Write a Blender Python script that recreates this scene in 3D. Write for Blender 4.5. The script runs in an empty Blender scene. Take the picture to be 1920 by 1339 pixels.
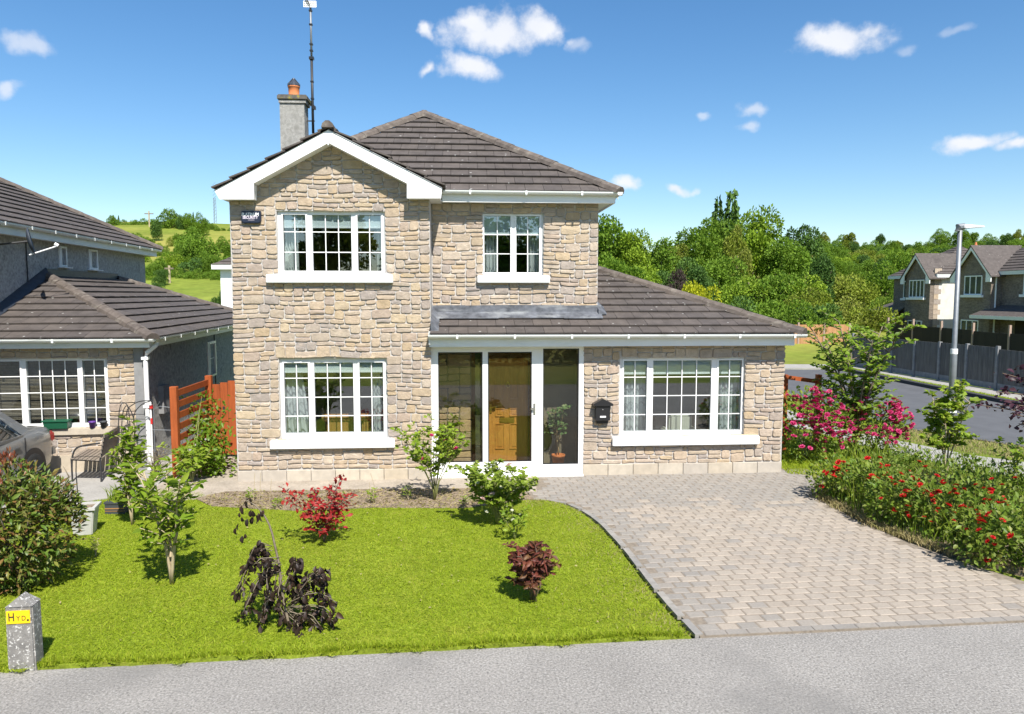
import bpy, math, random
import numpy as np
from mathutils import Vector, Matrix, Quaternion
from math import radians as R, sin, cos, pi, atan2, sqrt
random.seed(11)
S = bpy.context.scene
COL = S.collection
# ------------------------------------------------------------------ camera, world, sun, exposure
CAM_Z, FPX, YAW, PITCH = 3.3, 1400.0, 3.68, 4.78
cd = bpy.data.cameras.new('camera')
cam = bpy.data.objects.new('camera', cd); COL.objects.link(cam)
cam.location = (0, 0, CAM_Z); cam.rotation_euler = (R(90-PITCH), 0, R(-YAW))
cd.sensor_width = 36; cd.lens = 36*FPX/1920; cd.clip_start = .05; cd.clip_end = 6000
S.camera = cam
S.view_settings.view_transform = 'Standard'; S.view_settings.look = 'None'
S.view_settings.exposure = 0.85; S.view_settings.gamma = 1; S.view_settings.use_curve_mapping = False
S.render.engine = 'CYCLES'
S.cycles.use_denoising = True
try:
    S.cycles.denoiser = 'OPENIMAGEDENOISE'; S.cycles.denoising_prefilter = 'ACCURATE'
except Exception: pass
S.cycles.max_bounces = 8; S.cycles.diffuse_bounces = 3; S.cycles.glossy_bounces = 3
S.cycles.transparent_max_bounces = 12; S.cycles.transmission_bounces = 4; S.cycles.caustics_reflective = False
S.cycles.use_adaptive_sampling = True; S.cycles.adaptive_threshold = .015

_psi, _th = R(YAW), R(PITCH)
_f = Vector((sin(_psi)*cos(_th), cos(_psi)*cos(_th), -sin(_th)))
_r = Vector((cos(_psi), -sin(_psi), 0)); _u = _r.cross(_f)
def ray(px, py): return _f*FPX + _r*(px-960) + _u*(669.5-py)
def W(px, py, Y):                      # point of the survey photograph on the vertical plane y = Y  -> (x, z)
    d = ray(px, py); t = Y/d.y; return d.x*t, CAM_Z + d.z*t
def G(px, py, z=0.):                   # point on the level z -> (x, y)
    d = ray(px, py); t = (z-CAM_Z)/d.z; return d.x*t, d.y*t
def V3(px, py, Y):
    x, z = W(px, py, Y); return Vector((x, Y, z))
def pxarea(co):                        # rough size in the picture of a piece
    d = (Vector(co)-Vector((0, 0, CAM_Z))).length; return 1/(d*d)

LIGHT = Vector((-.30, 1, -1.30)).normalized()
sl = bpy.data.lights.new('sun', 'SUN'); sun = bpy.data.objects.new('sun', sl); COL.objects.link(sun)
sl.energy = 4.6; sl.angle = R(.53); sl.color = (1, .955, .88)
sun.rotation_euler = LIGHT.to_track_quat('-Z', 'Y').to_euler(); sun.location = (10, -20, 30)
SUN_EL = math.asin(-LIGHT.z); SUN_AZ = atan2(-LIGHT.x, -LIGHT.y)

wd = bpy.data.worlds.new('World'); S.world = wd; wd.use_nodes = True
wn = wd.node_tree; wn.nodes.clear()
def wN(t, **k):
    n = wn.nodes.new(t)
    for a, b in k.items(): setattr(n, a, b)
    return n
def wL(a, b): wn.links.new(a, b)
def wMath(op, a, b=None, c=None, clamp=False):
    n = wN('ShaderNodeMath', operation=op, use_clamp=clamp)
    for i, v in enumerate((a, b, c)):
        if v is None: continue
        if isinstance(v, (int, float)): n.inputs[i].default_value = v
        else: wL(v, n.inputs[i])
    return n.outputs[0]
sky = wN('ShaderNodeTexSky', sky_type='NISHITA', sun_disc=False, sun_elevation=SUN_EL, sun_rotation=SUN_AZ)
sky.altitude = 100; sky.air_density = 1.0; sky.dust_density = .4; sky.ozone_density = 2.0
tc = wN('ShaderNodeTexCoord'); sp = wN('ShaderNodeSeparateXYZ'); wL(tc.outputs['Generated'], sp.inputs[0])
az = wMath('ARCTAN2', sp.outputs[0], sp.outputs[1]); el = wMath('ARCSINE', sp.outputs[2])
cxy = wN('ShaderNodeCombineXYZ'); wL(az, cxy.inputs[0]); wL(el, cxy.inputs[1])
nz = wN('ShaderNodeTexNoise'); wL(cxy.outputs[0], nz.inputs['Vector'])
nz.inputs['Scale'].default_value = 22; nz.inputs['Detail'].default_value = 9; nz.inputs['Roughness'].default_value = .62
nz2 = wN('ShaderNodeTexNoise'); wL(cxy.outputs[0], nz2.inputs['Vector'])
nz2.inputs['Scale'].default_value = 11; nz2.inputs['Detail'].default_value = 3
nv = wMath('SUBTRACT', nz.outputs[0], .5)
# small fair-weather clouds: (px, py, half width, half height, strength) as seen in the survey photograph, plus more round the horizon
CL = [(935,60,118,34,1.1),(890,45,60,24,1),(1000,52,48,30,1),(885,130,68,26,1.1),(1565,75,74,30,1.15),(1600,62,42,26,1),
      (1815,264,52,17,1),(1885,266,42,13,.85),(1400,210,40,13,.62),(1395,242,22,11,.55),(1320,218,17,10,.5),(1178,349,36,14,.95),(1272,348,29,11,.9),
      (42,77,40,18,.62),(8,160,26,15,.7),(1090,82,24,14,.42),(800,60,18,16,.35),(797,130,18,13,.32),(1700,95,24,12,.3),(1785,62,26,9,.28)]
blobs = []
nw_ = wN('ShaderNodeTexNoise'); wL(cxy.outputs[0], nw_.inputs['Vector']); nw_.inputs['Scale'].default_value = 15; nw_.inputs['Detail'].default_value = 4
sw_ = wN('ShaderNodeSeparateColor'); wL(nw_.outputs['Color'], sw_.inputs[0]); az0, el0 = az, el
az = wMath('MULTIPLY_ADD', wMath('SUBTRACT', sw_.outputs[0], .5), .075, az0); el = wMath('MULTIPLY_ADD', wMath('SUBTRACT', sw_.outputs[1], .5), .045, el0)
for (px, py, hw, hh, s) in CL:
    d = ray(px, py).normalized()
    blobs.append((atan2(d.x, d.y), math.asin(d.z), hw/1400, hh/1400, s))
for a, e, w, h, s in [(1.3,.2,.12,.03,1),(2.1,.35,.16,.05,1),(-1.2,.25,.14,.04,1),(-2.2,.3,.15,.05,1),(2.9,.22,.2,.05,1),(-2.75,.5,.12,.05,.9)]:
    blobs.append((a, e, w, h, s))
acc = None; amp = None
for (a, e, w, h, s) in blobs:
    da = wMath('MULTIPLY', wMath('SUBTRACT', az, a), 1/w); de = wMath('MULTIPLY', wMath('SUBTRACT', el, e), 1/h)
    r2 = wMath('ADD', wMath('MULTIPLY', da, da), wMath('MULTIPLY', de, de))
    v = wMath('SUBTRACT', 1.0, wMath('SQRT', r2))
    am = wMath('MULTIPLY', wMath('MULTIPLY', wMath('ADD', v, .45), 4, clamp=True), min(s, 1.))
    acc = v if acc is None else wMath('MAXIMUM', acc, v)
    amp = am if amp is None else wMath('MAXIMUM', amp, am)
dens = wMath('MULTIPLY_ADD', nv, 1.9, wMath('ADD', acc, .02))
ms_ = wN('ShaderNodeMapRange', interpolation_type='SMOOTHSTEP'); wL(dens, ms_.inputs[0]); ms_.inputs[1].default_value = -.10; ms_.inputs[2].default_value = .78
mask = wMath('MULTIPLY', wMath('MULTIPLY', ms_.outputs[0], amp), .96)
hue = wN('ShaderNodeHueSaturation'); wL(sky.outputs[0], hue.inputs['Color']); hue.inputs['Saturation'].default_value = 1.27
cw = wN('ShaderNodeMix', data_type='RGBA'); wL(wMath('MULTIPLY', nz2.outputs[0], 1.0), cw.inputs[0])
cw.inputs[6].default_value = (4.9, 5.2, 5.8, 1); cw.inputs[7].default_value = (6.9, 6.9, 7.1, 1)
mx = wN('ShaderNodeMix', data_type='RGBA'); wL(mask, mx.inputs[0]); wL(hue.outputs[0], mx.inputs[6]); wL(cw.outputs[2], mx.inputs[7])
bg = wN('ShaderNodeBackground'); bg.inputs[1].default_value = .089; wL(mx.outputs[2], bg.inputs[0])
wo = wN('ShaderNodeOutputWorld'); wL(bg.outputs[0], wo.inputs[0])
wd.cycles.sampling_method = 'MANUAL'; wd.cycles.sample_map_resolution = 512

# ------------------------------------------------------------------ materials
def c3(c): return (c[0], c[1], c[2], 1) if len(c) == 3 else c
def mat(name, cols, rough=.6, spec=.35, metal=0., noise=None, noise2=None, bump=None, bump2=None, stain=None, spots=None, tl=0., wave=None, coat=0., tint=True, rv=None):
    m = bpy.data.materials.new(name); m.use_nodes = True
    nt = m.node_tree; N = nt.nodes; N.clear(); L = nt.links.new
    out = N.new('ShaderNodeOutputMaterial'); b = N.new('ShaderNodeBsdfPrincipled'); L(b.outputs[0], out.inputs[0])
    b.inputs['Roughness'].default_value = rough; b.inputs['Metallic'].default_value = metal
    b.inputs['Specular IOR Level'].default_value = spec
    if coat: b.inputs['Coat Weight'].default_value = coat
    geo = N.new('ShaderNodeNewGeometry')
    if not isinstance(cols, list): cols = [cols]
    if len(cols) == 1:
        rgb = N.new('ShaderNodeRGB'); rgb.outputs[0].default_value = c3(cols[0]); col = rgb.outputs[0]
    else:
        at = N.new('ShaderNodeAttribute'); at.attribute_name = 'tint'
        oi = N.new('ShaderNodeObjectInfo')
        ad = N.new('ShaderNodeMath'); ad.operation = 'ADD'; L(at.outputs['Fac'], ad.inputs[0]); L(oi.outputs['Random'], ad.inputs[1])
        fr = N.new('ShaderNodeMath'); fr.operation = 'FRACT'; L(ad.outputs[0] if tint else at.outputs['Fac'], fr.inputs[0])
        rp = N.new('ShaderNodeValToRGB'); L(fr.outputs[0], rp.inputs[0])
        e = rp.color_ramp.elements
        while len(e) < len(cols): e.new(.5)
        for i, c in enumerate(cols): e[i].position = i/(len(cols)-1); e[i].color = c3(c)
        col = rp.outputs[0]
    def tex(scale, detail=4, rough_=.55, kind='ShaderNodeTexNoise'):
        t = N.new(kind); L(geo.outputs['Position'], t.inputs['Vector'])
        if isinstance(scale, tuple):
            mp = N.new('ShaderNodeMapping'); mp.inputs['Scale'].default_value = scale
            L(geo.outputs['Position'], mp.inputs[0]); L(mp.outputs[0], t.inputs['Vector']); t.inputs['Scale'].default_value = 1
        else: t.inputs['Scale'].default_value = scale
        if kind == 'ShaderNodeTexNoise': t.inputs['Detail'].default_value = detail; t.inputs['Roughness'].default_value = rough_
        return t
    for nn in (noise, noise2):
        if nn is None: continue
        t = tex(nn[0]); mr = N.new('ShaderNodeMapRange'); L(t.outputs[0], mr.inputs[0])
        mr.inputs[1].default_value = .3; mr.inputs[2].default_value = .7; mr.inputs[3].default_value = nn[1]; mr.inputs[4].default_value = nn[2]
        vm = N.new('ShaderNodeVectorMath'); vm.operation = 'SCALE'; L(col, vm.inputs[0]); L(mr.outputs[0], vm.inputs['Scale']); col = vm.outputs[0]
    if stain:
        for st in (stain if isinstance(stain, list) else [stain]):
            t = tex(st[0], 5); mr = N.new('ShaderNodeMapRange'); L(t.outputs[0], mr.inputs[0])
            mr.inputs[1].default_value = st[2]; mr.inputs[2].default_value = st[3]; mr.inputs[4].default_value = st[4]
            x = N.new('ShaderNodeMix'); x.data_type = 'RGBA'; L(mr.outputs[0], x.inputs[0]); L(col, x.inputs[6]); x.inputs[7].default_value = c3(st[1]); col = x.outputs[2]
    if spots:
        t = tex(spots[0], kind='ShaderNodeTexVoronoi'); t.inputs['Randomness'].default_value = 1
        wn_ = N.new('ShaderNodeMath'); wn_.operation = 'LESS_THAN'; L(t.outputs['Distance'], wn_.inputs[0])
        sepc = N.new('ShaderNodeSeparateColor'); L(t.outputs['Color'], sepc.inputs[0])
        th = N.new('ShaderNodeMath'); th.operation = 'MULTIPLY'; L(sepc.outputs[0], th.inputs[0]); th.inputs[1].default_value = spots[2]
        th2 = N.new('ShaderNodeMath'); th2.operation = 'SUBTRACT'; L(th.outputs[0], th2.inputs[0]); th2.inputs[1].default_value = spots[3]
        L(th2.outputs[0], wn_.inputs[1])
        x = N.new('ShaderNodeMix'); x.data_type = 'RGBA'; L(wn_.outputs[0], x.inputs[0]); L(col, x.inputs[6]); x.inputs[7].default_value = c3(spots[1]); col = x.outputs[2]
    L(col, b.inputs['Base Color'])
    last = None
    for bb in (bump, bump2):
        if bb is None: continue
        t = tex(bb[0], 6, .6); bp = N.new('ShaderNodeBump'); bp.inputs['Strength'].default_value = bb[1]; bp.inputs['Distance'].default_value = bb[2] if len(bb) > 2 else .01
        L(t.outputs[0], bp.inputs['Height'])
        if last: L(last, bp.inputs['Normal'])
        last = bp.outputs[0]
    if last: L(last, b.inputs['Normal'])
    if tl:
        tr = N.new('ShaderNodeBsdfTranslucent'); L(col, tr.inputs[0]); ms = N.new('ShaderNodeMixShader'); ms.inputs[0].default_value = tl
        L(b.outputs[0], ms.inputs[1]); L(tr.outputs[0], ms.inputs[2]); L(ms.outputs[0], out.inputs[0])
    return m
def glass_mat(name, tint=(.86, .9, .9), refl=1.7, base=.045):
    m = bpy.data.materials.new(name); m.use_nodes = True; nt = m.node_tree; N = nt.nodes; N.clear(); L = nt.links.new
    out = N.new('ShaderNodeOutputMaterial'); tr = N.new('ShaderNodeBsdfTransparent'); tr.inputs[0].default_value = c3(tint)
    gl = N.new('ShaderNodeBsdfGlossy'); gl.inputs['Roughness'].default_value = .0; gl.inputs[0].default_value = (.95, .97, 1, 1)
    lw = N.new('ShaderNodeLayerWeight'); lw.inputs[0].default_value = .5
    pw_ = N.new('ShaderNodeMath'); pw_.operation = 'POWER'; L(lw.outputs['Facing'], pw_.inputs[0]); pw_.inputs[1].default_value = 5
    fr = N.new('ShaderNodeMath'); fr.operation = 'MULTIPLY_ADD'; L(pw_.outputs[0], fr.inputs[0]); fr.inputs[1].default_value = .96; fr.inputs[2].default_value = .042
    ma = N.new('ShaderNodeMath'); ma.operation = 'MULTIPLY_ADD'; ma.inputs[1].default_value = refl; ma.inputs[2].default_value = base; ma.use_clamp = True
    L(fr.outputs[0], ma.inputs[0]); ms = N.new('ShaderNodeMixShader'); L(ma.outputs[0], ms.inputs[0]); L(tr.outputs[0], ms.inputs[1]); L(gl.outputs[0], ms.inputs[2]); L(ms.outputs[0], out.inputs[0])
    return m

STONES = [(0.417,0.330,0.240),(0.453,0.370,0.282),(0.380,0.317,0.258),(0.480,0.383,0.263),(0.352,0.303,0.268),(0.443,0.343,0.227),(0.488,0.411,0.328),(0.398,0.312,0.245),(0.327,0.286,0.258),(0.461,0.366,0.273),(0.424,0.322,0.210)]
M = dict(
 stone=mat('stone_facing', STONES, .85, .15, noise=(9, .82, 1.12), noise2=(55, .88, 1.1), bump=(28, .5, .02), bump2=(140, .35, .006), stain=(6, (.48,.33,.17), .60, .78, .5)),
 mortar=mat('grey_mortar', (.47,.445,.42), .95, .1, noise=(30, .85, 1.1), bump=(90, .3)),
 plinth=mat('cast_plinth', [(.44,.38,.30),(.50,.44,.35),(.42,.38,.33),(.47,.40,.30)], .9, .15, noise=(8, .88, 1.08), bump=(60, .2)),
 tile=mat('roof_tile', [(.092,.078,.070),(.102,.087,.078),(.086,.074,.068),(.110,.093,.082),(.096,.082,.075)], .78, .25, noise=(5, .8, 1.15), noise2=(70, .85, 1.12), bump=(120, .25), spots=(7, (.33,.32,.30), .30, .13), stain=(1.1, (.055,.046,.042), .58, .74, .6)),
 roofbase=mat('roof_underlay', (.045,.04,.037), .9, .1),
 ridge=mat('ridge_tile', [(.12,.10,.085),(.14,.115,.098),(.105,.088,.077)], .82, .2, noise=(9, .75, 1.2), bump=(90, .3), spots=(7, (.40,.39,.35), .16, .115), stain=(6, (.24,.215,.18), .55, .68, .6)),
 upvc=mat('white_upvc', (.82,.82,.81), .32, .45, noise=(3, .97, 1.02)),
 fascia=mat('white_fascia', (.86,.86,.85), .4, .4, noise=(2.5, .95, 1.02), stain=((1.2,1,9), (.60,.60,.56), .62, .8, .35)),
 gutter=mat('white_gutter', (.72,.74,.72), .38, .4, stain=((3,3,14), (.34,.36,.30), .6, .72, .5)),
 sill=mat('painted_sill', (.84,.84,.83), .55, .3, noise=(6, .95, 1.02), stain=(5, (.66,.64,.58), .64, .75, .35)),
 glass=glass_mat('window_glass'), glass_porch=glass_mat('porch_glass', (.88,.87,.80), .95, .01),
 lead=mat('lead_flashing', (.115,.122,.138), .7, .3, noise=(7, .5, 1.35), bump=(14, .5, .02), stain=((2,2,7), (.27,.28,.285), .54, .66, .7)),
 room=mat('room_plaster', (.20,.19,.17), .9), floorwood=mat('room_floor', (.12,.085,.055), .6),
 blind=mat('roller_blind', (.62,.66,.66), .8), curtain=mat('white_curtain', (.86,.87,.85), .85, .2, tl=.35, noise=((8,8,3), .93, 1.04)),
 oak=mat('varnished_oak', [(.46,.235,.06),(.50,.26,.07)], .4, .4, noise=((45,45,4), .82, 1.12), coat=.2), brass=mat('brass', (.62,.45,.12), .3, .5, .9),
 render_g=mat('roughcast_render', (.42,.415,.395), .95, .1, noise=(16, .62, 1.2), noise2=(90, .7, 1.25), bump=(75, .9, .015), stain=(5, (.13,.13,.13), .58, .72, .55)),
 render_l=mat('pale_render', (.40,.39,.36), .95, .1, noise=(20, .75, 1.1), bump=(80, .6, .01), stain=(9, (.23,.22,.19), .55, .68, .5)),
 chimney=mat('chimney_render', (.36,.35,.325), .95, .1, noise=(14, .7, 1.15), noise2=(60, .7, 1.2), bump=(60, .9, .015), stain=(7, (.17,.165,.15), .56, .68, .6)),
 concrete=mat('weathered_concrete', (.225,.215,.20), .92, .15, noise=(14, .72, 1.15), bump=(70, .5), stain=[(42, (.56,.55,.52), .58, .62, .9), (10, (.16,.15,.125), .6, .72, .5)]),
 capstone=mat('mossy_cap', (.13,.12,.105), .9, .1, noise=(12, .7, 1.2), bump=(40, .5), stain=(9, (.30,.26,.05), .54, .62, .8)),
 terracotta=mat('terracotta', (.52,.185,.075), .75, .2, noise=(14, .85, 1.1)), cowl=mat('blue_grey_cowl', (.075,.085,.105), .4, .5, .4),
 steel=mat('galvanised_steel', (.22,.235,.25), .5, .5, .4, noise=(6, .85, 1.1)), darkmetal=mat('dark_metal', (.035,.035,.037), .5, .4),
 black=mat('black_plastic', (.018,.018,.02), .35, .45), white=mat('white_paint', (.8,.8,.8), .5), red=mat('red_plastic', (.55,.03,.03), .4),
 yellow=mat('yellow_plate', (.80,.52,.01), .45, .4, stain=(30, (.60,.36,.02), .66, .74, .5)), ink=mat('black_ink', (.03,.025,.02), .6),
 navy=mat('navy_plastic', (.018,.024,.045), .4, .4), lilac=mat('pale_lilac_print', (.62,.56,.64), .6),
 orange=mat('orange_stained_timber', [(.30,.072,.020),(.35,.085,.024),(.265,.062,.018)], .65, .25, noise=((26,26,3), .8, 1.15), stain=(8, (.20,.05,.02), .62, .74, .5)),
 greyboard=mat('grey_timber', [(.128,.122,.115),(.15,.142,.134),(.112,.107,.102)], .85, .15, noise=((14,14,2), .75, 1.2)),
 darkboard=mat('dark_timber', [(.035,.03,.027),(.045,.038,.033)], .85, .15), paleboard=mat('larch_timber', [(.40,.21,.10),(.46,.25,.125),(.36,.19,.09)], .8, .15, noise=((12,12,2), .85, 1.1)),
 post=mat('pinkish_post', (.36,.26,.215), .9, .1), cpost=mat('concrete_post', (.25,.25,.25), .9, .1, noise=(6, .8, 1.1)),
 paver=mat('block_paver', [(.262,.24,.212),(.28,.253,.22),(.248,.229,.205),(.29,.258,.222),(.315,.273,.227),(.335,.29,.24),(.345,.298,.245),(.323,.277,.227),(.353,.302,.248)], .9, .15, noise=(3, .93, 1.05), noise2=(40, .9, 1.07), bump=(90, .3), tint=False, stain=(1.4, (.25,.235,.215), .56, .74, .55)),
 joint=mat('paver_joint', (.225,.19,.15), .95, .1, noise=(20, .75, 1.2)),
 kerb=mat('pale_kerb', [(.26,.245,.225),(.30,.28,.25),(.24,.23,.215)], .9, .15, noise=(10, .8, 1.1)), darkkerb=mat('dark_kerb', (.05,.05,.05), .9),
 asphalt=mat('grey_asphalt', (.262,.247,.226), .92, .2, noise=(1.2, .9, 1.08), noise2=(48, .62, 1.4), bump=(70, .8, .012), bump2=(18, .25, .01), stain=[(52, (.40,.385,.36), .58, .63, .8), (40, (.125,.12,.112), .60, .66, .75), (.55, (.19,.182,.17), .54, .68, .6)]),
 tarmac=mat('smooth_tarmac', (.105,.107,.112), .9, .2, noise=(2, .9, 1.1)), path=mat('concrete_path', (.34,.325,.30), .95, .1, noise=(2.4, .86, 1.1), noise2=(35, .85, 1.1), bump=(40, .3)),
 sandpath=mat('dusty_path', (.37,.32,.26), .95, .1, noise=(3, .8, 1.12), noise2=(30, .8, 1.15), bump=(30, .5)),
 soil=mat('dry_soil', (.25,.195,.14), .95, .1, noise=(7, .6, 1.3), noise2=(45, .6, 1.4), bump=(30, 1, .03), stain=(12, (.38,.32,.24), .58, .7, .6)),
 lawnbase=mat('lawn_turf', (.195,.245,.024), .95, .1, noise=(1.3, .8, 1.15), noise2=(40, .6, 1.25), stain=(2.2, (.25,.25,.04), .56, .72, .7)),
 bark=mat('grey_brown_bark', (.20,.165,.12), .9, .1, noise=(25, .7, 1.2)), stem=mat('green_stem', (.20,.21,.07), .7), darkstem=mat('brown_stem', (.14,.10,.07), .8), palestem=mat('pale_stem', (.42,.34,.22), .8),
 carpaint=mat('silver_car_paint', (.225,.228,.226), .3, .5, .55, coat=.6), carglass=glass_mat('car_glass', (.35,.4,.42), 1.6, .06), tyre=mat('tyre_rubber', (.02,.02,.02), .8),
 tail=mat('tail_lamp', (.35,.02,.02), .25), chrome=mat('bright_trim', (.7,.7,.7), .15, .5, 1.), alloy=mat('alloy_wheel', (.45,.45,.46), .35, .5, .8),
 pot_w=mat('pale_pot', (.46,.455,.43), .6, noise=(5, .9, 1.05)), pot_g=mat('green_trough', (.015,.095,.05), .4), pot_p=mat('purple_pot', (.10,.035,.22), .45),
 band=mat('copper_band', (.35,.18,.07), .5), dark_pot=mat('charcoal_trough', (.05,.055,.06), .6), blindwood=mat('bamboo_slat', [(.30,.235,.165),(.26,.20,.14),(.34,.27,.195)], .7),
 sofa=mat('cream_leather', (.60,.57,.45), .6), orangecloth=mat('orange_throw', [(.55,.22,.05),(.60,.33,.12),(.48,.15,.04)], .8, noise=(40, .6, 1.3)), chairdark=mat('dark_cloth', (.05,.05,.055), .8),
 brownhouse=mat('brown_brick_face', (.20,.165,.135), .95, .1, noise=((6,6,14), .7, 1.3), noise2=((1.5,1.5,3), .85, 1.15)), whitewall=mat('white_dash', (.66,.64,.58), .95, .1, noise=(3, .9, 1.05), stain=(2.4, (.45,.40,.33), .6, .75, .5)),
 benchslat=mat('weathered_slat', [(.20,.165,.13),(.25,.21,.17),(.17,.14,.115)], .8, noise=((20,20,20), .8, 1.2)), twig=mat('dry_twig', (.13,.09,.06), .9),
)
def leafmat(name, cols, rough=.5, tl=.42, spec=.3): return mat(name, cols, rough, spec, tl=tl)
LM = dict(
 lime=leafmat('lime_leaf', [(.154,.253,.015),(.220,.319,.022),(.286,.380,.033),(.121,.209,.014),(.352,.396,.055)]),
 mag=leafmat('glossy_yellow_green_leaf', [(.140,.232,.015),(.205,.302,.024),(.097,.173,.014),(.313,.367,.049),(.173,.270,.018)], .62, .42, .10),
 photinia=leafmat('photinia_leaf', [(.06,.115,.014),(.10,.165,.022),(.15,.20,.03),(.08,.14,.018),(.20,.09,.038),(.07,.125,.016),(.17,.20,.035),(.19,.11,.035),(.09,.15,.02)], .42, .2, .3),
 redtip=leafmat('red_new_leaf', [(.24,.05,.03),(.20,.07,.03),(.28,.08,.045),(.16,.09,.03)], .35, .3),
 wilt=leafmat('dark_wilted_leaf', [(.022,.014,.011),(.034,.020,.014),(.015,.011,.010),(.055,.030,.018)], .5, .05, .3),
 maple=leafmat('crimson_leaf', [(.33,.022,.022),(.42,.035,.03),(.24,.015,.02),(.48,.06,.045)], .5, .4),
 redw=leafmat('withered_red_leaf', [(.10,.03,.022),(.17,.045,.03),(.14,.07,.025),(.07,.025,.02),(.22,.07,.05)], .5, .2),
 hyd=leafmat('hydrangea_leaf', [(.168,.258,.022),(.246,.336,.034),(.302,.370,.056),(.134,.213,.022)], .45),
 rose=leafmat('rose_leaf', [(.106,.188,.021),(.163,.250,.027),(.237,.312,.044),(.088,.150,.016),(.300,.325,.069)], .45),
 climber=leafmat('climber_leaf', [(.12,.22,.016),(.17,.27,.022),(.09,.17,.013),(.24,.32,.03)], .4),
 indoor=leafmat('house_plant_leaf', [(.08,.18,.07),(.12,.23,.09),(.20,.28,.15)], .4, .2),
 young=leafmat('young_tree_leaf', [(.134,.233,.022),(.196,.307,.026),(.270,.374,.036),(.106,.187,.018)], .45),
 purple=leafmat('purple_leaf', [(.045,.018,.028),(.07,.025,.04),(.03,.014,.02),(.09,.04,.05)], .45, .25),
 straw=leafmat('dry_grass', [(.34,.27,.12),(.40,.33,.17),(.24,.24,.07)], .7, .3),
 pink=leafmat('pink_petal', [(.58,.03,.17),(.68,.07,.26),(.52,.02,.10),(.70,.14,.32)], .55, .35), red=leafmat('red_petal', [(.58,.012,.014),(.50,.01,.012),(.64,.035,.03)], .5, .25),
 palepink=leafmat('pale_pink_petal', [(.72,.45,.45),(.78,.60,.55),(.80,.74,.62)], .6, .35), white=leafmat('cream_petal', [(.75,.74,.55),(.80,.80,.68)], .6, .35),
 f1=leafmat('woodland_mid', [(.109,.203,.019),(.149,.258,.023),(.196,.312,.031),(.086,.164,.016),(.234,.352,.037)], .6, .35, .2),
 f2=leafmat('woodland_bright', [(.164,.265,.019),(.227,.336,.025),(.281,.390,.035),(.133,.227,.017)], .6, .3, .2),
 f3=leafmat('woodland_dark', [(.059,.125,.025),(.086,.164,.031),(.109,.196,.035),(.047,.102,.022)], .6, .2, .2),
 f4=leafmat('woodland_olive', [(.196,.258,.025),(.258,.312,.037),(.227,.242,.053),(.156,.218,.022)], .6, .28, .2),
 fy=leafmat('golden_conifer', [(.42,.43,.02),(.48,.49,.024),(.34,.38,.02)], .6, .25, .2), fp=leafmat('copper_beech', [(.045,.032,.028),(.06,.04,.036),(.032,.025,.024)], .6, .15, .2),
 grass=leafmat('grass_blade', [(0.255,0.362,0.020),(0.322,0.422,0.025),(0.384,0.468,0.033),(0.281,0.389,0.020),(0.454,0.488,0.059),(0.350,0.442,0.027)], .55, .5, .2),
)
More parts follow.
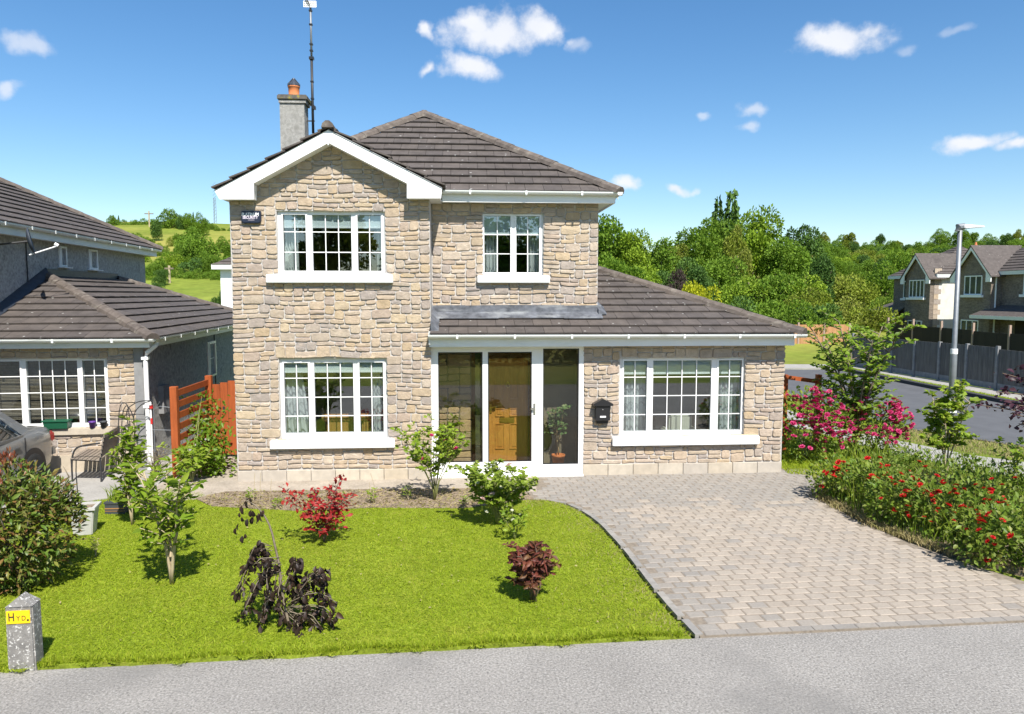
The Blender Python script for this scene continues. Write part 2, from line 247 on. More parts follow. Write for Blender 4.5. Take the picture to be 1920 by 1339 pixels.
# ------------------------------------------------------------------ mesh helpers
ORG = {}                                # object name -> world origin
class MB:
    def __init__(s, xf=None): s.v = []; s.f = []; s.t = []; s.xf = xf
    def add(s, vs, fs, t=0.):
        o = len(s.v)
        for p in vs:
            p = Vector(p)
            if s.xf is not None: p = s.xf @ p
            s.v.append(p); s.t.append(t)
        for f in fs: s.f.append(tuple(i+o for i in f))
        return s
    def box(s, x0, x1, y0, y1, z0, z1, t=0.):
        if x1 < x0: x0, x1 = x1, x0
        if y1 < y0: y0, y1 = y1, y0
        if z1 < z0: z0, z1 = z1, z0
        return s.add([(x0,y0,z0),(x1,y0,z0),(x1,y1,z0),(x0,y1,z0),(x0,y0,z1),(x1,y0,z1),(x1,y1,z1),(x0,y1,z1)],
              [(0,3,2,1),(4,5,6,7),(0,1,5,4),(1,2,6,5),(2,3,7,6),(3,0,4,7)], t)
    def prism(s, pts, y0, y1, t=0.):          # polygon in x,z pushed along y
        n = len(pts); v = [(p[0], y0, p[1]) for p in pts]+[(p[0], y1, p[1]) for p in pts]
        f = [tuple(range(n)), tuple(range(2*n-1, n-1, -1))]+[(i, i+n, (i+1) % n+n, (i+1) % n) for i in range(n)]
        return s.add(v, f, t)
    def flat(s, pts, z0, z1, t=0.):           # polygon in x,y pushed along z
        n = len(pts); v = [(p[0], p[1], z0) for p in pts]+[(p[0], p[1], z1) for p in pts]
        f = [tuple(range(n-1, -1, -1)), tuple(range(n, 2*n))]+[(i, (i+1) % n, (i+1) % n+n, i+n) for i in range(n)]
        return s.add(v, f, t)
    def sheet(s, pts, z, t=0.): return s.add([(p[0], p[1], z) for p in pts], [tuple(range(len(pts)))], t)
    def hexa(s, p8, t=0.): return s.add(p8, [(0,3,2,1),(4,5,6,7),(0,1,5,4),(1,2,6,5),(2,3,7,6),(3,0,4,7)], t)
    def beam(s, a, b, w, h, up=(0,0,1), t=0.):
        a, b, up = Vector(a), Vector(b), Vector(up); d = (b-a).normalized(); x = d.cross(up).normalized(); z = x.cross(d)
        return s.hexa([a-x*w/2-z*h/2, a+x*w/2-z*h/2, b+x*w/2-z*h/2, b-x*w/2-z*h/2, a-x*w/2+z*h/2, a+x*w/2+z*h/2, b+x*w/2+z*h/2, b-x*w/2+z*h/2], t)
    def tube(s, path, r, n=6, t=0.):
        path = [Vector(p) for p in path]; rs = r if isinstance(r, (list, tuple)) else [r]*len(path); vs = []; fs = []
        up = Vector((.31, .17, .94))
        for i, p in enumerate(path):
            d = (path[min(i+1, len(path)-1)]-path[max(i-1, 0)])
            d = d.normalized() if d.length > 1e-9 else Vector((0,0,1))
            x = d.cross(up)
            if x.length < .05: x = d.cross(Vector((1,0,0)))
            x.normalize(); y = d.cross(x)
            for k in range(n): a = 2*pi*k/n; vs.append(p+(x*cos(a)+y*sin(a))*rs[i])
        for i in range(len(path)-1):
            for k in range(n): fs.append((i*n+k, i*n+(k+1) % n, (i+1)*n+(k+1) % n, (i+1)*n+k))
        fs.append(tuple(range(n-1, -1, -1))); fs.append(tuple(range((len(path)-1)*n, len(path)*n)))
        return s.add(vs, fs, t)
    def lathe(s, c, prof, n=16, t=0., axis=2):
        vs = []; fs = []; m = len(prof)
        for (r, h) in prof:
            for k in range(n):
                a = 2*pi*k/n; p = [r*cos(a), r*sin(a), h]
                if axis == 1: p = [p[0], p[2], p[1]]
                if axis == 0: p = [p[2], p[0], p[1]]
                vs.append((c[0]+p[0], c[1]+p[1], c[2]+p[2]))
        for i in range(m-1):
            for k in range(n): fs.append((i*n+k, i*n+(k+1) % n, (i+1)*n+(k+1) % n, (i+1)*n+k))
        fs.append(tuple(range(n-1, -1, -1))); fs.append(tuple(range((m-1)*n, m*n)))
        return s.add(vs, fs, t)
    def obj(s, name, m, parent=None, smooth=False, **props):
        if not s.v: return None
        co = np.array(s.v); lo = co.min(0); hi = co.max(0); o0 = Vector(((lo[0]+hi[0])/2, (lo[1]+hi[1])/2, lo[2]))
        me = bpy.data.meshes.new(name); me.from_pydata([tuple(p-o0) for p in s.v], [], s.f)
        a = me.attributes.new('tint', 'FLOAT', 'POINT'); a.data.foreach_set('value', s.t)
        me.materials.append(m)
        if smooth: me.polygons.foreach_set('use_smooth', [True]*len(me.polygons))
        return link(name, me, o0, parent, **props)
def link(name, me, o0, parent=None, **props):
    o = bpy.data.objects.new(name, me); COL.objects.link(o)
    ORG[o.name] = Vector(o0)
    if parent is not None:
        o.parent = parent; o.location = Vector(o0)-ORG[parent.name]
    else: o.location = o0
    for k, v in props.items(): o[k] = v
    return o
def thing(name, label, cat, loc=(0,0,0), group=None, **p):
    o = link(name, None, Vector(loc), None, label=label, category=cat, **p)
    if group: o['group'] = group
    return o
def tag(o, label, cat, group=None):
    o['label'] = label; o['category'] = cat
    if group: o['group'] = group
    return o
def fix_normals(o):
    import bmesh
    bm = bmesh.new(); bm.from_mesh(o.data); bmesh.ops.recalc_face_normals(bm, faces=bm.faces); bm.to_mesh(o.data); bm.free()
def bevel(o, w, seg=2):
    import bmesh
    bm = bmesh.new(); bm.from_mesh(o.data); bmesh.ops.recalc_face_normals(bm, faces=bm.faces)
    bmesh.ops.bevel(bm, geom=list(bm.edges), offset=w, segments=seg, affect='EDGES', clamp_overlap=True); bm.to_mesh(o.data); bm.free()
    return o
def chaikin(p, n=2, closed=False):
    p = [tuple(q) for q in p]
    for _ in range(n):
        q = [] if closed else [p[0]]
        for i in range(len(p)-(0 if closed else 1)):
            a, b = p[i], p[(i+1) % len(p)]
            q += [tuple(.75*x+.25*y for x, y in zip(a, b)), tuple(.25*x+.75*y for x, y in zip(a, b))]
        if not closed: q.append(p[-1])
        p = q
    return p
def inpoly(x, y, poly):
    x = np.asarray(x); y = np.asarray(y); c = np.zeros(x.shape, bool); n = len(poly)
    for i in range(n):
        x1, y1 = poly[i]; x2, y2 = poly[(i+1) % n]
        if y1 == y2: continue
        c ^= ((y1 > y) != (y2 > y)) & (x < (x2-x1)*(y-y1)/(y2-y1)+x1)
    return c
def sstep(a, b, x):
    t = np.clip((x-a)/(b-a), 0, 1); return t*t*(3-2*t)

# ------------------------------------------------------------------ the setting
def H(x, y):
    x = np.asarray(x, float); y = np.asarray(y, float)
    a = x/np.maximum(y, 1)
    left = np.interp(y, [30,50,75,100,125,150,170,230,400], [0,1.9,4.3,7.4,11.6,16.2,18.9,20,20])*sstep(-.12, -.27, a)*(1-.2*sstep(-.42, -.62, a))
    right = np.interp(y, [40,60,100,165,230,260,400], [0,1.0,4.2,9.8,16.2,17.5,17.5])*sstep(-.05, .16, a)
    h = np.where(y > 30, left+right, 0)
    h = h+np.where(y > 60, .5*np.sin(x*.06)*np.sin(y*.05)*sstep(60, 90, y), 0)
    return h - 70*sstep(330, 1500, y)*0 - .05
xs = np.unique(np.concatenate([np.linspace(-900, -150, 16), np.linspace(-150, 200, 90), np.linspace(200, 900, 16)]))
ys = np.unique(np.concatenate([np.linspace(-200, 24, 12), np.linspace(24, 300, 90), np.linspace(300, 2500, 14)]))
XX, YY = np.meshgrid(xs, ys); ZZ = H(XX, YY)
g = MB(); nx = len(xs)
g.v = [Vector(p) for p in zip(XX.ravel(), YY.ravel(), ZZ.ravel())]; g.t = [0.]*len(g.v)
g.f = [(j*nx+i, j*nx+i+1, (j+1)*nx+i+1, (j+1)*nx+i) for j in range(len(ys)-1) for i in range(nx-1)]
fieldm = mat('meadow_grass', (.165,.205,.03), .95, .1, noise=(.05, .75, 1.25), noise2=(1.5, .75, 1.2), stain=[(.022, (.33,.29,.075), .5, .66, .75), (.3, (.11,.165,.02), .56, .7, .6)])
g.obj('ground', fieldm, smooth=True, kind='structure')
P2 = lambda *pts: [G(*p) for p in pts]
edge = lambda x: 6.77+.038*x                     # back edge of the front road
# front road
MB().sheet([(-40, -.6), (40, -.6), (40, edge(40)), (-40, edge(-40))], -.02).obj('road', M['asphalt'], kind='structure')
# lawn
drv_edge = chaikin([G(1312,1192), G(1243,1120), G(1168,1020), G(1112,965), G(1055,939), G(1000,938)], 2)
lawn = [(-8.6, edge(-8.6)+.02)]+[(x, edge(x)+.02+.03*sin(x*5.1)+.02*sin(x*13)) for x in np.linspace(-8, drv_edge[0][0]-.1, 60)]
lawn += [(x-.10, y) for x, y in drv_edge]+[G(870,952), G(700,951), G(560,957), G(480,953), G(405,948), G(380,930), (-4.6, 12.6), (-4.9, 12.9), (-6.2, 11.9), (-8.6, 10.4)]
lb = MB().flat(lawn, -.05, .004).obj('lawn', M['lawnbase'], kind='structure'); fix_normals(lb)
# beds, paths, yards
bed = [G(1000,936), G(870,954), G(700,953), G(560,959), G(480,955), G(395,950), (-4.35, 12.15), (-4.0, 12.55), (-1.5, 12.55), (.2, 12.5), (1.0, 12.2)]
b_ = MB().flat(bed, -.05, .018).obj('flower_bed', M['soil'], kind='structure'); fix_normals(b_)
b_ = MB().flat([(-4.9, 12.1), (-4.35, 12.1), (-4.0, 12.5), (-1.5, 12.5), (.2, 12.45), (1.2, 12.2), (1.3, 13.6), (-4.0, 13.6), (-4.0, 18), (-5.3, 18), (-5.3, 13)], -.05, .011).obj('side_path', M['sandpath'], kind='structure'); fix_normals(b_)
b_ = MB().flat([(-11, 10.5), (-8.6, 10.6), (-6.2, 12.0), (-4.95, 13.0), (-5.3, 13.2), (-5.3, 18), (-6.5, 18), (-11, 16)], -.05, .008).obj('yard', M['path'], kind='structure'); fix_normals(b_)
b_ = MB().flat([(-11, 5.7), (-5.9, 6.55), (-5.9, 6.6), (-7.0, 11.2), (-11, 11)], -.05, -.004).obj('neighbour_driveway', M['path'], kind='structure'); fix_normals(b_)
# driveway of block pavers
drive = [drv_edge[0]]+drv_edge[1:]+[(1.05, 12.25), (1.3, 12.9), (1.3, 13.6), (6.6, 13.6), (7.1, 13.1), (6.3, 12.5), (5.75, 11.75), G(1600,972), G(1690,1012), G(1780,1046), G(1935,1095), (7.6, 7.3), (7.6, edge(7.6)), (drv_edge[0][0], edge(drv_edge[0][0]))]
b_ = MB().flat(drive, -.05, .0015).obj('driveway', M['joint'], kind='structure'); fix_normals(b_); DRV = b_
prng = random.Random(5)
pav = []; A6 = R(3.2); PW, PL = .205, .156
dx = np.array([p[0] for p in drv_edge]); dy = np.array([p[1] for p in drv_edge])
for j in range(-2, 56):
    off = (j % 2)*PW/2+prng.uniform(-.02, .02)
    for i in range(-10, 40):
        u0 = 2.0+i*PW+off; v0 = 6.7+j*PL
        cx = u0*cos(A6)-(v0-6.7)*sin(A6)*.3; cy = v0+(u0-2)*sin(A6)*.75
        pav.append((cx, cy))
px_ = np.array([p[0] for p in pav]); py_ = np.array([p[1] for p in pav])
ok = inpoly(px_-.08, py_-.06, drive) & inpoly(px_+.08, py_+.06, drive) & inpoly(px_, py_, drive) & inpoly(px_-.1, py_+.08, drive) & inpoly(px_+.1, py_-.08, drive)
pav = [p for p, k in zip(pav, ok) if k]
def paver(mb, cx, cy):
    dE = float(np.min(np.hypot(dx-cx, dy-cy)))
    border = dE < .28+.75*prng.random()**1.5 or cy > 10.9+.9*prng.random()
    t = prng.uniform(0, .36) if border else (prng.uniform(.46, .99) if prng.random() < .965 else prng.uniform(.3, .45))
    w, l, h = PW/2-.006, PL/2-.006, prng.uniform(-.0015, .002); q = prng.uniform(-.02, .02); b = .012
    def R_(x, y, z): return (cx+x*cos(A6+q)-y*sin(A6+q), cy+x*sin(A6+q)+y*cos(A6+q), z)
    j = lambda: prng.uniform(-.004, .004)
    o = [(-w+j(), -l+j()), (w+j(), -l+j()), (w+j(), l+j()), (-w+j(), l+j())]
    v = [R_(x, y, -.02) for x, y in o]+[R_(x, y, -.001+h) for x, y in o]+[R_(x*(1-b/w), y*(1-b/l), .007+h) for x, y in o]
    mb.add(v, [(0,1,5,4),(1,2,6,5),(2,3,7,6),(3,0,4,7),(4,5,9,8),(5,6,10,9),(6,7,11,10),(7,4,8,11),(8,9,10,11)], t)
pav.sort(key=lambda p: p[1]+abs(p[0]-3)*.05)
for p in pav[:300]: mb = MB(); paver(mb, *p); mb.obj('paver', M['paver'], DRV)
mb = MB()
for p in pav[300:]: paver(mb, *p)
mb.obj('paver_field', M['paver'], DRV, kind='stuff')
xq = drv_edge[0][0]+.06
while xq < 7.5:
    t = prng.uniform(0, .36); w_ = prng.uniform(.215, .235); ye = edge(xq)
    MB().hexa([(xq, ye+.004, -.02), (xq+w_-.008, ye+.012, -.02), (xq+w_-.008, ye+.112, -.02), (xq, ye+.104, -.02), (xq, ye+.004, .006), (xq+w_-.008, ye+.012, .006+prng.uniform(-.001, .002)), (xq+w_-.008, ye+.112, .006), (xq, ye+.104, .006)], t).obj('border_paver', M['paver'], DRV); xq += w_
# edging stones between lawn and drive
pe = drv_edge; acc_ = []; 
for (a, b) in zip(pe[:-1], pe[1:]):
    n = max(1, int((Vector(b)-Vector(a)).length/.06))
    acc_ += [Vector(a).lerp(Vector(b), k/n) for k in range(n)]
cum = [0]
for a, b in zip(acc_[:-1], acc_[1:]): cum.append(cum[-1]+(b-a).length)
s_ = 0.
while s_ < cum[-1]-.3:
    i0 = next(i for i, c in enumerate(cum) if c >= s_); i1 = next((i for i, c in enumerate(cum) if c >= s_+.34), len(cum)-1)
    a, b = acc_[i0], acc_[i1]; d = (b-a).normalized(); n = Vector((-d.y, d.x)); t = prng.random()
    q = [a+d*.006-n*.035, b-d*.006-n*.035, b-d*.006+n*.045, a+d*.006+n*.045]
    m_ = MB().flat([(v.x, v.y) for v in q], -.03, .010+prng.uniform(0, .006), t).obj('edging_stone', M['kerb'], DRV); fix_normals(m_)
    s_ += .36
# side road to the right with verges and paths
MB().sheet([(10.75, 27), (10.8, 22), (11.05, 17.7), (12.3, 15.35), (14.6, 12.9), (20, 10.6), (30, 9.3), (40, 8.4), (40, 14), (24, 14), (18.2, 16), (16.5, 19), (16.5, 32), (6, 33.5), (-2, 33), (-2, 28), (8, 28.4)], -.03).obj('side_road', M['tarmac'], kind='structure')
b_ = MB().flat([(9.2, 27), (9.3, 17.5), (10.4, 14.6), (12.4, 12.3), (16, 10.4), (30, 8.4), (30, 7.2), (15, 8.7), (11, 11.2), (9.4, 13.6), (8.3, 17), (8.2, 27)], -.06, .0).obj('footpath', M['path'], kind='structure'); fix_normals(b_)
b_ = MB().flat([(16.75, 18.6), (16.75, 32), (17.1, 32), (17.1, 18.6)], -.06, .055).obj('verge', M['lawnbase'], kind='structure'); fix_normals(b_)
b_ = MB().flat([(17.1, 18.6), (17.1, 33), (17.72, 33), (18.1, 24.5), (18.5, 18.6)], -.06, .05).obj('far_footpath', M['path'], kind='structure'); fix_normals(b_)
b_ = MB().flat([(16.5, 18.6), (16.5, 32), (16.75, 32), (16.75, 18.6)], -.06, .09).obj('kerb', M['darkkerb'], kind='structure'); fix_normals(b_)
b_ = MB().flat([(6, 33.6), (16.5, 32.2), (17.5, 34), (6, 35.2)], -.06, .02).obj('far_path', M['path'], kind='structure'); fix_normals(b_)
rbed = chaikin([(5.78, 11.8), (5.85, 10.1), (6.1, 9.0), (6.75, 8.0), (7.7, 7.3), (11, 8.2), (10.5, 10.5), (9.2, 12.4), (8.0, 14.0), (7.2, 13.3), (6.4, 12.5)], 2, True)
b_ = MB().flat(rbed, -.05, .02).obj('border_bed', M['soil'], kind='structure'); fix_normals(b_)

# ------------------------------------------------------------------ stone facing, tiles, windows
srng = random.Random(21)
def cells(x0, x1, z0, z1, holes=(), clip=None, cw=.088, ch=.080):
    nx = max(1, round((x1-x0)/cw)); nz = max(1, round((z1-z0)/ch)); cw = (x1-x0)/nx; ch = (z1-z0)/nz
    used = np.zeros((nx, nz), bool)
    for i in range(nx):
        for j in range(nz):
            cx, cz = x0+(i+.5)*cw, z0+(j+.5)*ch
            if any(a < cx < b and c < cz < d for a, b, c, d in holes) or (clip and not clip(cx, cz)): used[i, j] = True
    out = []
    shp = [(3,1)]*11+[(2,1)]*7+[(4,1)]*6+[(2,2)]*5+[(3,2)]*5+[(4,2)]*1+[(1,1)]*1+[(5,1)]*1
    for j in range(nz):
        i = 0
        while i < nx:
            if used[i, j]: i += 1; continue
            run = 0
            while i+run < nx and not used[i+run, j] and run < 6: run += 1
            opts = [s for s in srng.sample(shp, len(shp)) if s[0] <= run and run-s[0] != 1 and j+s[1] <= nz and not used[i:i+s[0], j:j+s[1]].any()]
            w, h = opts[0] if opts else (min(run, 2), 1)
            used[i:i+w, j:j+h] = True
            out.append([x0+i*cw, x0+(i+w)*cw, z0+j*ch, z0+(j+h)*ch]); i += w
    for q in out:                       # pieces beside an opening stop at its edge
        for a, b, c, d in holes:
            if q[2] < d-.02 and q[3] > c+.02:
                if a-.06 < q[1] < a+.06: q[1] = a
                if b-.06 < q[0] < b+.06: q[0] = b
            if q[0] < b-.02 and q[1] > a+.02:
                if c-.06 < q[3] < c+.06: q[3] = c
                if d-.06 < q[2] < d+.06: q[2] = d
    return out
def warp(x, z): return .010*sin(2.9*x+1.7*z)+.008*sin(7.3*x-2.1*z+1), .011*sin(2.3*x+3.1*z+.6)+.008*sin(6.1*x+1.3*z)
def stone(mb, q, Y, t, gap=.0085):
    x0, x1, z0, z1 = q; x0 += gap; x1 -= gap; z0 += gap; z1 -= gap
    w, h = x1-x0, z1-z0; c = min(.022, h*.26, w*.26); dp = srng.uniform(.013, .031)
    j = lambda k=.006: srng.uniform(-k, k)
    base = [(x0+c, z0), ((x0+x1)/2+j(.03), z0+j()), (x1-c, z0), (x1, z0+c), (x1, z1-c), (x1-c, z1), ((x0+x1)/2+j(.03), z1+j()), (x0+c, z1), (x0, z1-c), (x0, z0+c)]
    base = [(x+j(), z+j()) for x, z in base]
    cx, cz = (x0+x1)/2, (z0+z1)/2
    def ring(k, y): 
        o = []
        for x, z in base:
            dx_, dz_ = warp(x, z); sx = max(.2, 1-k/(w/2)); sz = max(.2, 1-k/(h/2))
            o.append((cx+(x-cx)*sx+dx_, Y-y-(0 if y == 0 else j(.003)), cz+(z-cz)*sz+dz_))
        return o
    n = 10; tl = srng.uniform(-.006, .006)
    v = ring(-.001, 0)+ring(.0, dp*.7)+ring(.0065, dp)
    v.append((cx+j(.02)+warp(cx, cz)[0], Y-dp-srng.uniform(-.001, .004), cz+j(.01)+warp(cx, cz)[1]))
    f = [(i, (i+1) % n, n+(i+1) % n, n+i) for i in range(n)]+[(n+i, n+(i+1) % n, 2*n+(i+1) % n, 2*n+i) for i in range(n)]+[(2*n+i, 2*n+(i+1) % n, 3*n) for i in range(n)]
    mb.add(v, f, t)
def lay_stones(lst, limit=300, stuff_parent=None):   # lst of (q, Y, parent, xf)
    lst.sort(key=lambda a: -(a[0][1]-a[0][0])*(a[0][3]-a[0][2]))
    for q, Y, par, xf in lst[:limit]:
        mb = MB(xf); stone(mb, q, Y, srng.random()); mb.obj('stone', M['stone'], par)
    rest = {}
    for q, Y, par, xf in lst[limit:]: rest.setdefault(par.name, (par, MB(xf))); stone(rest[par.name][1], q, Y, srng.random())
    for par, mb in rest.values(): mb.obj('small_stones', M['stone'], par, kind='stuff')
def wall_holes(mb, x0, x1, z0, z1, y0, y1, holes):
    X = sorted({x0, x1, *[h[0] for h in holes], *[h[1] for h in holes]})
    for a, b in zip(X[:-1], X[1:]):
        m = (a+b)/2; cut = sorted((h[2], h[3]) for h in holes if h[0] < m < h[1]); z = z0
        for c, d in cut:
            if c > z: mb.box(a, b, y0, y1, z, c)
            z = d
        if z < z1: mb.box(a, b, y0, y1, z, z1)
trng = random.Random(8)
def tiles(o, u, v, n, poly, gauge=.335, width=.335, v0=0., xf=None):
    """tiles on a roof plane: origin o, u along the eave, v up the slope, n out; poly in (u, v), convex. returns list of (8 points, tint)"""
    o, u, v, n = map(Vector, (o, u, v, n)); out = []
    def rng(vv):
        xs_ = []
        for i in range(len(poly)):
            (a, b), (c, d) = poly[i], poly[(i+1) % len(poly)]
            if (b-vv)*(d-vv) <= 0 and b != d: xs_.append(a+(c-a)*(vv-b)/(d-b))
            elif b == d == vv: xs_ += [a, c]
        return (min(xs_), max(xs_)) if xs_ else None
    vmax = max(p[1] for p in poly); k = 0
    vv = v0
    while vv < vmax-.03:
        va, vb = vv, min(vv+gauge, vmax-.001); ra, rb = rng(va+.001), rng(vb-.001)
        if ra and rb:
            st = math.floor(min(ra[0], rb[0])/width)*width-(k % 2)*width/2
            x = st; row_j = trng.uniform(-.004, .004)
            while x < max(ra[1], rb[1]):
                a, b = x+.003, x+width-.003
                ca = [min(max(q, ra[0]), ra[1]) for q in (a, b)]; cb = [min(max(q, rb[0]), rb[1]) for q in (a, b)]
                if (ca[1]-ca[0])+(cb[1]-cb[0]) > .05:
                    hl = .052+row_j+trng.uniform(-.003, .003); hu = .012; j = trng.uniform(-.004, .004)
                    lo = va-.03
                    def P(uu, vq, h): return o+u*uu+v*vq+n*h
                    out.append(([P(ca[0], lo+j, hl-.026), P(ca[1], lo+j, hl-.026), P(cb[1], vb, hu-.024), P(cb[0], vb, hu-.024),
                                 P(ca[0], lo+j, hl), P(ca[1], lo+j, hl), P(cb[1], vb, hu), P(cb[0], vb, hu)], trng.random(), xf))
                x += width
        vv += gauge; k += 1
    return out
def lay_tiles(lst, parent, limit=300, m=None):
    m = m or M['tile']
    def sz(t):
        p = t[0]; q = t[2] @ p[4] if t[2] is not None else p[4]
        return -(p[5]-p[4]).length*pxarea(q)
    lst.sort(key=sz)
    for p, t, xf in lst[:limit]: MB(xf).hexa(p, t).obj('roof_tile', m, parent)
    mb = MB()
    for p, t, xf in lst[limit:]: mb.hexa([xf @ q for q in p] if xf is not None else p, t)
    mb.obj('roof_tile_courses', m, parent, kind='stuff')
def ridge(parent, a, b, out=(0,0,1), xf=None, w=.13, step=.40):
    a, b = Vector(a), Vector(b); n = max(1, round((b-a).length/step)); d = (b-a).normalized(); up = Vector(out); x = d.cross(up).normalized(); up = x.cross(d)
    for k in range(n):
        p, q = a+(b-a)*(k/n)-d*.02, a+(b-a)*((k+1)/n); vs = []; h = trng.uniform(-.004, .004)
        for (c, e) in ((p, .008), (q, 0)):
            for (s_, z_) in ((-w, -.045), (-w*.82, .022), (-w*.3, .068), (w*.3, .068), (w*.82, .022), (w, -.045)): vs.append(c+x*s_*(1+e*4)+up*(z_+e+h))
        fs = [(i, i+1, i+7, i+6) for i in range(5)]+[(5, 4, 3, 2, 1, 0), (6, 7, 8, 9, 10, 11), (0, 6, 11, 5)]
        MB(xf).add(vs, fs, trng.random()).obj('ridge_tile', M['ridge'], parent)
def window(parent, px, Y, cas, rows, sillpx=None, blind=None, xf=None, bar=.016, name='window', glass='glass', label=None, sill_m='sill', frame_m='upvc'):
    """px = outer frame (x0, x1, y0, y1) in survey pixels on the plane Y; cas = [(glass x0, glass x1, columns)], rows = (top, lines..., bottom)"""
    inv = xf.inverted() if xf is not None else None
    def w(a, b):                      # survey pixel -> local x, z on the local plane Y
        if xf is None: return W(a, b, Y)
        o = inv @ Vector((0, 0, CAM_Z)); d = (inv.to_3x3() @ ray(a, b)); t = (Y-o.y)/d.y; p = o+d*t; return p.x, p.z
    ym = (px[2]+px[3])/2; x0 = w(px[0], ym)[0]; x1 = w(px[1], ym)[0]; xm = (px[0]+px[1])/2; z1 = w(xm, px[2])[1]; z0 = w(xm, px[3])[1]
    gz1 = w(xm, rows[0])[1]; gz0 = w(xm, rows[-1])[1]; zl = [w(xm, r)[1] for r in rows[1:-1]]
    gx = [(w(a, ym)[0], w(b, ym)[0], n) for a, b, n in cas]
    f = MB(xf); F0, F1 = Y, Y+.07
    f.box(x0, x1, F0, F1, gz1, z1); f.box(x0, x1, F0, F1, z0, gz0)
    edges = [x0]+[q for a, b, n in gx for q in (a, b)]+[x1]
    for a, b in zip(edges[0::2], edges[1::2]): f.box(a, b, F0, F1, gz0, gz1)
    fo = f.obj(name, M[frame_m], parent)
    if label: fo['label'] = label
    for i, (a, b, n) in enumerate(gx):
        if n == 2 or len(gx) == 1 or sillpx is None or len(gx) == 2:
            sh = MB(xf); s = .03
            sh.box(a-s, b+s, Y-.014, Y+.03, gz1, gz1+s); sh.box(a-s, b+s, Y-.014, Y+.03, gz0-s, gz0); sh.box(a-s, a, Y-.014, Y+.03, gz0, gz1); sh.box(b, b+s, Y-.014, Y+.03, gz0, gz1)
            sh.obj('sash', M[frame_m], fo)
        MB(xf).box(a-.004, b+.004, Y+.034, Y+.042, gz0-.004, gz1+.004).obj('pane', M[glass], fo)
        gb = MB(xf)
        for k in range(1, n): c = a+(b-a)*k/n; gb.box(c-bar/2, c+bar/2, Y+.022, Y+.031, gz0, gz1)
        for z in zl: gb.box(a, b, Y+.0215, Y+.0315, z-bar/2, z+bar/2)
        gb.obj('glazing_bars', M[frame_m], fo)
        if blind:
            zb = w(xm, blind)[1]
            r = MB(xf).box(a-.02, b+.02, Y+.055, Y+.059, zb, gz1+.02).obj('roller_blind', M['blind'], fo)
            MB(xf).box(a-.02, b+.02, Y+.048, Y+.066, zb-.03, zb).obj('blind_rail', M['white'], fo)
    if sillpx:
        sx0 = w(sillpx[0], sillpx[2])[0]; sx1 = w(sillpx[1], sillpx[2])[0]; sz1 = w(xm, sillpx[2])[1]; sz0 = w(xm, sillpx[3])[1]
        sb = MB(xf).box(sx0, sx1, Y-(.17 if xf is None else .12), Y+.05, sz0, min(sz1, z0)-.001)
        so = sb.obj('sill', M[sill_m], fo); bevel(so, .012)
    return fo, (x0, x1, z0, z1)
def winhole(px, Y):
    ym = (px[2]+px[3])/2; xm = (px[0]+px[1])/2
    return (W(px[0], ym, Y)[0], W(px[1], ym, Y)[0], W(xm, px[3], Y)[1], W(xm, px[2], Y)[1])
def gutter(parent, a, b, r=.055, brackets=True, xf=None):
    a, b = Vector(a), Vector(b); d = (b-a).normalized(); x = d.cross(Vector((0,0,1))); vs = []; N_ = 8
    for p in (a, b):
        for rr in (r, r-.008):
            for k in range(N_+1): th = pi*k/N_; vs.append(p+x*(-cos(th))*rr-Vector((0,0,1))*sin(th)*rr)
    n = N_+1; fs = []
    for k in range(N_): fs += [(k, k+1, 2*n+k+1, 2*n+k), (n+k+1, n+k, 3*n+k, 3*n+k+1)]
    fs += [(0, 2*n, 3*n, n), (N_, n+N_, 3*n+N_, 2*n+N_), tuple(range(N_, -1, -1)), tuple(range(2*n, 3*n))]
    o = MB(xf).add(vs, fs).obj('gutter', M['gutter'], parent)
    L_ = (b-a).length; k = .5
    while k < L_:
        p = a+d*k; q = MB(xf)
        q.beam(p-d*.02-Vector((0,0,r+.004)), p+d*.02-Vector((0,0,r+.004)), .05, .012); q.beam(p-d*.018+x*(r+.004)-Vector((0,0,.03)), p+d*.018+x*(r+.004)-Vector((0,0,.03)), .01, .07); q.beam(p-d*.018-x*(r+.004)-Vector((0,0,.03)), p+d*.018-x*(r+.004)-Vector((0,0,.03)), .01, .07)
        q.obj('gutter_bracket', M['gutter'], o); k += 1.0
    return o
# ------------------------------------------------------------------ the stone house
YB, YU, YA = 13.25, 13.85, 13.35
XL, XB, XU = -4.0, -.585, 2.49
XP = W(1093, 760, YA)[0]; XR = W(1468, 760, YA)[0]
house = thing('stone_house', 'two storey stone house with white gable, brown tiled roof and glazed porch', 'house', (0, 13.25, 0))
wBU = (520, 722, 396, 515); wBL = (525, 726, 672, 822); wUR = (905, 1019, 400, 517); wAN = (1162, 1396, 671, 816)
hBU, hBL, hUR, hAN = winhole(wBU, YB), winhole(wBL, YB), winhole(wUR, YU), winhole(wAN, YA)
PZ = .215
xg, zpk = -2.258, W(616, 243, 12.98)[1]
tipL = W(402, 357, 12.98); tipR = W(829, 352, 12.98)
slL = (zpk-tipL[1])/(xg-tipL[0]); slR = (zpk-tipR[1])/(tipR[0]-xg)
roofz = lambda x: zpk-(slL*(xg-x) if x < xg else slR*(x-xg))
mb = MB(); wall_holes(mb, XL, XB, 0, 4.98, YB, YB+.25, [hBU, hBL])
mb.prism([(XL, 4.981), (XB, 4.981), (XB, roofz(XB)-.05), (xg, zpk-.05), (XL, roofz(XL)-.05)], YB, YB+.2)
mb.box(XB-.25, XB, YB+.25, YU, 0, 5.0)
wl_bay = mb.obj('gable_wall', M['mortar'], house)
mb = MB(); wall_holes(mb, XB, XU, 2.4, 4.98, YU, YU+.25, [hUR]); wl_up = mb.obj('upper_wall', M['mortar'], house)
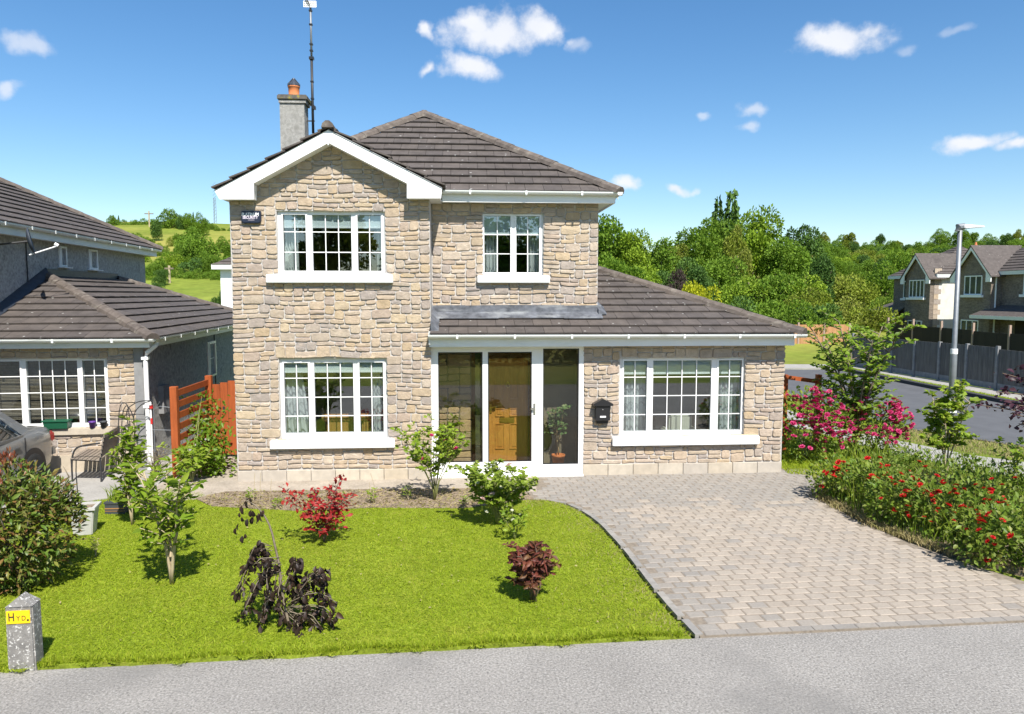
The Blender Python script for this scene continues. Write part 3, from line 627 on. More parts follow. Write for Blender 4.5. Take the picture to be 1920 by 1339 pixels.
mb = MB(); wall_holes(mb, XP, XR, 0, 2.42, YA, YA+.25, [hAN]); wl_an = mb.obj('annex_wall', M['mortar'], house)
mb = MB(); mb.box(XL, XL+.25, YB+.25, 19, 0, 5.0); mb.box(XU-.25, XU, YU+.25, 19, 0, 5.0); mb.box(XL, XU, 19, 19.25, 0, 5.0); mb.box(XR-.25, XR, YA+.25, 17, 0, 2.5); mb.box(XU, XR, 17, 17.25, 0, 2.5)
mb.obj('rendered_wall', M['render_l'], house)
st = []
for q in cells(XL, XB, PZ, 4.97, [hBU, hBL]): st.append((q, YB, wl_bay, None))
for q in cells(XL, XB, 4.97, zpk, clip=lambda x, z: z < roofz(x)-.12): st.append((q, YB, wl_bay, None))
for q in cells(XB+.01, XU, 2.9, 4.97, [hUR]): st.append((q, YU, wl_up, None))
for q in cells(XP, XR, PZ-.01, 2.41, [hAN]): st.append((q, YA, wl_an, None))
lay_stones(st)
for x0, x1, Y, par in ((XL, XB, YB, wl_bay), (XP, XR, YA, wl_an)):
    n = round((x1-x0)/.45)
    for k in range(n):
        a = x0+(x1-x0)*k/n+.004; b = x0+(x1-x0)*(k+1)/n-.004
        bevel(MB().box(a, b, Y-.032-srng.uniform(0, .004), Y, -.06, PZ-.012, srng.random()).obj('plinth_block', M['plinth'], par), .006, 1)
# windows
f1, _ = window(house, wBU, YB+.055, [(532, 574, 2), (586, 659, 3), (671, 715, 2)], (403, 435, 473, 508), (503, 738, 515, 531), 424)
f2, _ = window(house, wBL, YB+.055, [(534, 579, 2), (590, 663, 3), (675, 719, 2)], (680, 709, 745, 780, 811), (510, 741, 821, 838), 696)
f3, _ = window(house, wUR, YU+.055, [(908, 957, 2), (968, 1011, 2)], (405, 440, 476, 511), (895, 1029, 517, 531), 437)
f4, _ = window(house, wAN, YA+.055, [(1169, 1212, 2), (1224, 1333, 4), (1346, 1389, 2)], (676, 707, 742, 777, 807), (1146, 1418, 815, 832), 699)
# rooms behind the panes
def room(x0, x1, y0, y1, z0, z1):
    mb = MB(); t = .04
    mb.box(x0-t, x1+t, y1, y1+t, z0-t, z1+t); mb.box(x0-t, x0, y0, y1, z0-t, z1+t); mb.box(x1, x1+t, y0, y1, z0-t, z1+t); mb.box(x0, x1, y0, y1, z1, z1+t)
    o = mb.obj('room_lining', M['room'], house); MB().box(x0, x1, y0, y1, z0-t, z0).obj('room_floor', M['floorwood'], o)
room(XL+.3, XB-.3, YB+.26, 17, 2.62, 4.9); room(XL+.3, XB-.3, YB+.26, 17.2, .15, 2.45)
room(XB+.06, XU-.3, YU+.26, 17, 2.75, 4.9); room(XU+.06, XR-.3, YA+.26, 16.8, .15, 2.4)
# gable roof, verge boards
def pf(pts, Y): return [W(a, b, Y) for a, b in pts]
o = MB().prism(pf([(402,357),(616,243),(829,352),(827,372),(763,372),(763,344),(616,268),(476,344),(476,374),(412,374)], 12.98), 12.97, 13.0).obj('bargeboard', M['fascia'], house); fix_normals(o)
so = MB()
for pts in ([(406,357),(474,321),(474,373),(413,373)], [(765,321),(826,353),(825,371),(765,371)]):
    so.prism(pf(pts, 12.98), 13.001, YU+.1)
so.prism(pf([(476,344),(616,268),(763,344),(763,338),(616,262),(476,338)], 12.98), 13.001, YB)
fix_normals(so.obj('soffit', M['fascia'], house))
xk = W(615, 260, 12.96)[0]; MB().box(xk-.008, xk+.012, 12.955, 12.97, W(615, 272, 12.96)[1], W(615, 260, 12.96)[1]).obj('verge_clip', M['gutter'], o)
roof = MB()
APX = Vector((-.86, 17.17, 7.30)); EZ, EY, EL, ER = 5.13, 13.52, -4.25, 2.79
B2 = Vector((-.86, 18.7, 7.30)); d_ = Vector((0, 0, -.035))
for tri in ([Vector((EL, EY, EZ)), Vector((ER, EY, EZ)), APX], [Vector((ER, EY, EZ)), Vector((ER, 20, EZ)), B2, APX], [Vector((EL, 20, EZ)), Vector((EL, EY, EZ)), APX, B2], [Vector((ER, 20, EZ)), Vector((EL, 20, EZ)), B2]):
    roof.add([p+d_ for p in tri], [tuple(range(len(tri)))])
A0, A1, A2 = Vector((-.60, 13.04, 2.60)), Vector((6.06, 13.04, 2.60)), Vector((2.49, 16.61, 2.60+.385*3.57))
roof.add([p+d_ for p in (A0, A1, A2, Vector((2.49, 13.85, 2.60+.385*.81)), Vector((-.60, 13.85, 2.60+.385*.81)))], [(0,1,2,3,4)])
roof.add([p+d_ for p in (A1, Vector((6.06, 17.2, 2.6)), Vector((2.49, 17.2, A2.z)), A2)], [(0,1,2,3)])
gl0 = Vector((tipL[0], 12.955, tipL[1]+.03)); gr0 = Vector((tipR[0], 12.955, tipR[1]+.03)); gp = Vector((xg, 12.955, zpk+.03))
for a in (gl0, gr0): roof.add([a+d_, gp+d_, gp+d_+Vector((0, 2.6, 0)), a+d_+Vector((0, 2.6 if a is gl0 else .62, 0))], [(0,1,2,3)])
ro = roof.obj('roof', M['roofbase'], house)
tl = []
v = Vector((0, APX.y-EY, APX.z-EZ)); vl = v.length; v.normalize(); n = Vector((0, -v.z, v.y))
def under_gable(q): return q.x < XB+.2 and q.z < roofz(q.x)-.02
tl += [t for t in tiles((EL, EY, EZ), (1,0,0), v, n, [(0,0), (ER-EL,0), (APX.x-EL, vl)]) if not under_gable((t[0][4]+t[0][6])/2)]
v = Vector((0, 1, .385)).normalized(); n = Vector((0, -v.z, v.y)); L3 = 3.57*sqrt(1+.385**2); L8 = .80*sqrt(1+.385**2)
tl += tiles((-.60, 13.04, 2.60), (1,0,0), v, n, [(0,0), (3.08,0), (3.08, L8), (0, L8)])
tl += tiles((2.48, 13.04, 2.60), (1,0,0), v, n, [(0,0), (3.58,0), (.01, L3), (0, L3)])
for a, sg in ((gl0, 1), (gr0, -1)):
    v = (gp-a); lv = v.length; v.normalize(); n = Vector((-v.z*1, 0, v.x)) if sg > 0 else Vector((v.z, 0, -v.x))
    tl += [t for t in tiles(a, (0,1,0), v, n, [(0,0), (2.5 if sg > 0 else .62,0), (2.5, lv), (0, lv)])]
lay_tiles(tl, ro)
# right hip faces, only glimpsed from the side
tl2 = []
v = Vector((APX.x-ER, 0, APX.z-EZ)); lv = v.length; v.normalize()
tl2 += tiles((ER, EY, EZ), (0,1,0), v, Vector((-v.z, 0, v.x))*-1 if False else Vector((v.z, 0, -v.x)), [(0,0), (6.48,0), (5.2, lv), (3.65, lv)])
mb = MB()
for p, t, xf in tl2: mb.hexa(p, t)
mb.obj('side_roof_courses', M['tile'], ro, kind='stuff')
ridge(ro, Vector((ER+.02, EY-.02, EZ+.03)), APX+Vector((0, -.03, .03))); ridge(ro, APX+Vector((0, 0, .03)), B2); ridge(ro, Vector((EL, EY, EZ+.02)), APX+Vector((0, -.03, .03)))
ridge(ro, A1+Vector((.02, -.02, .03)), A2+Vector((0, 0, .04)))
ridge(ro, gp+Vector((0, -.03, .03)), gp+Vector((0, 2.4, .0)), w=.10)
# eaves
zf0, zf1 = W(1000, 380, 13.57)[1], W(1000, 362, 13.57)[1]
mb = MB(); mb.box(tipR[0]-.02, 2.75, 13.57, 13.60, zf0, zf1); mb.box(2.72, 2.75, 13.601, 19.5, zf0, zf1); mb.obj('fascia', M['fascia'], house)
mb = MB(); mb.box(tipR[0]-.2, 2.719, 13.601, 13.9, zf0+.02, zf0+.035); mb.box(2.49, 2.719, 13.901, 19.5, zf0+.02, zf0+.035); mb.obj('soffit', M['fascia'], house)
gutter(house, (tipR[0]-.02, 13.505, EZ+.015), (2.86, 13.505, EZ+.005), .062)
gutter(house, (2.81, 13.45, EZ), (2.81, 18, EZ-.01), .055)
zg0 = W(1000, 650, 13.08)[1]; zg1 = W(1000, 634, 13.08)[1]
xa0, xa1 = W(805, 640, 13.08)[0], W(1490, 636, 13.08)[0]
mb = MB(); mb.box(xa0, xa1, 13.08, 13.11, zg0, zg1+.06); mb.box(xa1-.03, xa1, 13.111, 17.2, zg0, zg1+.06); mb.obj('fascia', M['fascia'], house)
mb = MB(); mb.box(xa0+.03, xa1-.031, 13.111, 13.40, zg0+.015, zg0+.03); mb.box(XR, xa1-.031, 13.401, 17.2, zg0+.015, zg0+.03); mb.obj('soffit', M['fascia'], house)
gutter(house, (W(803, 632, 13.0)[0], 12.99, 2.605), (W(1511, 628, 13.0)[0], 12.99, 2.595), .066)
# gutter stop end bracket in the corner, lead flashing where the porch roof meets the wall
mb = MB(); mb.box(xa0-.01, xa0+.02, 13.03, 13.24, zg0+.05, zg1+.12); mb.obj('stop_end', M['gutter'], house)
lx = [XB+.01, .02, .63, 1.24, 1.86, XU+.06]
zt = W(1000, 572, YU-.05)[1]
for a, b in zip(lx[:-1], lx[1:]):
    j = srng.uniform(-.012, .012); zr = 2.60+.385*.80
    m_ = MB(); m_.hexa([(a-.03, YU-.046, zr+.03), (b, YU-.05, zr+.03), (b, YU, zr+.03), (a-.03, YU, zr+.03), (a-.03, YU-.042, zt+j), (b, YU-.042, zt+j*.4), (b, YU, zt+j*.4), (a-.03, YU, zt+j)])
    y0 = 13.04+.57+srng.uniform(-.015, .015); za = 2.60+.385*(y0-13.04)+.05
    m_.hexa([(a-.03, y0, za), (b, y0+j, za), (b, YU-.047, zr+.062), (a-.03, YU-.047, zr+.062), (a-.03, y0, za+.008), (b, y0+j, za+.008), (b, YU-.047, zr+.075), (a-.03, YU-.047, zr+.075)])
    m_.obj('lead_flashing', M['lead'], house)
m_ = MB(); a, y0, y1 = XB+.003, 13.10, 13.86
m_.hexa([(a, y0, 2.66), (a+.14, y0, 2.665), (a+.14, y1, 2.96), (a, y1, 2.955), (a, y0, 2.80), (a+.012, y0, 2.80), (a+.012, y1, 3.10), (a, y1, 3.10)]); m_.obj('lead_soaker', M['lead'], house)
m_ = MB(); m_.hexa([(XU, 13.72, 2.93), (XU+.16, 13.74, 2.935), (XU+.16, 14.1, 3.07), (XU, 14.1, 3.07), (XU, 13.72, 3.02), (XU+.012, 13.72, 3.02), (XU+.012, 14.1, 3.2), (XU, 14.1, 3.2)]); m_.obj('lead_soaker', M['lead'], house)
# porch: white frame, three tall panes, floor, back wall, oak front door
YF = 13.33
def fx(x): return W(x, 765, YF)[0]
def fz(y): return W(950, y, YF)[1]
zt, zb = zg0+.012, .03
fr = MB(); D = .075
for a, b in ((809, 822), (905, 915), (997, 1018), (1085, 1094)): fr.box(fx(a), fx(b), YF, YF+D, zb, zt)
for a, b, ya, yb in ((822, 905, 648, 660), (915, 997, 648, 660), (1018, 1085, 648, 654), (822, 905, 866, 879), (915, 997, 866, 879), (1018, 1085, 872, 880)):
    fr.box(fx(a), fx(b), YF+.002, YF+D-.002, zb if yb > 800 else fz(yb), min(fz(ya), zt-.001))
po = fr.obj('porch_frame', M['upvc'], house)
for a, b, ya, yb in ((822, 905, 660, 866), (915, 997, 660, 866), (1018, 1085, 654, 872)):
    MB().box(fx(a)-.004, fx(b)+.004, YF+.035, YF+.045, fz(yb)-.004, fz(ya)+.004).obj('pane', M['glass_porch'], po)
    s = MB(); w_ = .018
    s.box(fx(a), fx(b), YF+.012, YF+.034, fz(yb), fz(yb)+w_); s.box(fx(a), fx(b), YF+.012, YF+.034, fz(ya)-w_, fz(ya)); s.box(fx(a), fx(a)+w_, YF+.012, YF+.034, fz(yb)+w_, fz(ya)-w_); s.box(fx(b)-w_, fx(b), YF+.012, YF+.034, fz(yb)+w_, fz(ya)-w_)
    s.obj('bead', M['black'], po)
hx = fx(1002); hm = MB(); hm.box(hx-.018, hx+.018, YF-.012, YF, fz(778), fz(757)); hm.box(hx-.07, hx+.008, YF-.05, YF-.034, fz(768), fz(764.5)); hm.box(hx-.008, hx+.008, YF-.04, YF-.01, fz(768), fz(764.5)); hm.obj('porch_handle', M['chrome'], po)
MB().box(fx(809)-.02, fx(1094), YF-.08, YF+.02, -.06, .028).obj('porch_step', M['sill'], house)
YD = 14.02
bw = MB(); bw.box(XB+.01, W(884, 760, YD)[0], YD, YD+.2, 0, 2.4); bw.box(W(1003, 760, YD)[0], XP, YD+.001, YD+.2, 0, 2.4); bw.box(W(884, 760, YD)[0], W(1003, 760, YD)[0], YD+.12, YD+.2, 0, 2.4)
bwo = bw.obj('porch_back_wall', M['room'], house)
MB().box(XB, XP, YF+.08, YD, -.04, .05).obj('porch_floor', M['kerb'], house)
MB().box(XB+.002, XP, YF+.08, YD+.2, 2.36, 2.39).obj('porch_ceiling', M['fascia'], house)
MB().box(XP-.03, XP+.02, YF+.08, YD, 0, 2.36).obj('porch_side_wall', M['room'], house)
st = []
for q in cells(XB+.02, W(884, 760, YD)[0], .08, 2.3, cw=.11, ch=.12): st.append((q, YD, bwo, None))
xfS = Matrix.Translation((XB, YF+.09, 0)) @ Matrix.Rotation(R(90), 4, 'Z')
for q in cells(0, .66, .08, 2.3, cw=.11, ch=.12): st.append((q, 0, bwo, xfS))
lay_stones(st)
ofr = MB(); a, b = W(884, 760, YD)[0], W(1003, 760, YD)[0]; c, d = W(911, 760, YD)[0], W(990, 760, YD)[0]
ofr.box(a, a+.07, YD-.03, YD+.12, .05, 2.3); ofr.box(c-.06, c, YD-.03, YD+.12, .05, 2.3); ofr.box(d, b, YD-.03, YD+.12, .05, 2.3); ofr.box(c, d, YD-.03, YD+.12, 2.1, 2.3)
ofo = ofr.obj('door_frame', mat('dark_oak', (.10,.045,.018), .4), house)
MB().box(a+.07, c-.06, YD+.04, YD+.05, .05, 2.3).obj('side_light', M['glass'], ofo)
dr = MB(); dr.box(c+.002, d-.002, YD+.02, YD+.07, .06, 2.098); fd = dr.obj('front_door', M['oak'], house)
def dz(y): return W(950, y, YD)[1]
for (p, q, r_, s_) in ((.22, .44, 842, 794), (.56, .78, 842, 794), (.22, .44, 781, 765), (.56, .78, 781, 765), (.22, .44, 750, 690), (.56, .78, 750, 690)):
    xa, xb = c+(d-c)*p, c+(d-c)*q; za, zb_ = dz(r_), dz(s_); m_ = MB()
    for t in ((xa, xb, za, za+.018), (xa, xb, zb_-.018, zb_), (xa, xa+.018, za+.018, zb_-.018), (xb-.018, xb, za+.018, zb_-.018)): m_.box(t[0], t[1], YD+.004, YD+.02, t[2], t[3])
    m_.box(xa+.045, xb-.045, YD+.01, YD+.02, za+.045, zb_-.045); m_.obj('door_panel', M['oak'], fd)
xc = (c+d)/2; m_ = MB(); m_.box(xc-.14, xc+.14, YD+.004, YD+.02, dz(793), dz(783)); m_.box(xc-.12, xc+.12, YD-.004, YD+.004, dz(791), dz(785)); m_.obj('letter_plate', M['brass'], fd)
m_ = MB(); m_.box(c+.07, c+.11, YD+.008, YD+.02, dz(775), dz(758)); m_.box(c+.075, c+.19, YD-.03, YD-.015, dz(765), dz(762)); m_.lathe((c+.09, YD-.02, dz(763.5)), [(.012, 0), (.012, .04)], 8, axis=1); m_.obj('door_handle', M['brass'], fd)
m_ = MB(); xk, zk = xc+.02, dz(722)
m_.tube([(xk+.035*sin(a)*(1 if cos(a) < .5 else .6), YD-.005, zk+.05*cos(a)) for a in np.linspace(0, 2*pi, 15)], .009, 6); m_.lathe((xk, YD-.012, zk+.05), [(.018, 0), (.018, .03)], 10, axis=1); m_.obj('door_knocker', M['brass'], fd)
# chimney
YC = 17.0; x0, x1 = W(525, 230, YC)[0], W(571, 230, YC)[0]; zc = W(548, 188, YC)[1]
ch = MB().box(x0, x1, YC, YC+.42, 5.2, zc).obj('chimney', M['chimney'], house)
a, b = W(520, 182, YC)[0], W(576, 182, YC)[0]; zk = W(548, 178, YC)[1]
bevel(MB().box(a, b, YC-.06, YC+.48, zc, zk).obj('chimney_cap', M['capstone'], ch), .02)
MB().box(a+.03, b-.03, YC-.03, YC+.45, zc-.06, zc-.001).obj('cap_course', M['chimney'], ch)
xp = W(547, 165, YC)[0]; r0 = (W(558, 165, YC)[0]-W(537, 165, YC)[0])/2; z1 = W(547, 157, YC)[1]; z2 = W(547, 142, YC)[1]
MB().lathe((xp, YC+.21, zk-.01), [(r0*1.08, 0), (r0*1.08, .04), (r0*.95, .05), (r0, z1-zk-.03), (r0*1.1, z1-zk-.02), (r0*1.1, z1-zk+.01), (r0*.8, z1-zk+.01), (r0*.78, 0)], 20).obj('chimney_pot', M['terracotta'], ch, smooth=True)
cw_ = MB().lathe((xp, YC+.21, z1+.0), [(r0*1.16, 0), (r0*1.16, .025), (r0*.3, z2-z1-.03), (r0*.25, z2-z1), (.001, z2-z1+.01)], 12)
for k in range(12): an = 2*pi*k/12; cw_.beam((xp+r0*1.15*cos(an), YC+.21+r0*1.15*sin(an), z1+.03), (xp+r0*.3*cos(an), YC+.21+r0*.3*sin(an), z2-.02), .012, .012)
cw_.obj('chimney_cowl', M['cowl'], ch)
# tall aerial mast bracketed to the chimney
YM = 17.25; xm = W(584, 100, YM)[0]; zz = lambda y: W(584, y, YM)[1]
am = thing('aerial_mast', 'tall thin aerial mast with small white grid panel beside the chimney', 'aerial', (xm, YM, zz(245)))
MB().tube([(xm, YM, zz(250)), (xm, YM, zz(112))], .030, 8).obj('lower_mast', M['darkmetal'], am, smooth=True)
MB().tube([(xm, YM, zz(112)), (xm, YM, zz(2))], .024, 8).obj('upper_mast', M['steel'], am, smooth=True)
m_ = MB(); m_.box(xm-.05, xm+.05, YM-.05, YM+.05, zz(112), zz(107)); 
for y in (20, 46, 83, 95, 153, 185): m_.box(xm-.035, xm+.035, YM-.035, YM+.035, zz(y+1.5), zz(y-1))
m_.box(xm+.01, xm+.07, YM-.06, YM+.02, zz(206), zz(200)); m_.obj('clamp', M['black'], am)
m_ = MB(); 
for y in (198, 227): m_.beam((x1, YM, zz(y)), (xm+.04, YM, zz(y)), .025, .025)
m_.obj('bracket', M['darkmetal'], am)
m_ = MB(); w2, zt_, zb_ = .135, zz(4), zz(15)
for k in range(7): xx = xm-w2+2*w2*k/6; m_.box(xx-.006, xx+.006, YM-.06, YM-.05, zb_, zt_)
for k in range(4): zq = zb_+(zt_-zb_)*k/3; m_.box(xm-w2, xm+w2, YM-.062, YM-.052, zq-.007, zq+.007)
m_.box(xm-w2, xm+w2, YM-.05, YM-.046, zb_, zt_)
m_.obj('grid_panel', M['white'], am)
MB().tube([(xm-.11, YM-.06, zz(1)), (xm-.05, YM-.1, zz(4)), (xm, YM-.08, zz(12))], .012, 6).obj('feeder_arm', M['darkmetal'], am)
# alarm box on the gable wall
YS = YB-.045
def sx(x): return W(x, 405, YS)[0]
def sz(y): return W(470, y, YS)[1]
al = thing('alarm_box', 'dark alarm box with two lines of pale lettering high on the stone gable', 'alarm box', (sx(471), YB-.03, sz(419)))
bx = MB().prism([(sx(453), sz(396)), (sx(490), sz(396)), (sx(490), sz(414)), (sx(487), sz(419)), (sx(456), sz(419)), (sx(453), sz(414))], YS-.04, YB-.02).obj('case', M['navy'], al); fix_normals(bx); bevel(bx, .012)
def text(name, s, x, y, z, size, m, parent, squash=1., rot=(R(90), 0, 0), ext=.002, bold=0.):
    cu = bpy.data.curves.new(name, 'FONT'); cu.body = s; cu.size = size; cu.align_x = 'CENTER'; cu.align_y = 'CENTER'; cu.extrude = ext; cu.offset = bold
    to = bpy.data.objects.new(name, cu); bpy.context.view_layer.update()
    me = bpy.data.meshes.new_from_object(to); bpy.data.objects.remove(to); me.materials.clear(); me.materials.append(m)
    o = link(name, me, (x, y, z), parent); o.rotation_euler = rot; o.scale = (squash, 1, 1); return o
text('lettering', 'PLATINUM', sx(470.5), YS-.042, sz(402.8), .075, M['white'], al, .80, bold=.003)
text('lettering', 'SECURITY', sx(470.5), YS-.042, sz(408.6), .065, M['lilac'], al, .88, bold=.002)
MB().box(sx(466), sx(478), YS-.042, YS-.039, sz(413.4), sz(412.8)).obj('small_print', M['lilac'], al)
# letter box on the annex wall
YX = YA-.04
mbx = thing('letter_box', 'black wall letter box with a pitched lid beside the porch', 'letter box', (W(1129, 794, YX)[0], YX, W(1129, 794, YX)[1]))
def lx_(x): return W(x, 775, YX-.05)[0]
def lz(y): return W(1129, y, YX-.05)[1]
bevel(MB().box(lx_(1116), lx_(1143), YX-.11, YX, lz(788), lz(758)).obj('body', M['black'], mbx), .006, 1)
m_ = MB().prism([(lx_(1111), lz(760)), (lx_(1111), lz(756.5)), (lx_(1129), lz(747)), (lx_(1148), lz(756.5)), (lx_(1148), lz(760))], YX-.14, YX+.005).obj('lid', M['black'], mbx); fix_normals(m_)
MB().lathe((lx_(1129), YX-.118, lz(767)), [(.011, 0), (.011, .01)], 10, axis=1).obj('lock', M['chrome'], mbx)
MB().box(lx_(1124), lx_(1135), YX-.113, YX-.109, lz(782), lz(779)).obj('name_slot', M['white'], mbx)
m_ = MB().box(lx_(1119), lx_(1140), YX-.06, YX-.02, lz(794), lz(788.5)).obj('newspaper_holder', M['black'], mbx)
# curtains and furniture seen through the panes
def curtain(px0, px1, y0, y1, Y, label, lean=0., waves=5, dots=False):
    x0 = W(px0, (y0+y1)/2, Y)[0]; x1 = W(px1, (y0+y1)/2, Y)[0]; z1 = W(px0, y0, Y)[1]; z0 = W(px0, y1, Y)[1]
    n, m2 = 40, 8; vs = []; fs = []
    for j in range(m2+1):
        t = j/m2
        for i in range(n+1):
            s = i/n; xx = x0+(x1-x0)*s+lean*t*(s if lean > 0 else 1-s); vs.append((xx, Y+.03*sin(s*waves*2*pi+.4*sin(t*2))+.012*sin(s*17+t*2), z1+(z0-z1)*t))
    for j in range(m2):
        for i in range(n): k = j*(n+1)+i; fs.append((k, k+1, k+n+2, k+n+1))
    o = MB().add(vs, fs).obj('curtain', M['curtain'], smooth=True); tag(o, label, 'curtain', 'white curtains inside the windows')
    if dots:
        b = MB()
        for zq in np.linspace(z0+.25, z1-.35, 3):
            for i in range(5):
                s0 = (i+.1)/5; pts = []
                for q in np.linspace(0, 1, 7):
                    s = s0+.16*q; pts.append((x0+(x1-x0)*s+lean*.7*(s if lean > 0 else 1-s), Y+.03*sin(s*waves*2*pi)-.028, zq+.05*sin(q*pi)+.03*(i % 2)))
                b.tube(pts, .0035, 4)
        b.obj('embroidery', M['steel'], o)
    return o
curtain(529, 560, 426, 512, YB+.32, 'white curtain at the left of the upstairs gable window', .0, 6)
curtain(707, 722, 426, 512, YB+.32, 'narrow white curtain at the right of the upstairs gable window', .0, 3)
curtain(533, 568, 697, 816, YB+.32, 'white embroidered curtain at the left of the ground floor gable window', .16, 4, True)
curtain(697, 724, 697, 816, YB+.32, 'white embroidered curtain at the right of the ground floor gable window', 0., 4, True)
curtain(908, 933, 438, 515, YU+.30, 'white curtain at the left of the small upstairs window over the porch', 0., 4)
curtain(990, 1016, 438, 515, YU+.30, 'white curtain at the right of the small upstairs window over the porch', 0., 4)
curtain(1168, 1216, 700, 812, YA+.30, 'white curtain at the left of the wide annex window', 0., 5, True)
curtain(1344, 1392, 700, 812, YA+.30, 'white curtain at the right of the wide annex window', 0., 5, True)
def pillar_chair(px0, px1, ytop, Y, label, m, drape=None):
    x0 = W(px0, 790, Y)[0]; x1 = W(px1, 790, Y)[0]; zt = W(px0, ytop, Y)[1]
    t = thing('armchair', label, 'armchair', ((x0+x1)/2, Y+.4, .15))
    bevel(MB().box(x0, x1, Y, Y+.16, .35, zt).obj('backrest', m, t), .04); bevel(MB().box(x0+.02, x1-.02, Y+.17, Y+.75, .32, .55).obj('seat', m, t), .04)
    for xa, xb in ((x0-.10, x0+.01), (x1-.01, x1+.10)): bevel(MB().box(xa, xb, Y+.02, Y+.75, .30, .72).obj('arm', m, t), .03)
    for xx in (x0+.05, x1-.05):
        for yy in (Y+.08, Y+.68): MB().box(xx-.025, xx+.025, yy-.025, yy+.025, .15, .34).obj('leg', M['twig'], t)
    return t, x0, x1, zt
t, a, b, z = pillar_chair(612, 664, 776, YB+.75, 'brown wooden backed chair with an orange throw inside the ground floor gable window', M['oak'])
d_ = MB()
for i in range(9): xx = a-.02+(b-a+.04)*i/8; d_.lathe((xx, YB+.80, z-.09), [(.02, -.07), (.07, -.05), (.085, .02), (.06, .08), (.01, .10)], 10, srng.random())
d_.obj('throw', M['orangecloth'], t, smooth=True)
t, a, b, z = pillar_chair(678, 702, 776, YB+.75, 'second orange covered chair close to the right curtain of the gable room', M['oak'])
d_ = MB()
for i in range(5): xx = a+(b-a)*i/4; d_.lathe((xx, YB+.80, z-.08), [(.02, -.07), (.07, -.05), (.085, .02), (.06, .08), (.01, .10)], 10, srng.random())
d_.obj('throw', M['orangecloth'], t, smooth=True)
pillar_chair(1255, 1298, 778, YA+.7, 'cream leather sofa back inside the wide annex window', M['sofa'])
pillar_chair(1224, 1250, 776, YA+.95, 'dark cloth armchair beside the cream sofa in the annex room', M['chairdark'])
# ------------------------------------------------------------------ neighbouring house on the left
ox = W(272, 760, 14.3)[0]
NX = Matrix.Translation((ox, 14.3, 0)) @ Matrix.Rotation(R(4.1), 4, 'Z')
nh = thing('rendered_house', 'grey rendered neighbouring house with dark hipped roofs and a stone fronted side wing', 'house', (ox, 14.3, 0))
XM, EZN = -2.9, 4.66
inv = NX.inverted()
def nloc(px, py, Y):                     # survey pixel on the wing's local plane y = Y
    o = inv @ Vector((0, 0, CAM_Z)); d = inv.to_3x3() @ ray(px, py); t = (Y-o.y)/d.y; p = o+d*t; return p.x, p.z
wN_ = (-60, 203, 668, 802)
a0 = nloc(-60, 735, 0)[0]; b0 = nloc(203, 735, 0)[0]; z0 = nloc(100, 802, 0)[1]; z1 = nloc(100, 672, 0)[1]; hN = (max(a0, XM+.1), b0, z0, z1)
mb = MB(NX); wall_holes(mb, XM, 0, 0, 2.45, 0, .25, [hN]); nw = mb.obj('front_wall', M['mortar'], nh)
XQ = -.16                                # rendered quoin strip at the corner
st = [(q, 0, nw, NX) for q in cells(XM, XQ, .32, 2.42, [hN])]
lay_stones(st, 120)
MB(NX).box(XM, XQ, -.035, 0, -.05, .32).obj('plinth', M['plinth'], nw)
MB(NX).box(XQ, .012, -.03, 0, -.05, 2.42).obj('quoin_strip', M['cpost'], nw)
mb = MB(NX); mb.box(-.25, 0, .25, 9.7, -.05, 2.45); mb.box(XM, 0, 9.7, 9.9, 0, 2.45); mb.obj('wing_side_wall', M['render_g'], nh)
MB(NX).box(XM-.25, XM, -6, 9.1, 0, EZN+.1).obj('main_side_wall', M['render_g'], nh)
MB(NX).box(XM-8, XM-.25, 8.85, 9.1, 0, EZN+.1).obj('rear_wall', M['render_g'], nh)
# window of the wing, bamboo blinds inside
fN, _ = window(nh, wN_, .055, [(-50, 40, 2), (51, 147, 4), (157, 198, 2)], (677, 706, 737, 767, 795), (-70, 216, 803, 816), xf=NX, sill_m='plinth')
for i in range(46):
    z = .98+i*.0265
    if z > 2.2: break
    MB(NX).hexa([(hN[0], .20, z), (hN[1]-.03, .20, z), (hN[1]-.03, .222, z+.013), (hN[0], .222, z+.013), (hN[0], .20, z+.002), (hN[1]-.03, .20, z+.002), (hN[1]-.03, .222, z+.015), (hN[0], .222, z+.015)], srng.random()).obj('blind_slat', M['blindwood'], fN)
m_ = MB(NX); m_.box(XM+.05, -.3, 2.4, 2.44, .1, 2.4); m_.box(XM+.05, -.3, .26, 2.44, .05, .1); m_.box(-.3, -.26, .26, 2.4, .1, 2.4); m_.box(XM+.05, -.3, .26, 2.4, 2.36, 2.4); m_.obj('room_lining', M['room'], nh)
# small openings in the long side wall
NS = NX @ Matrix.Translation((XM, 0, 0)) @ Matrix.Rotation(R(90), 4, 'Z')
window(nh, (112.5, 126, 462, 501), -.03, [(115, 123.5, 1)], (466, 497), (111, 128, 500, 503), xf=NS)
window(nh, (168, 184, 468, 506), -.03, [(171, 181.5, 1)], (472, 502), (166, 186, 505.5, 508), xf=NS)
NW = NX @ Matrix.Rotation(R(90), 4, 'Z')
window(nh, (391, 406, 640, 706), -.03, [(393.5, 403.5, 1)], (644, 672, 702), None, xf=NW)
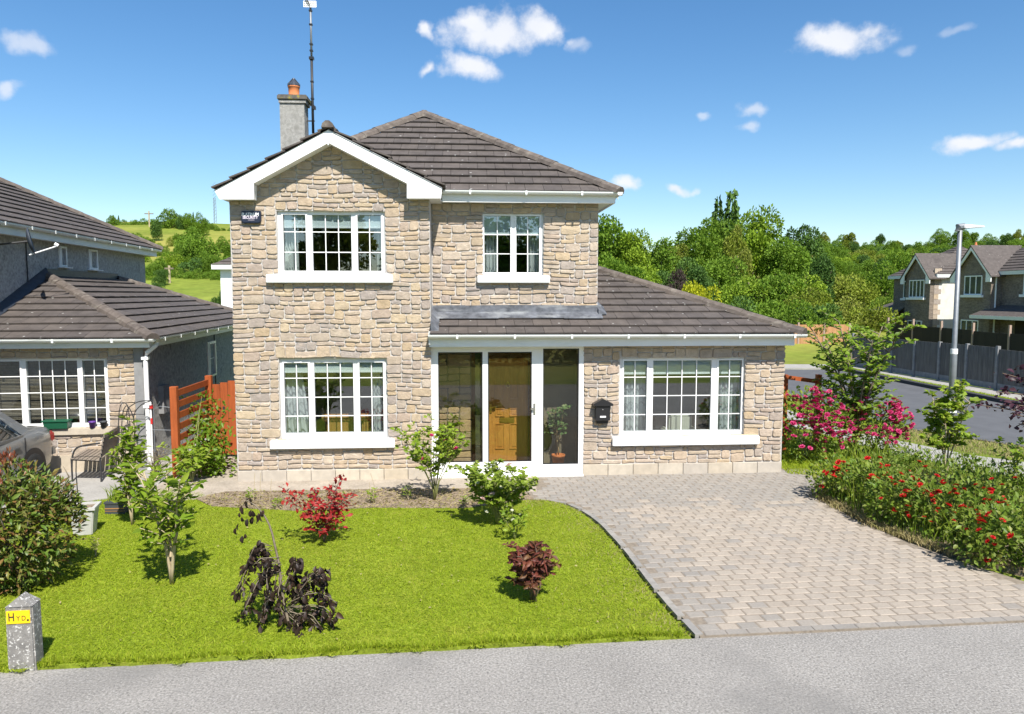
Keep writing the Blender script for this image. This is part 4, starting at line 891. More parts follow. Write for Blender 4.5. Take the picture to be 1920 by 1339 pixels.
# roofs
rb = MB(NX); dd = Vector((0, 0, -.03))
c0 = Vector((.25, -.28, 2.50)); pw = .385; tW = .25-XM; ap = Vector((XM, -.28+tW, 2.50+pw*tW)); ap2 = Vector((XM, 6.9, ap.z)); c1 = Vector((.25, 6.9+tW, 2.50)); cL = Vector((XM, -.28, 2.5))
rb.add([p+dd for p in (cL, c0, ap)], [(0,1,2)]).add([p+dd for p in (c0, c1, ap2, ap)], [(0,1,2,3)]).add([p+dd for p in (c1, Vector((XM, c1.y, 2.5)), ap2)], [(0,1,2)])
E0, E1 = Vector((XM+.32, -6, EZN)), Vector((XM+.32, 9.42, EZN)); pm = .53; ru = 4.2
R1 = Vector((XM+.32-ru, 9.42-ru, EZN+pm*ru)); R0 = Vector((XM+.32-ru, -6, R1.z))
rb.add([p+dd for p in (E0, E1, R1, R0)], [(0,1,2,3)]).add([p+dd for p in (E1, Vector((XM+.32-2*ru, 9.42, EZN)), R1)], [(0,1,2)]).add([p+dd for p in (R0, R1, Vector((XM+.32-2*ru, 9.42, EZN)), Vector((XM+.32-2*ru, -6, EZN)))], [(0,1,2,3)])
nr = rb.obj('roof', M['roofbase'], nh)
tl = []
v = Vector((0, 1, pw)).normalized(); L_ = tW*sqrt(1+pw*pw)
tl += tiles(cL, (1,0,0), v, Vector((0, -v.z, v.y)), [(0,0), (tW,0), (.002, L_), (0, L_)], xf=NX)
v = Vector((-1, 0, pw)).normalized()
tl += tiles(c0, (0,1,0), v, Vector((v.z, 0, -v.x)), [(0,0), (c1.y-c0.y,0), (ap2.y-c0.y, L_), (ap.y-c0.y, L_)], xf=NX)
v = Vector((-1, 0, pm)).normalized(); Lm = ru*sqrt(1+pm*pm)
tl += tiles(E0, (0,1,0), v, Vector((v.z, 0, -v.x)), [(0,0), (15.42,0), (15.42-ru, Lm), (0, Lm)], xf=NX)
tl = [t for t in tl if -15 < (NX @ t[0][4]).x]
lay_tiles(tl, nr)
up = Vector((0, 0, .03))
ridge(nr, c0+up+Vector((.03, -.03, 0)), ap+up, xf=NX); ridge(nr, c1+up, ap2+up, xf=NX); ridge(nr, E1+up+Vector((.03, .03, 0)), R1+up, xf=NX)
m_ = MB(NX); k = .16
m_.hexa([(XM, cL.y, cL.z+.05), (XM+k, cL.y, cL.z+.05), (XM+k, ap.y-k, ap.z-.02), (XM, ap.y, ap.z+.02), (XM, cL.y, cL.z+.16), (XM+.02, cL.y, cL.z+.16), (XM+.02, ap.y, ap.z+.17), (XM, ap.y, ap.z+.17)])
m_.box(XM, XM+.03, ap.y, ap2.y, ap.z-.02, ap.z+.15); m_.obj('lead_flashing', mat('dark_lead', (.028,.033,.042), .45, .5, noise=(9, .7, 1.3)), nh)
# eaves
m_ = MB(NX); m_.box(XM, .20, -.24, -.21, 2.33, 2.50); m_.box(.17, .20, -.209, 10.0, 2.33, 2.50); m_.box(XM+.25, XM+.28, -6, 9.3, EZN-.22, EZN-.02); m_.box(XM-8, XM+.249, 9.27, 9.30, EZN-.22, EZN-.02); m_.obj('fascia', M['gutter'], nh)
m_ = MB(NX); m_.box(XM, .169, -.209, .0, 2.35, 2.37); m_.box(0, .169, .001, 10.0, 2.35, 2.37); m_.box(XM, XM+.249, -6, 9.1, EZN-.20, EZN-.18); m_.obj('soffit', M['gutter'], nh)
gutter(nh, (XM, -.31, 2.505), (.30, -.31, 2.495), .062, xf=NX); gutter(nh, (.27, -.25, 2.495), (.27, 10, 2.49), .06, xf=NX); gutter(nh, (XM+.35, -6, EZN), (XM+.35, 9.4, EZN-.02), .062, xf=NX)
dp = MB(NX); dp.tube([(.27, -.02, 2.42), (.25, -.04, 2.36), (.10, -.10, 2.22), (.075, -.105, 2.14), (.075, -.105, .02)], .042, 10)
for z in (2.1, 1.2, .35): dp.box(.015, .135, -.155, -.03, z, z+.05)
dp.obj('downpipe', M['upvc'], nh)
m_ = MB(NX); m_.box(0, .10, .75, 1.1, .95, 1.5); m_.obj('meter_box', M['cpost'], nh)
m_ = MB(NX); m_.tube([(XM+.02, 2.05, 4.4), (XM+.02, 2.05, 2.9)], .012, 5); m_.tube([(.012, 5.1, 2.3), (.012, 5.1, .1)], .012, 5); m_.obj('cable', M['darkmetal'], nh)
sd = thing('satellite_dish', 'dark satellite dish seen edge-on under the eaves of the rendered house', 'satellite dish', NX @ Vector((XM, .75, 4.0)))
D0 = V3(57, 452, 15.0); dl = NX.inverted() @ D0; ax = Vector((.86, .42, .20)).normalized(); q = ax.to_track_quat('Z', 'Y').to_matrix().to_4x4(); q.translation = D0
MB(q).lathe((0, 0, 0), [(.001, -.05), (.11, -.045), (.21, -.02), (.26, .015), (.255, .02), (.205, -.012), (.12, -.036), (.001, -.04)], 24).obj('reflector', mat('grey_dish', (.05,.06,.075), .5), sd, smooth=True)
m_ = MB(); m_.tube([NX @ Vector((XM-.02, dl.y-.25, dl.z+.12)), NX @ Vector((XM+.12, dl.y-.22, dl.z+.10)), NX @ Vector((XM+.14, dl.y-.12, dl.z-.08)), D0-ax*.04], .018, 7); m_.obj('bracket', M['darkmetal'], sd)
e = D0+ax*.46-Vector((0, 0, .17)); m_ = MB(); m_.tube([D0-ax*.03-Vector((0, 0, .26)), e], .014, 6); m_.tube([e, e+Vector((0, 0, .05))-ax*.06], .034, 8); m_.obj('feed_arm', M['white'], sd)
# pots on the sill
def npt(x, y, z): return NX @ Vector((x, y, z))
zs = nloc(110, 804, -.08)[1]+.005
a, b = nloc(81, 800, -.09)[0], nloc(130, 800, -.09)[0]
tg = thing('window_trough', 'dark green plastic trough on the sill of the rendered house', 'planter', npt((a+b)/2, -.06, zs))
m_ = MB(NX); m_.hexa([(a+.03, -.11, zs), (b-.03, -.11, zs), (b-.03, .03, zs), (a+.03, .03, zs), (a+.01, -.13, zs+.13), (b-.01, -.13, zs+.13), (b-.01, .04, zs+.13), (a+.01, .04, zs+.13)]); m_.obj('body', M['pot_g'], tg)
MB(NX).box(a-.01, b+.01, -.145, .045, zs+.13, zs+.155).obj('rim', M['pot_g'], tg)
for px, m, lb in ((173, 'pot_p', 'small purple flowerpot on the pale window sill'), (194, 'dark_pot', 'small black flowerpot at the right end of the pale window sill')):
    c = nloc(px, 800, -.06)[0]; p = npt(c, -.05, zs); t = thing('flowerpot', lb, 'flowerpot', p)
    MB().lathe(p, [(.045, 0), (.058, .09), (.066, .09), (.067, .115), (.058, .115), (.05, .08), (.001, .08)], 14).obj('pot', M[m], t, smooth=True); MB().lathe(p+Vector((0, 0, .08)), [(.052, 0), (.03, .022), (.001, .026)], 10).obj('compost', M['soil'], t)
# ------------------------------------------------------------------ parked car
CX, CR = -8.16, 13.78
car = thing('parked_car', 'silver saloon car parked on the neighbouring drive with its tail to the house', 'car', (CX, 11.4, 0))
def sec(hw, zb, zt): return [(hw*.90, zb), (hw*.985, zb+.10), (hw, zb+.24), (hw, (zb+zt)/2+.1), (hw*.985, zt-.13), (hw*.945, zt-.045), (hw*.86, zt-.005), (hw*.5, zt+.02), (0, zt+.03)]
stn = [(0.0,.60,.46,.74),(.03,.72,.36,.86),(.10,.80,.30,.955),(.25,.845,.24,.985),(.55,.87,.20,.99),(.9,.88,.19,.98),(1.6,.885,.18,.955),(2.6,.885,.18,.935),(3.2,.88,.18,.915),(3.6,.87,.2,.86),(4.0,.84,.22,.79),(4.25,.76,.28,.70),(4.38,.6,.36,.60)]
vs = []; fs = []
for s, hw, zb, zt in stn:
    rr = sec(hw, zb, zt); rr = rr+[(-x, z) for x, z in rr[-2::-1]]; vs += [(CX+x, CR-s, z) for x, z in rr]
K = 17
for i in range(len(stn)-1):
    for k in range(K-1): fs.append((i*K+k, i*K+k+1, (i+1)*K+k+1, (i+1)*K+k))
    fs.append((i*K+K-1, i*K, (i+1)*K, (i+1)*K+K-1))
fs += [tuple(range(K)), tuple(range(len(vs)-1, len(vs)-K-1, -1))]
cb = MB().add(vs, fs).obj('body', M['carpaint'], car, smooth=True); fix_normals(cb)
# cabin: belt ring, roof ring, painted roof and pillars, dark glass between
def cab(s, t, sd): # s along from tail, t 0 belt..1 roof
    return None
belt = [(.62,.70),(1.0,.80),(1.75,.815),(2.55,.81),(3.15,.76)]; top = [(1.28,.53),(1.42,.575),(1.85,.59),(2.35,.58),(2.52,.54)]
zbT, zrT = .955, 1.405
for sg in (1, -1):
    B_ = [Vector((CX+sg*w, CR-s, zbT-(.0 if i else .0))) for i, (s, w) in enumerate(belt)]; T_ = [Vector((CX+sg*w, CR-s, zrT)) for s, w in top]
    gl = MB(); gl.add(B_+T_, [(i, i+1, i+6, i+5) for i in range(4)]); gl.obj('side_glass', M['carglass'], cb)
    pl = MB()
    for i, w in ((0, .13), (1, .09), (2, .05), (3, .04), (4, .09)):
        if i in (0, 2, 4): pl.beam(B_[i]-Vector((0,0,.02)), T_[i]+Vector((0,0,.02)), w, .03, up=(sg, 0, .4))
    pts = T_; 
    for p, q in zip(pts[:-1], pts[1:]): pl.beam(p, q, .05, .04)
    for p, q in zip(B_[:-1], B_[1:]): pl.beam(p+Vector((sg*.012,0,-.01)), q+Vector((sg*.012,0,-.01)), .03, .05)
    pl.add([B_[0]+Vector((sg*.006,0,0)), B_[0].lerp(B_[1], .95)+Vector((sg*.006,0,0)), T_[0].lerp(T_[1], .6)+Vector((sg*.006,0,0)), T_[0]+Vector((sg*.006,0,0))], [(0,1,2,3)])
    pl.obj('pillar', M['carpaint'], cb)
rf = MB(); vs = []; fs = []
for i, (s, w) in enumerate(top):
    for k in range(9): f = -1+k/4; vs.append((CX+f*w*1.02, CR-s, zrT+.045*(1-f*f)+.012*(1-abs(i-2)/2)))
for i in range(4):
    for k in range(8): fs.append((i*9+k, i*9+k+1, (i+1)*9+k+1, (i+1)*9+k))
rf.add(vs, fs).obj('car_roof', M['carpaint'], cb, smooth=True)
for (s0, w0, s1, w1, nm) in ((.60, .70, 1.28, .53, 'rear_glass'), (3.17, .76, 2.52, .54, 'windscreen')):
    MB().add([(CX-w0, CR-s0, zbT), (CX+w0, CR-s0, zbT), (CX+w1, CR-s1, zrT+.02), (CX-w1, CR-s1, zrT+.02)], [(0,1,2,3)]).obj(nm, M['carglass'], cb)
for sg in (1, -1):
    for s in (.86, 3.45):
        wc = (CX+sg*.80, CR-s, .315)
        MB().lathe((CX+sg*.862, CR-s, .35), [(.001, 0), (.37, 0), (.37, .03*sg), (.001, .031*sg)], 28, axis=0).obj('wheel_arch', M['black'], car)
        wh = MB().lathe((CX+sg*.88, CR-s, .315), [(.21, -.14*sg), (.30, -.13*sg), (.315, -.09*sg), (.315, .0), (.295, .025*sg), (.215, .03*sg)], 28, axis=0).obj('wheel', M['tyre'], car, smooth=True)
        ry = MB().lathe((CX+sg*.905, CR-s, .315), [(.215, 0), (.19, -.03*sg), (.05, -.012*sg), (.001, -.01*sg)], 20, axis=0)
        for k in range(5): an = 2*pi*k/5+.3; ry.beam((CX+sg*.905, CR-s, .315), (CX+sg*.908, CR-s+.2*cos(an), .315+.2*sin(an)), .05, .02, up=(1,0,0))
        ry.obj('rim', M['alloy'], wh)
xx = CX+.884
for a, b in ((1.04, 1.06), (2.2, 2.215)): MB().box(xx-.01, xx+.0035, CR-b+.005, CR-a-.005, .33, .93).obj('door_seam', M['black'], car)
for s in (1.22, 2.38): bevel(MB().box(xx-.01, xx+.022, CR-s-.17, CR-s, .79, .825).obj('door_handle', M['carpaint'], car), .008)
for sg in (1, -1): bevel(MB().box(CX+sg*.60, CX+sg*.815, CR-.22, CR-.02, .68, .87).obj('tail_light', M['tail'], car), .03)
bevel(MB().box(CX-.80, CX+.80, CR-.12, CR+.05, .40, .62).obj('bumper', M['carpaint'], car), .05); MB().box(CX-.26, CX+.26, CR+.05, CR+.056, .47, .57).obj('number_plate', M['white'], car)
m_ = MB()
for xq in (-.38, .38): bevel(MB().box(CX+xq-.2, CX+xq+.2, CR-1.35, CR-1.2, .6, 1.2).obj('headrest_seat', mat('blue_seat', (.04,.09,.16), .8), car), .05)
# ------------------------------------------------------------------ garden bench
bn = thing('garden_bench', 'small weathered slatted bench with curved metal arms on the yard', 'bench', (*G(172, 900), 0))
pA, pB, pC, pDk = [Vector((*G(*p), 0)) for p in ((136, 904), (186, 906), (164, 886), (212, 885))]
ln = ((pC-pA)+(pDk-pB))/2; ln.z = 0; dpv = ((pB-pA)+(pDk-pC))/2; ln = ln.normalized()*1.0; dpv = dpv.normalized()*.52; o = pA
for k, f in ((0, 0.), (1, 1.)):
    q = o+ln*f
    m_ = MB(); m_.tube(chaikin([q, q+Vector((0,0,.38)), q+dpv*.12+Vector((0,0,.60)), q+dpv*.45+Vector((0,0,.66)), q+dpv*1.0+Vector((0,0,.70))], 2), .016, 6); m_.tube([q, q+Vector((0, 0, .42))], .017, 6); m_.obj('arm', M['darkmetal'], bn)
    MB().tube([q+dpv, q+dpv*1.0+Vector((0,0,.42)), q+dpv*1.18+Vector((0,0,.84))], .017, 6).obj('leg', M['darkmetal'], bn)
    MB().tube([q+Vector((0,0,.40)), q+dpv+Vector((0,0,.38))], .015, 6).obj('seat_rail', M['darkmetal'], bn)
for k in range(7):
    a = o+dpv*(.04+k*.145)+Vector((0, 0, .425-.01*k*.4)); MB().beam(a-ln*.03, a+ln*1.03, .062, .018, t=srng.random()).obj('slat', M['benchslat'], bn)
for k in range(6):
    a = o+dpv*(1.02+.032*k)+Vector((0, 0, .48+k*.07)); MB().beam(a-ln*.03, a+ln*1.03, .018, .058, t=srng.random()).obj('slat', M['benchslat'], bn)
# ------------------------------------------------------------------ wire plant support against the wing wall
ws = thing('wire_plant_support', 'thin arched wire plant support in front of the wing wall', 'plant support', (*G(250, 872), 0))
Yw = 13.9; m_ = MB()
def wp(x, y): return V3(x, y, Yw)
for pts in ([(222,872),(222,765),(232,752),(243,765),(246,872)], [(228,872),(228,780),(236,757),(246,770),(252,790),(252,872)], [(243,872),(241,800),(236,768),(250,758),(262,752),(285,751)], [(252,800),(250,775),(266,757),(283,752)]): m_.tube(chaikin([wp(*p) for p in pts], 2), .009, 5)
for y in (777, 786, 800): m_.tube([wp(205, y-1), wp(272, y)], .006, 5)
m_.obj('wire_frame', M['darkmetal'], ws)
gp_ = thing('garden_pole', 'pale folded pole with a red clamp leaning by the downpipe', 'pole', (*G(285, 868), 0)); Yw = 14.0
MB().tube([wp(286, 868), wp(284, 800), wp(282, 755), wp(278, 750)], .016, 7).obj('pole', M['white'], gp_); MB().tube([wp(283.6, 766), wp(283, 760)], .034, 8).obj('clamp', M['red'], gp_); MB().tube([wp(284.6, 795), wp(284, 784)], .02, 7).obj('grip', M['red'], gp_)
m_ = MB(); m_.tube([wp(291, 868), wp(289, 806), wp(288, 770), wp(300, 753)], .008, 5); m_.tube([wp(282, 806), wp(330, 807)], .007, 5); m_.tube([wp(288, 768), wp(300, 762), wp(318, 764)], .007, 5); m_.obj('line', M['steel'], gp_)
# ------------------------------------------------------------------ orange fence and gate between the houses
FA = Vector((W(326, 730, 13.6)[0], 13.6, 0)); FB = Vector((W(391, 706, 15.3)[0], 15.3, 0)); zA, zB = W(326, 728, 13.6)[1], W(391, 707, 15.3)[1]
sf = thing('slatted_fence', 'orange stained open slat fence leading back between the houses', 'fence', FA)
for p, z in ((FA, zA), (FB, zB)): bevel(MB().box(p.x-.06, p.x+.06, p.y-.06, p.y+.06, -.1, z+.03).obj('post', M['orange'], sf), .006, 1)
for k in range(7):
    f = k*.205; MB().beam(FA+Vector((.02, 0, zA-.10-f)), FB+Vector((0, 0, zB-.10-f)), .03, .115, t=srng.random()).obj('slat', M['orange'], sf)
gt = thing('board_gate', 'tall orange stained board gate beside the stone house', 'gate', FB+Vector((.35, 0, 0)))
xg0 = FB.x+.07; wbd = .152
for k in range(7):
    x0 = xg0+k*wbd; MB().box(x0+.004, x0+wbd-.004, 15.28+srng.uniform(0, .006), 15.305, .06, 1.50+.035*k, srng.random()).obj('board', M['orange'], gt)
for z in (.3, 1.2): MB().box(xg0, xg0+7*wbd, 15.306, 15.35, z, z+.09).obj('rail', M['orange'], gt)
m_ = MB(); m_.box(xg0+.2, xg0+.24, 15.26, 15.28, .95, 1.05); m_.obj('latch', M['darkmetal'], gt)
# ------------------------------------------------------------------ pots on the lawn
def square_pot(name, lb, px, wb, wt, h, mb_, rim, rot=.2):
    p = Vector((*G(*px), 0)); t = thing(name, lb, 'planter', p); q = Matrix.Translation(p) @ Matrix.Rotation(rot, 4, 'Z'); m_ = MB(q)
    m_.hexa([(-wb, -wb, 0), (wb, -wb, 0), (wb, wb, 0), (-wb, wb, 0), (-wt, -wt, h), (wt, -wt, h), (wt, wt, h), (-wt, wt, h)]); bevel(m_.obj('pot', mb_, t), .012)
    r_ = MB(q); e = wt+.022
    for a in ((-e, e, -e, -wt+.02), (-e, e, wt-.02, e), (-e, -wt+.02, -wt+.02, wt-.02), (wt-.02, e, -wt+.02, wt-.02)): r_.box(a[0], a[1], a[2], a[3], h, h+.035)
    r_.obj('rim', rim, t); MB(q).box(-wt+.02, wt-.02, -wt+.02, wt-.02, h-.01, h+.008).obj('compost', M['soil'], t)
    return t, p, q
wpt, p, q = square_pot('square_planter', 'pale square flowerpot with a thin stake beside the big red tipped shrub', (160, 1000), .115, .155, .36, M['pot_w'], M['pot_w'])
MB().tube([p+Vector((-.08, .02, .3)), p+Vector((-.11, .05, .85)), p+Vector((-.10, .05, 1.02))], .008, 6).obj('stake', M['darkmetal'], wpt)
MB(q).lathe((-.03, -.03, .365), [(.07, 0), (.075, .02), (.05, .03), (.001, .03)], 12).obj('saucer', M['black'], wpt)
tr = thing('striped_trough', 'low dark trough with copper bands and spiky plant on the lawn', 'planter', (*G(215, 965), 0)); p = ORG[tr.name]
m_ = MB(); m_.box(p.x-.14, p.x+.14, p.y, p.y+.2, 0, .16); m_.box(p.x-.15, p.x+.15, p.y-.01, p.y+.21, .16, .19); m_.obj('trough', M['dark_pot'], tr)
m_ = MB(); m_.box(p.x-.142, p.x+.142, p.y-.004, p.y, .085, .10); m_.box(p.x-.142, p.x+.142, p.y-.004, p.y, .05, .057); m_.obj('band', M['band'], tr)
# ------------------------------------------------------------------ hydrant marker post
hp = Vector((*G(41, 1256), 0)); YH = hp.y
hm = thing('hydrant_marker', 'short weathered concrete post with yellow HYD. plate at the road edge', 'marker post', hp)
hr = Matrix.Translation(hp) @ Matrix.Rotation(R(4), 4, 'Z'); w_, dpt, h1 = .112, .16, .575
m_ = MB(hr); m_.hexa([(-w_*1.02, 0, -.1), (w_*1.02, 0, -.1), (w_*1.02, dpt, -.1), (-w_*1.02, dpt, -.1), (-w_, 0, h1), (w_, 0, h1), (w_, dpt, h1), (-w_, dpt, h1)])
b_ = m_.obj('shaft', M['concrete'], hm); bevel(b_, .012)
m_ = MB(hr); m_.add([(-w_, 0, h1-.003), (w_, 0, h1-.003), (w_, dpt, h1-.003), (-w_, dpt, h1-.003), (0, .03, h1+.085), (0, dpt-.03, h1+.085)], [(0,1,4), (1,2,5,4), (2,3,5), (3,0,4,5), (3,2,1,0)]); m_.obj('pointed_top', M['concrete'], hm)
m_ = MB(hr); m_.box(-.100, .093, -.008, 0, .425, .54); pl = m_.obj('plate', M['yellow'], hm); m_ = MB(hr)
for ch_, x, z, sz_, sq, bd in (('H', -.058, .482, .105, .72, .0012), ('Y', -.002, .470, .062, .80, .0), ('D', .042, .470, .062, .80, .0), ('.', .076, .452, .10, 1, .003)):
    p = hr @ Vector((x, -.0085, z if ch_ != '.' else .478))
    text('lettering', ch_, p.x, p.y, p.z, sz_, M['ink'], hm, sq, rot=(R(90), 0, R(4)), ext=.0008, bold=bd)
# ------------------------------------------------------------------ street lamp
lp = Vector((*G(1781, 818), 0)); YL = lp.y
sl_ = thing('street_lamp', 'tall galvanised street lamp standing on the verge of the side road', 'street lamp', lp)
lz_ = lambda y: W(1781, y, YL)[1]
MB().lathe(lp, [(.072, 0), (.072, lz_(660)), (.055, lz_(655)), (.048, lz_(432)), (.001, lz_(431))], 14).obj('pole', M['steel'], sl_, smooth=True)
MB().lathe(lp, [(.074, lz_(664)), (.077, lz_(663)), (.077, lz_(655)), (.074, lz_(654))], 14).obj('band', M['white'], sl_)
MB().lathe(lp, [(.074, lz_(774)), (.115, lz_(773)), (.095, lz_(764)), (.078, lz_(748))], 14).obj('base_sleeve', M['white'], sl_)
hd = MB(); zt = lz_(426); hd.tube([lp+Vector((-.06, 0, zt-.09)), lp+Vector((-.04, 0, zt)), lp+Vector((.10, 0, zt+.02))], [.06, .085, .07], 10); hd.obj('lamp_socket', M['steel'], sl_)
hd = MB(); hd.hexa([lp+Vector(v) for v in ((.05, -.11, zt-.04), (.56, -.07, zt+.0), (.56, .07, zt+.0), (.05, .11, zt-.04), (.05, -.09, zt+.06), (.56, -.05, zt+.035), (.56, .05, zt+.035), (.05, .09, zt+.06))]); bevel(hd.obj('lamp_head', M['white'], sl_), .02)
# ------------------------------------------------------------------ fences on the right
def panel_fence(a, b, n, h0, h1, label, mb_, name='panel_fence', boards=10, skirt=True, pm='cpost', group=None, ph=.06, th=.02):
    a, b = Vector(a), Vector(b); t = thing(name, label, 'fence', a); 
    if group: t['group'] = group
    for i in range(n+1):
        p = a.lerp(b, i/n); MB().box(p.x-.055, p.x+.055, p.y-.055, p.y+.055, p.z-.1, p.z+h1+ph+srng.uniform(-.02, .03)).obj('post', M[pm], t)
        if i == n: break
        q = a.lerp(b, (i+1)/n); d = (q-p).normalized(); L_ = (q-p).length-.12; s = p+d*.06; dz = srng.uniform(-.03, .03)
        if skirt: MB().beam(s+Vector((0, 0, h0*.5)), s+d*L_+Vector((0, 0, h0*.5)), .04, h0, up=(0, 0, 1)).obj('gravel_board', M['cpost'], t)
        for k in range(boards):
            c = s+d*(L_*(k+.5)/boards); w = L_/boards*.56
            MB().beam(c+Vector((0, 0, h0)), c+Vector((0, 0, h1+dz)), w*2*.98, th+.012*(k % 2), up=(-d.y, d.x, 0), t=srng.random()).obj('board', M[mb_], t)
    return t
panel_fence((17.75, 33.0, .05), (18.45, 20.0, .05), 9, .22, 1.42, 'grey close boarded fence with concrete posts along the far side of the side road', 'greyboard', boards=11)
panel_fence((27, 46, .3), (27, 30, .2), 6, .1, 1.15, 'dark timber fence with pinkish posts in front of the far houses', 'darkboard', boards=6, skirt=False, pm='post', ph=.38)
panel_fence((24.2, 45.5, 0), (17.6, 45.5, 0), 4, .12, 1.45, 'pale timber fence beyond the end of the side road', 'paleboard', boards=12, pm='post', ph=.08)
rf_ = thing('red_rail_fence', 'low red stained rail fence behind the pink flowering bush', 'fence', (*G(1475, 862), 0))
Yr = 15.2
for x, x2 in ((1472, 0), (1535, 0)):
    p = V3(x, 705, Yr); MB().box(p.x-.05, p.x+.05, Yr-.05, Yr+.05, -.05, p.z+.03).obj('post', M['orange'], rf_)
for ya, yb in ((707, 716), (748, 754), (790, 794)):
    MB().beam(V3(1473, ya, Yr), V3(1536, yb, Yr), .03, .085, t=srng.random()).obj('rail', M['orange'], rf_)
# ------------------------------------------------------------------ far houses
def simple_window(par, x0, x1, z0, z1, y, xf, n=2, sill=True):
    f = MB(xf); t = .07
    f.box(x0, x1, y-.03, y+.03, z0, z0+t); f.box(x0, x1, y-.03, y+.03, z1-t, z1); f.box(x0, x0+t, y-.03, y+.03, z0+t, z1-t); f.box(x1-t, x1, y-.03, y+.03, z0+t, z1-t)
    for k in range(1, n): c = x0+(x1-x0)*k/n; f.box(c-t*.5, c+t*.5, y-.03, y+.03, z0+t, z1-t)
    fo = f.obj('window', M['upvc'], par)
    MB(xf).box(x0+t, x1-t, y+.0, y+.01, z0+t, z1-t).obj('pane', M['glass_far'], fo)
    c_ = MB(xf)
    for k in range(n): a = x0+(x1-x0)*k/n; b = x0+(x1-x0)*(k+1)/n; c_.box(a+.08, a+.08+(b-a)*.22, y-.002+.004, y+.0085, z0+t, z1-t)
    if sill: MB(xf).box(x0-.15, x1+.15, y-.16, y+.02, z0-.16, z0-.001).obj('sill', M['sill'], fo)
    return fo
M['glass_far'] = mat('far_window_glass', (.055,.065,.07), .08, .6)
def hip_roof(par, x0, x1, y0, y1, z, pitch, xf, m='tile', hips=(1, 1), over=.3):
    x0 -= over; x1 += over; y0 -= over; y1 += over; w = (y1-y0)/2; h = w*pitch; ym = (y0+y1)/2
    a = x0+(w if hips[0] else 0); b = x1-(w if hips[1] else 0)
    if a > b: a = b = (a+b)/2
    r = MB(xf); v = [(x0,y0,z),(x1,y0,z),(x1,y1,z),(x0,y1,z),(a,ym,z+h),(b,ym,z+h)]
    r.add(v, [(0,1,5,4),(2,3,4,5),(1,2,5),(3,0,4),(3,2,1,0)]); ro_ = r.obj('roof', M['roofbase'], par)
    tl = []
    def face(o, u, p_in, poly):
        v = Vector(p_in); lv = v.length; v.normalize(); u = Vector(u); n = u.cross(v)
        if n.z < 0: n = -n
        return tiles(o, u, v, n, poly(lv), gauge=.34, width=.9, xf=xf)
    tl += face((x0,y0,z), (1,0,0), (0,w,h), lambda l: [(0,0),(x1-x0,0),(b-x0,l),(a-x0,l)])
    if hips[0]: tl += face((x0,y0,z), (0,1,0), (a-x0,0,h), lambda l: [(0,0),(y1-y0,0),(w+.001,l),(w,l)])
    if hips[1]: tl += face((x1,y0,z), (0,1,0), (b-x1,0,h), lambda l: [(0,0),(y1-y0,0),(w+.001,l),(w,l)])
    mb = MB()
    for p, t, xf_ in tl: mb.hexa([xf @ q for q in p], t)
    mb.obj('tile_courses', M[m], ro_, kind='stuff')
    f = MB(xf); f.box(x0, x1, y0-.03, y0, z-.22, z+.02); f.box(x0-.03, x0, y0, y1, z-.22, z+.02); f.box(x1, x1+.03, y0, y1, z-.22, z+.02); f.obj('fascia', M['gutter'], par)
    return ro_, (a, b, ym, z+h)
def gable(par, xc, hw, y0, z0, pitch, depth, xf, wallm, zb):
    h = hw*pitch; o = .28
    g_ = MB(xf).prism([(xc-hw, zb), (xc+hw, zb), (xc+hw, z0), (xc, z0+h), (xc-hw, z0)], y0, y0+depth).obj('gable_wall', M[wallm], par); fix_normals(g_)
    e = hw+.28; k = .24
    b = MB(xf).prism([(xc-e, z0-.28*pitch-.06), (xc, z0+h+.10), (xc+e, z0-.28*pitch-.06), (xc+e, z0-.28*pitch-.36), (xc+e-.45, z0-.28*pitch-.36), (xc+e-.45, z0-.05), (xc, z0+h-.16), (xc-e+.45, z0-.05), (xc-e+.45, z0-.28*pitch-.36), (xc-e, z0-.28*pitch-.36)], y0-.26, y0-.20).obj('bargeboard', M['fascia'], par); fix_normals(b)
    r = MB(xf)
    for sg in (-1, 1): r.hexa([(xc+sg*(e+.05), y0-.3, z0-.28*pitch-.06), (xc, y0-.3, z0+h+.10), (xc, y0+depth+2.4, z0+h+.10), (xc+sg*(e+.05), y0+depth+.3, z0-.28*pitch-.06)]+[(xc+sg*(e+.05), y0-.3, z0-.28*pitch+.02), (xc, y0-.3, z0+h+.18), (xc, y0+depth+2.4, z0+h+.18), (xc+sg*(e+.05), y0+depth+.3, z0-.28*pitch+.02)])
    fix_normals(r.obj('gable_roof', M['tile'], par))
def stack(par, x, y, z0, z1, xf, w=.55):
    c = MB(xf).box(x-w/2, x+w/2, y-w/2, y+w/2, z0, z1).obj('chimney', M['chimney'], par); MB(xf).box(x-w/2-.07, x+w/2+.07, y-w/2-.07, y+w/2+.07, z1, z1+.13).obj('chimney_cap', M['capstone'], c)
    q = xf @ Vector((x, y, z1+.13)); MB().lathe(q, [(.13, 0), (.13, .4), (.10, .4), (.05, .62)], 12).obj('chimney_pot', M['terracotta'], c)
FX = 32.6
def fhouse(Yorg, lab, kind):
    xf = Matrix.Translation((FX, Yorg, 0)) @ Matrix.Rotation(R(-90), 4, 'Z')    # local x runs toward the viewer along the street, local y away from it
    t = thing('brown_house', lab, 'house', (FX, Yorg, 0)); return t, xf
def along(px): # survey column -> local x for a house whose origin is at Yorg
    d = ray(px, 560); return FX*d.y/d.x
def lxw(px, Y0): return Y0-along(px)
def lzw(px, py): d = ray(px, py); t = FX/d.x; return CAM_Z+d.z*t
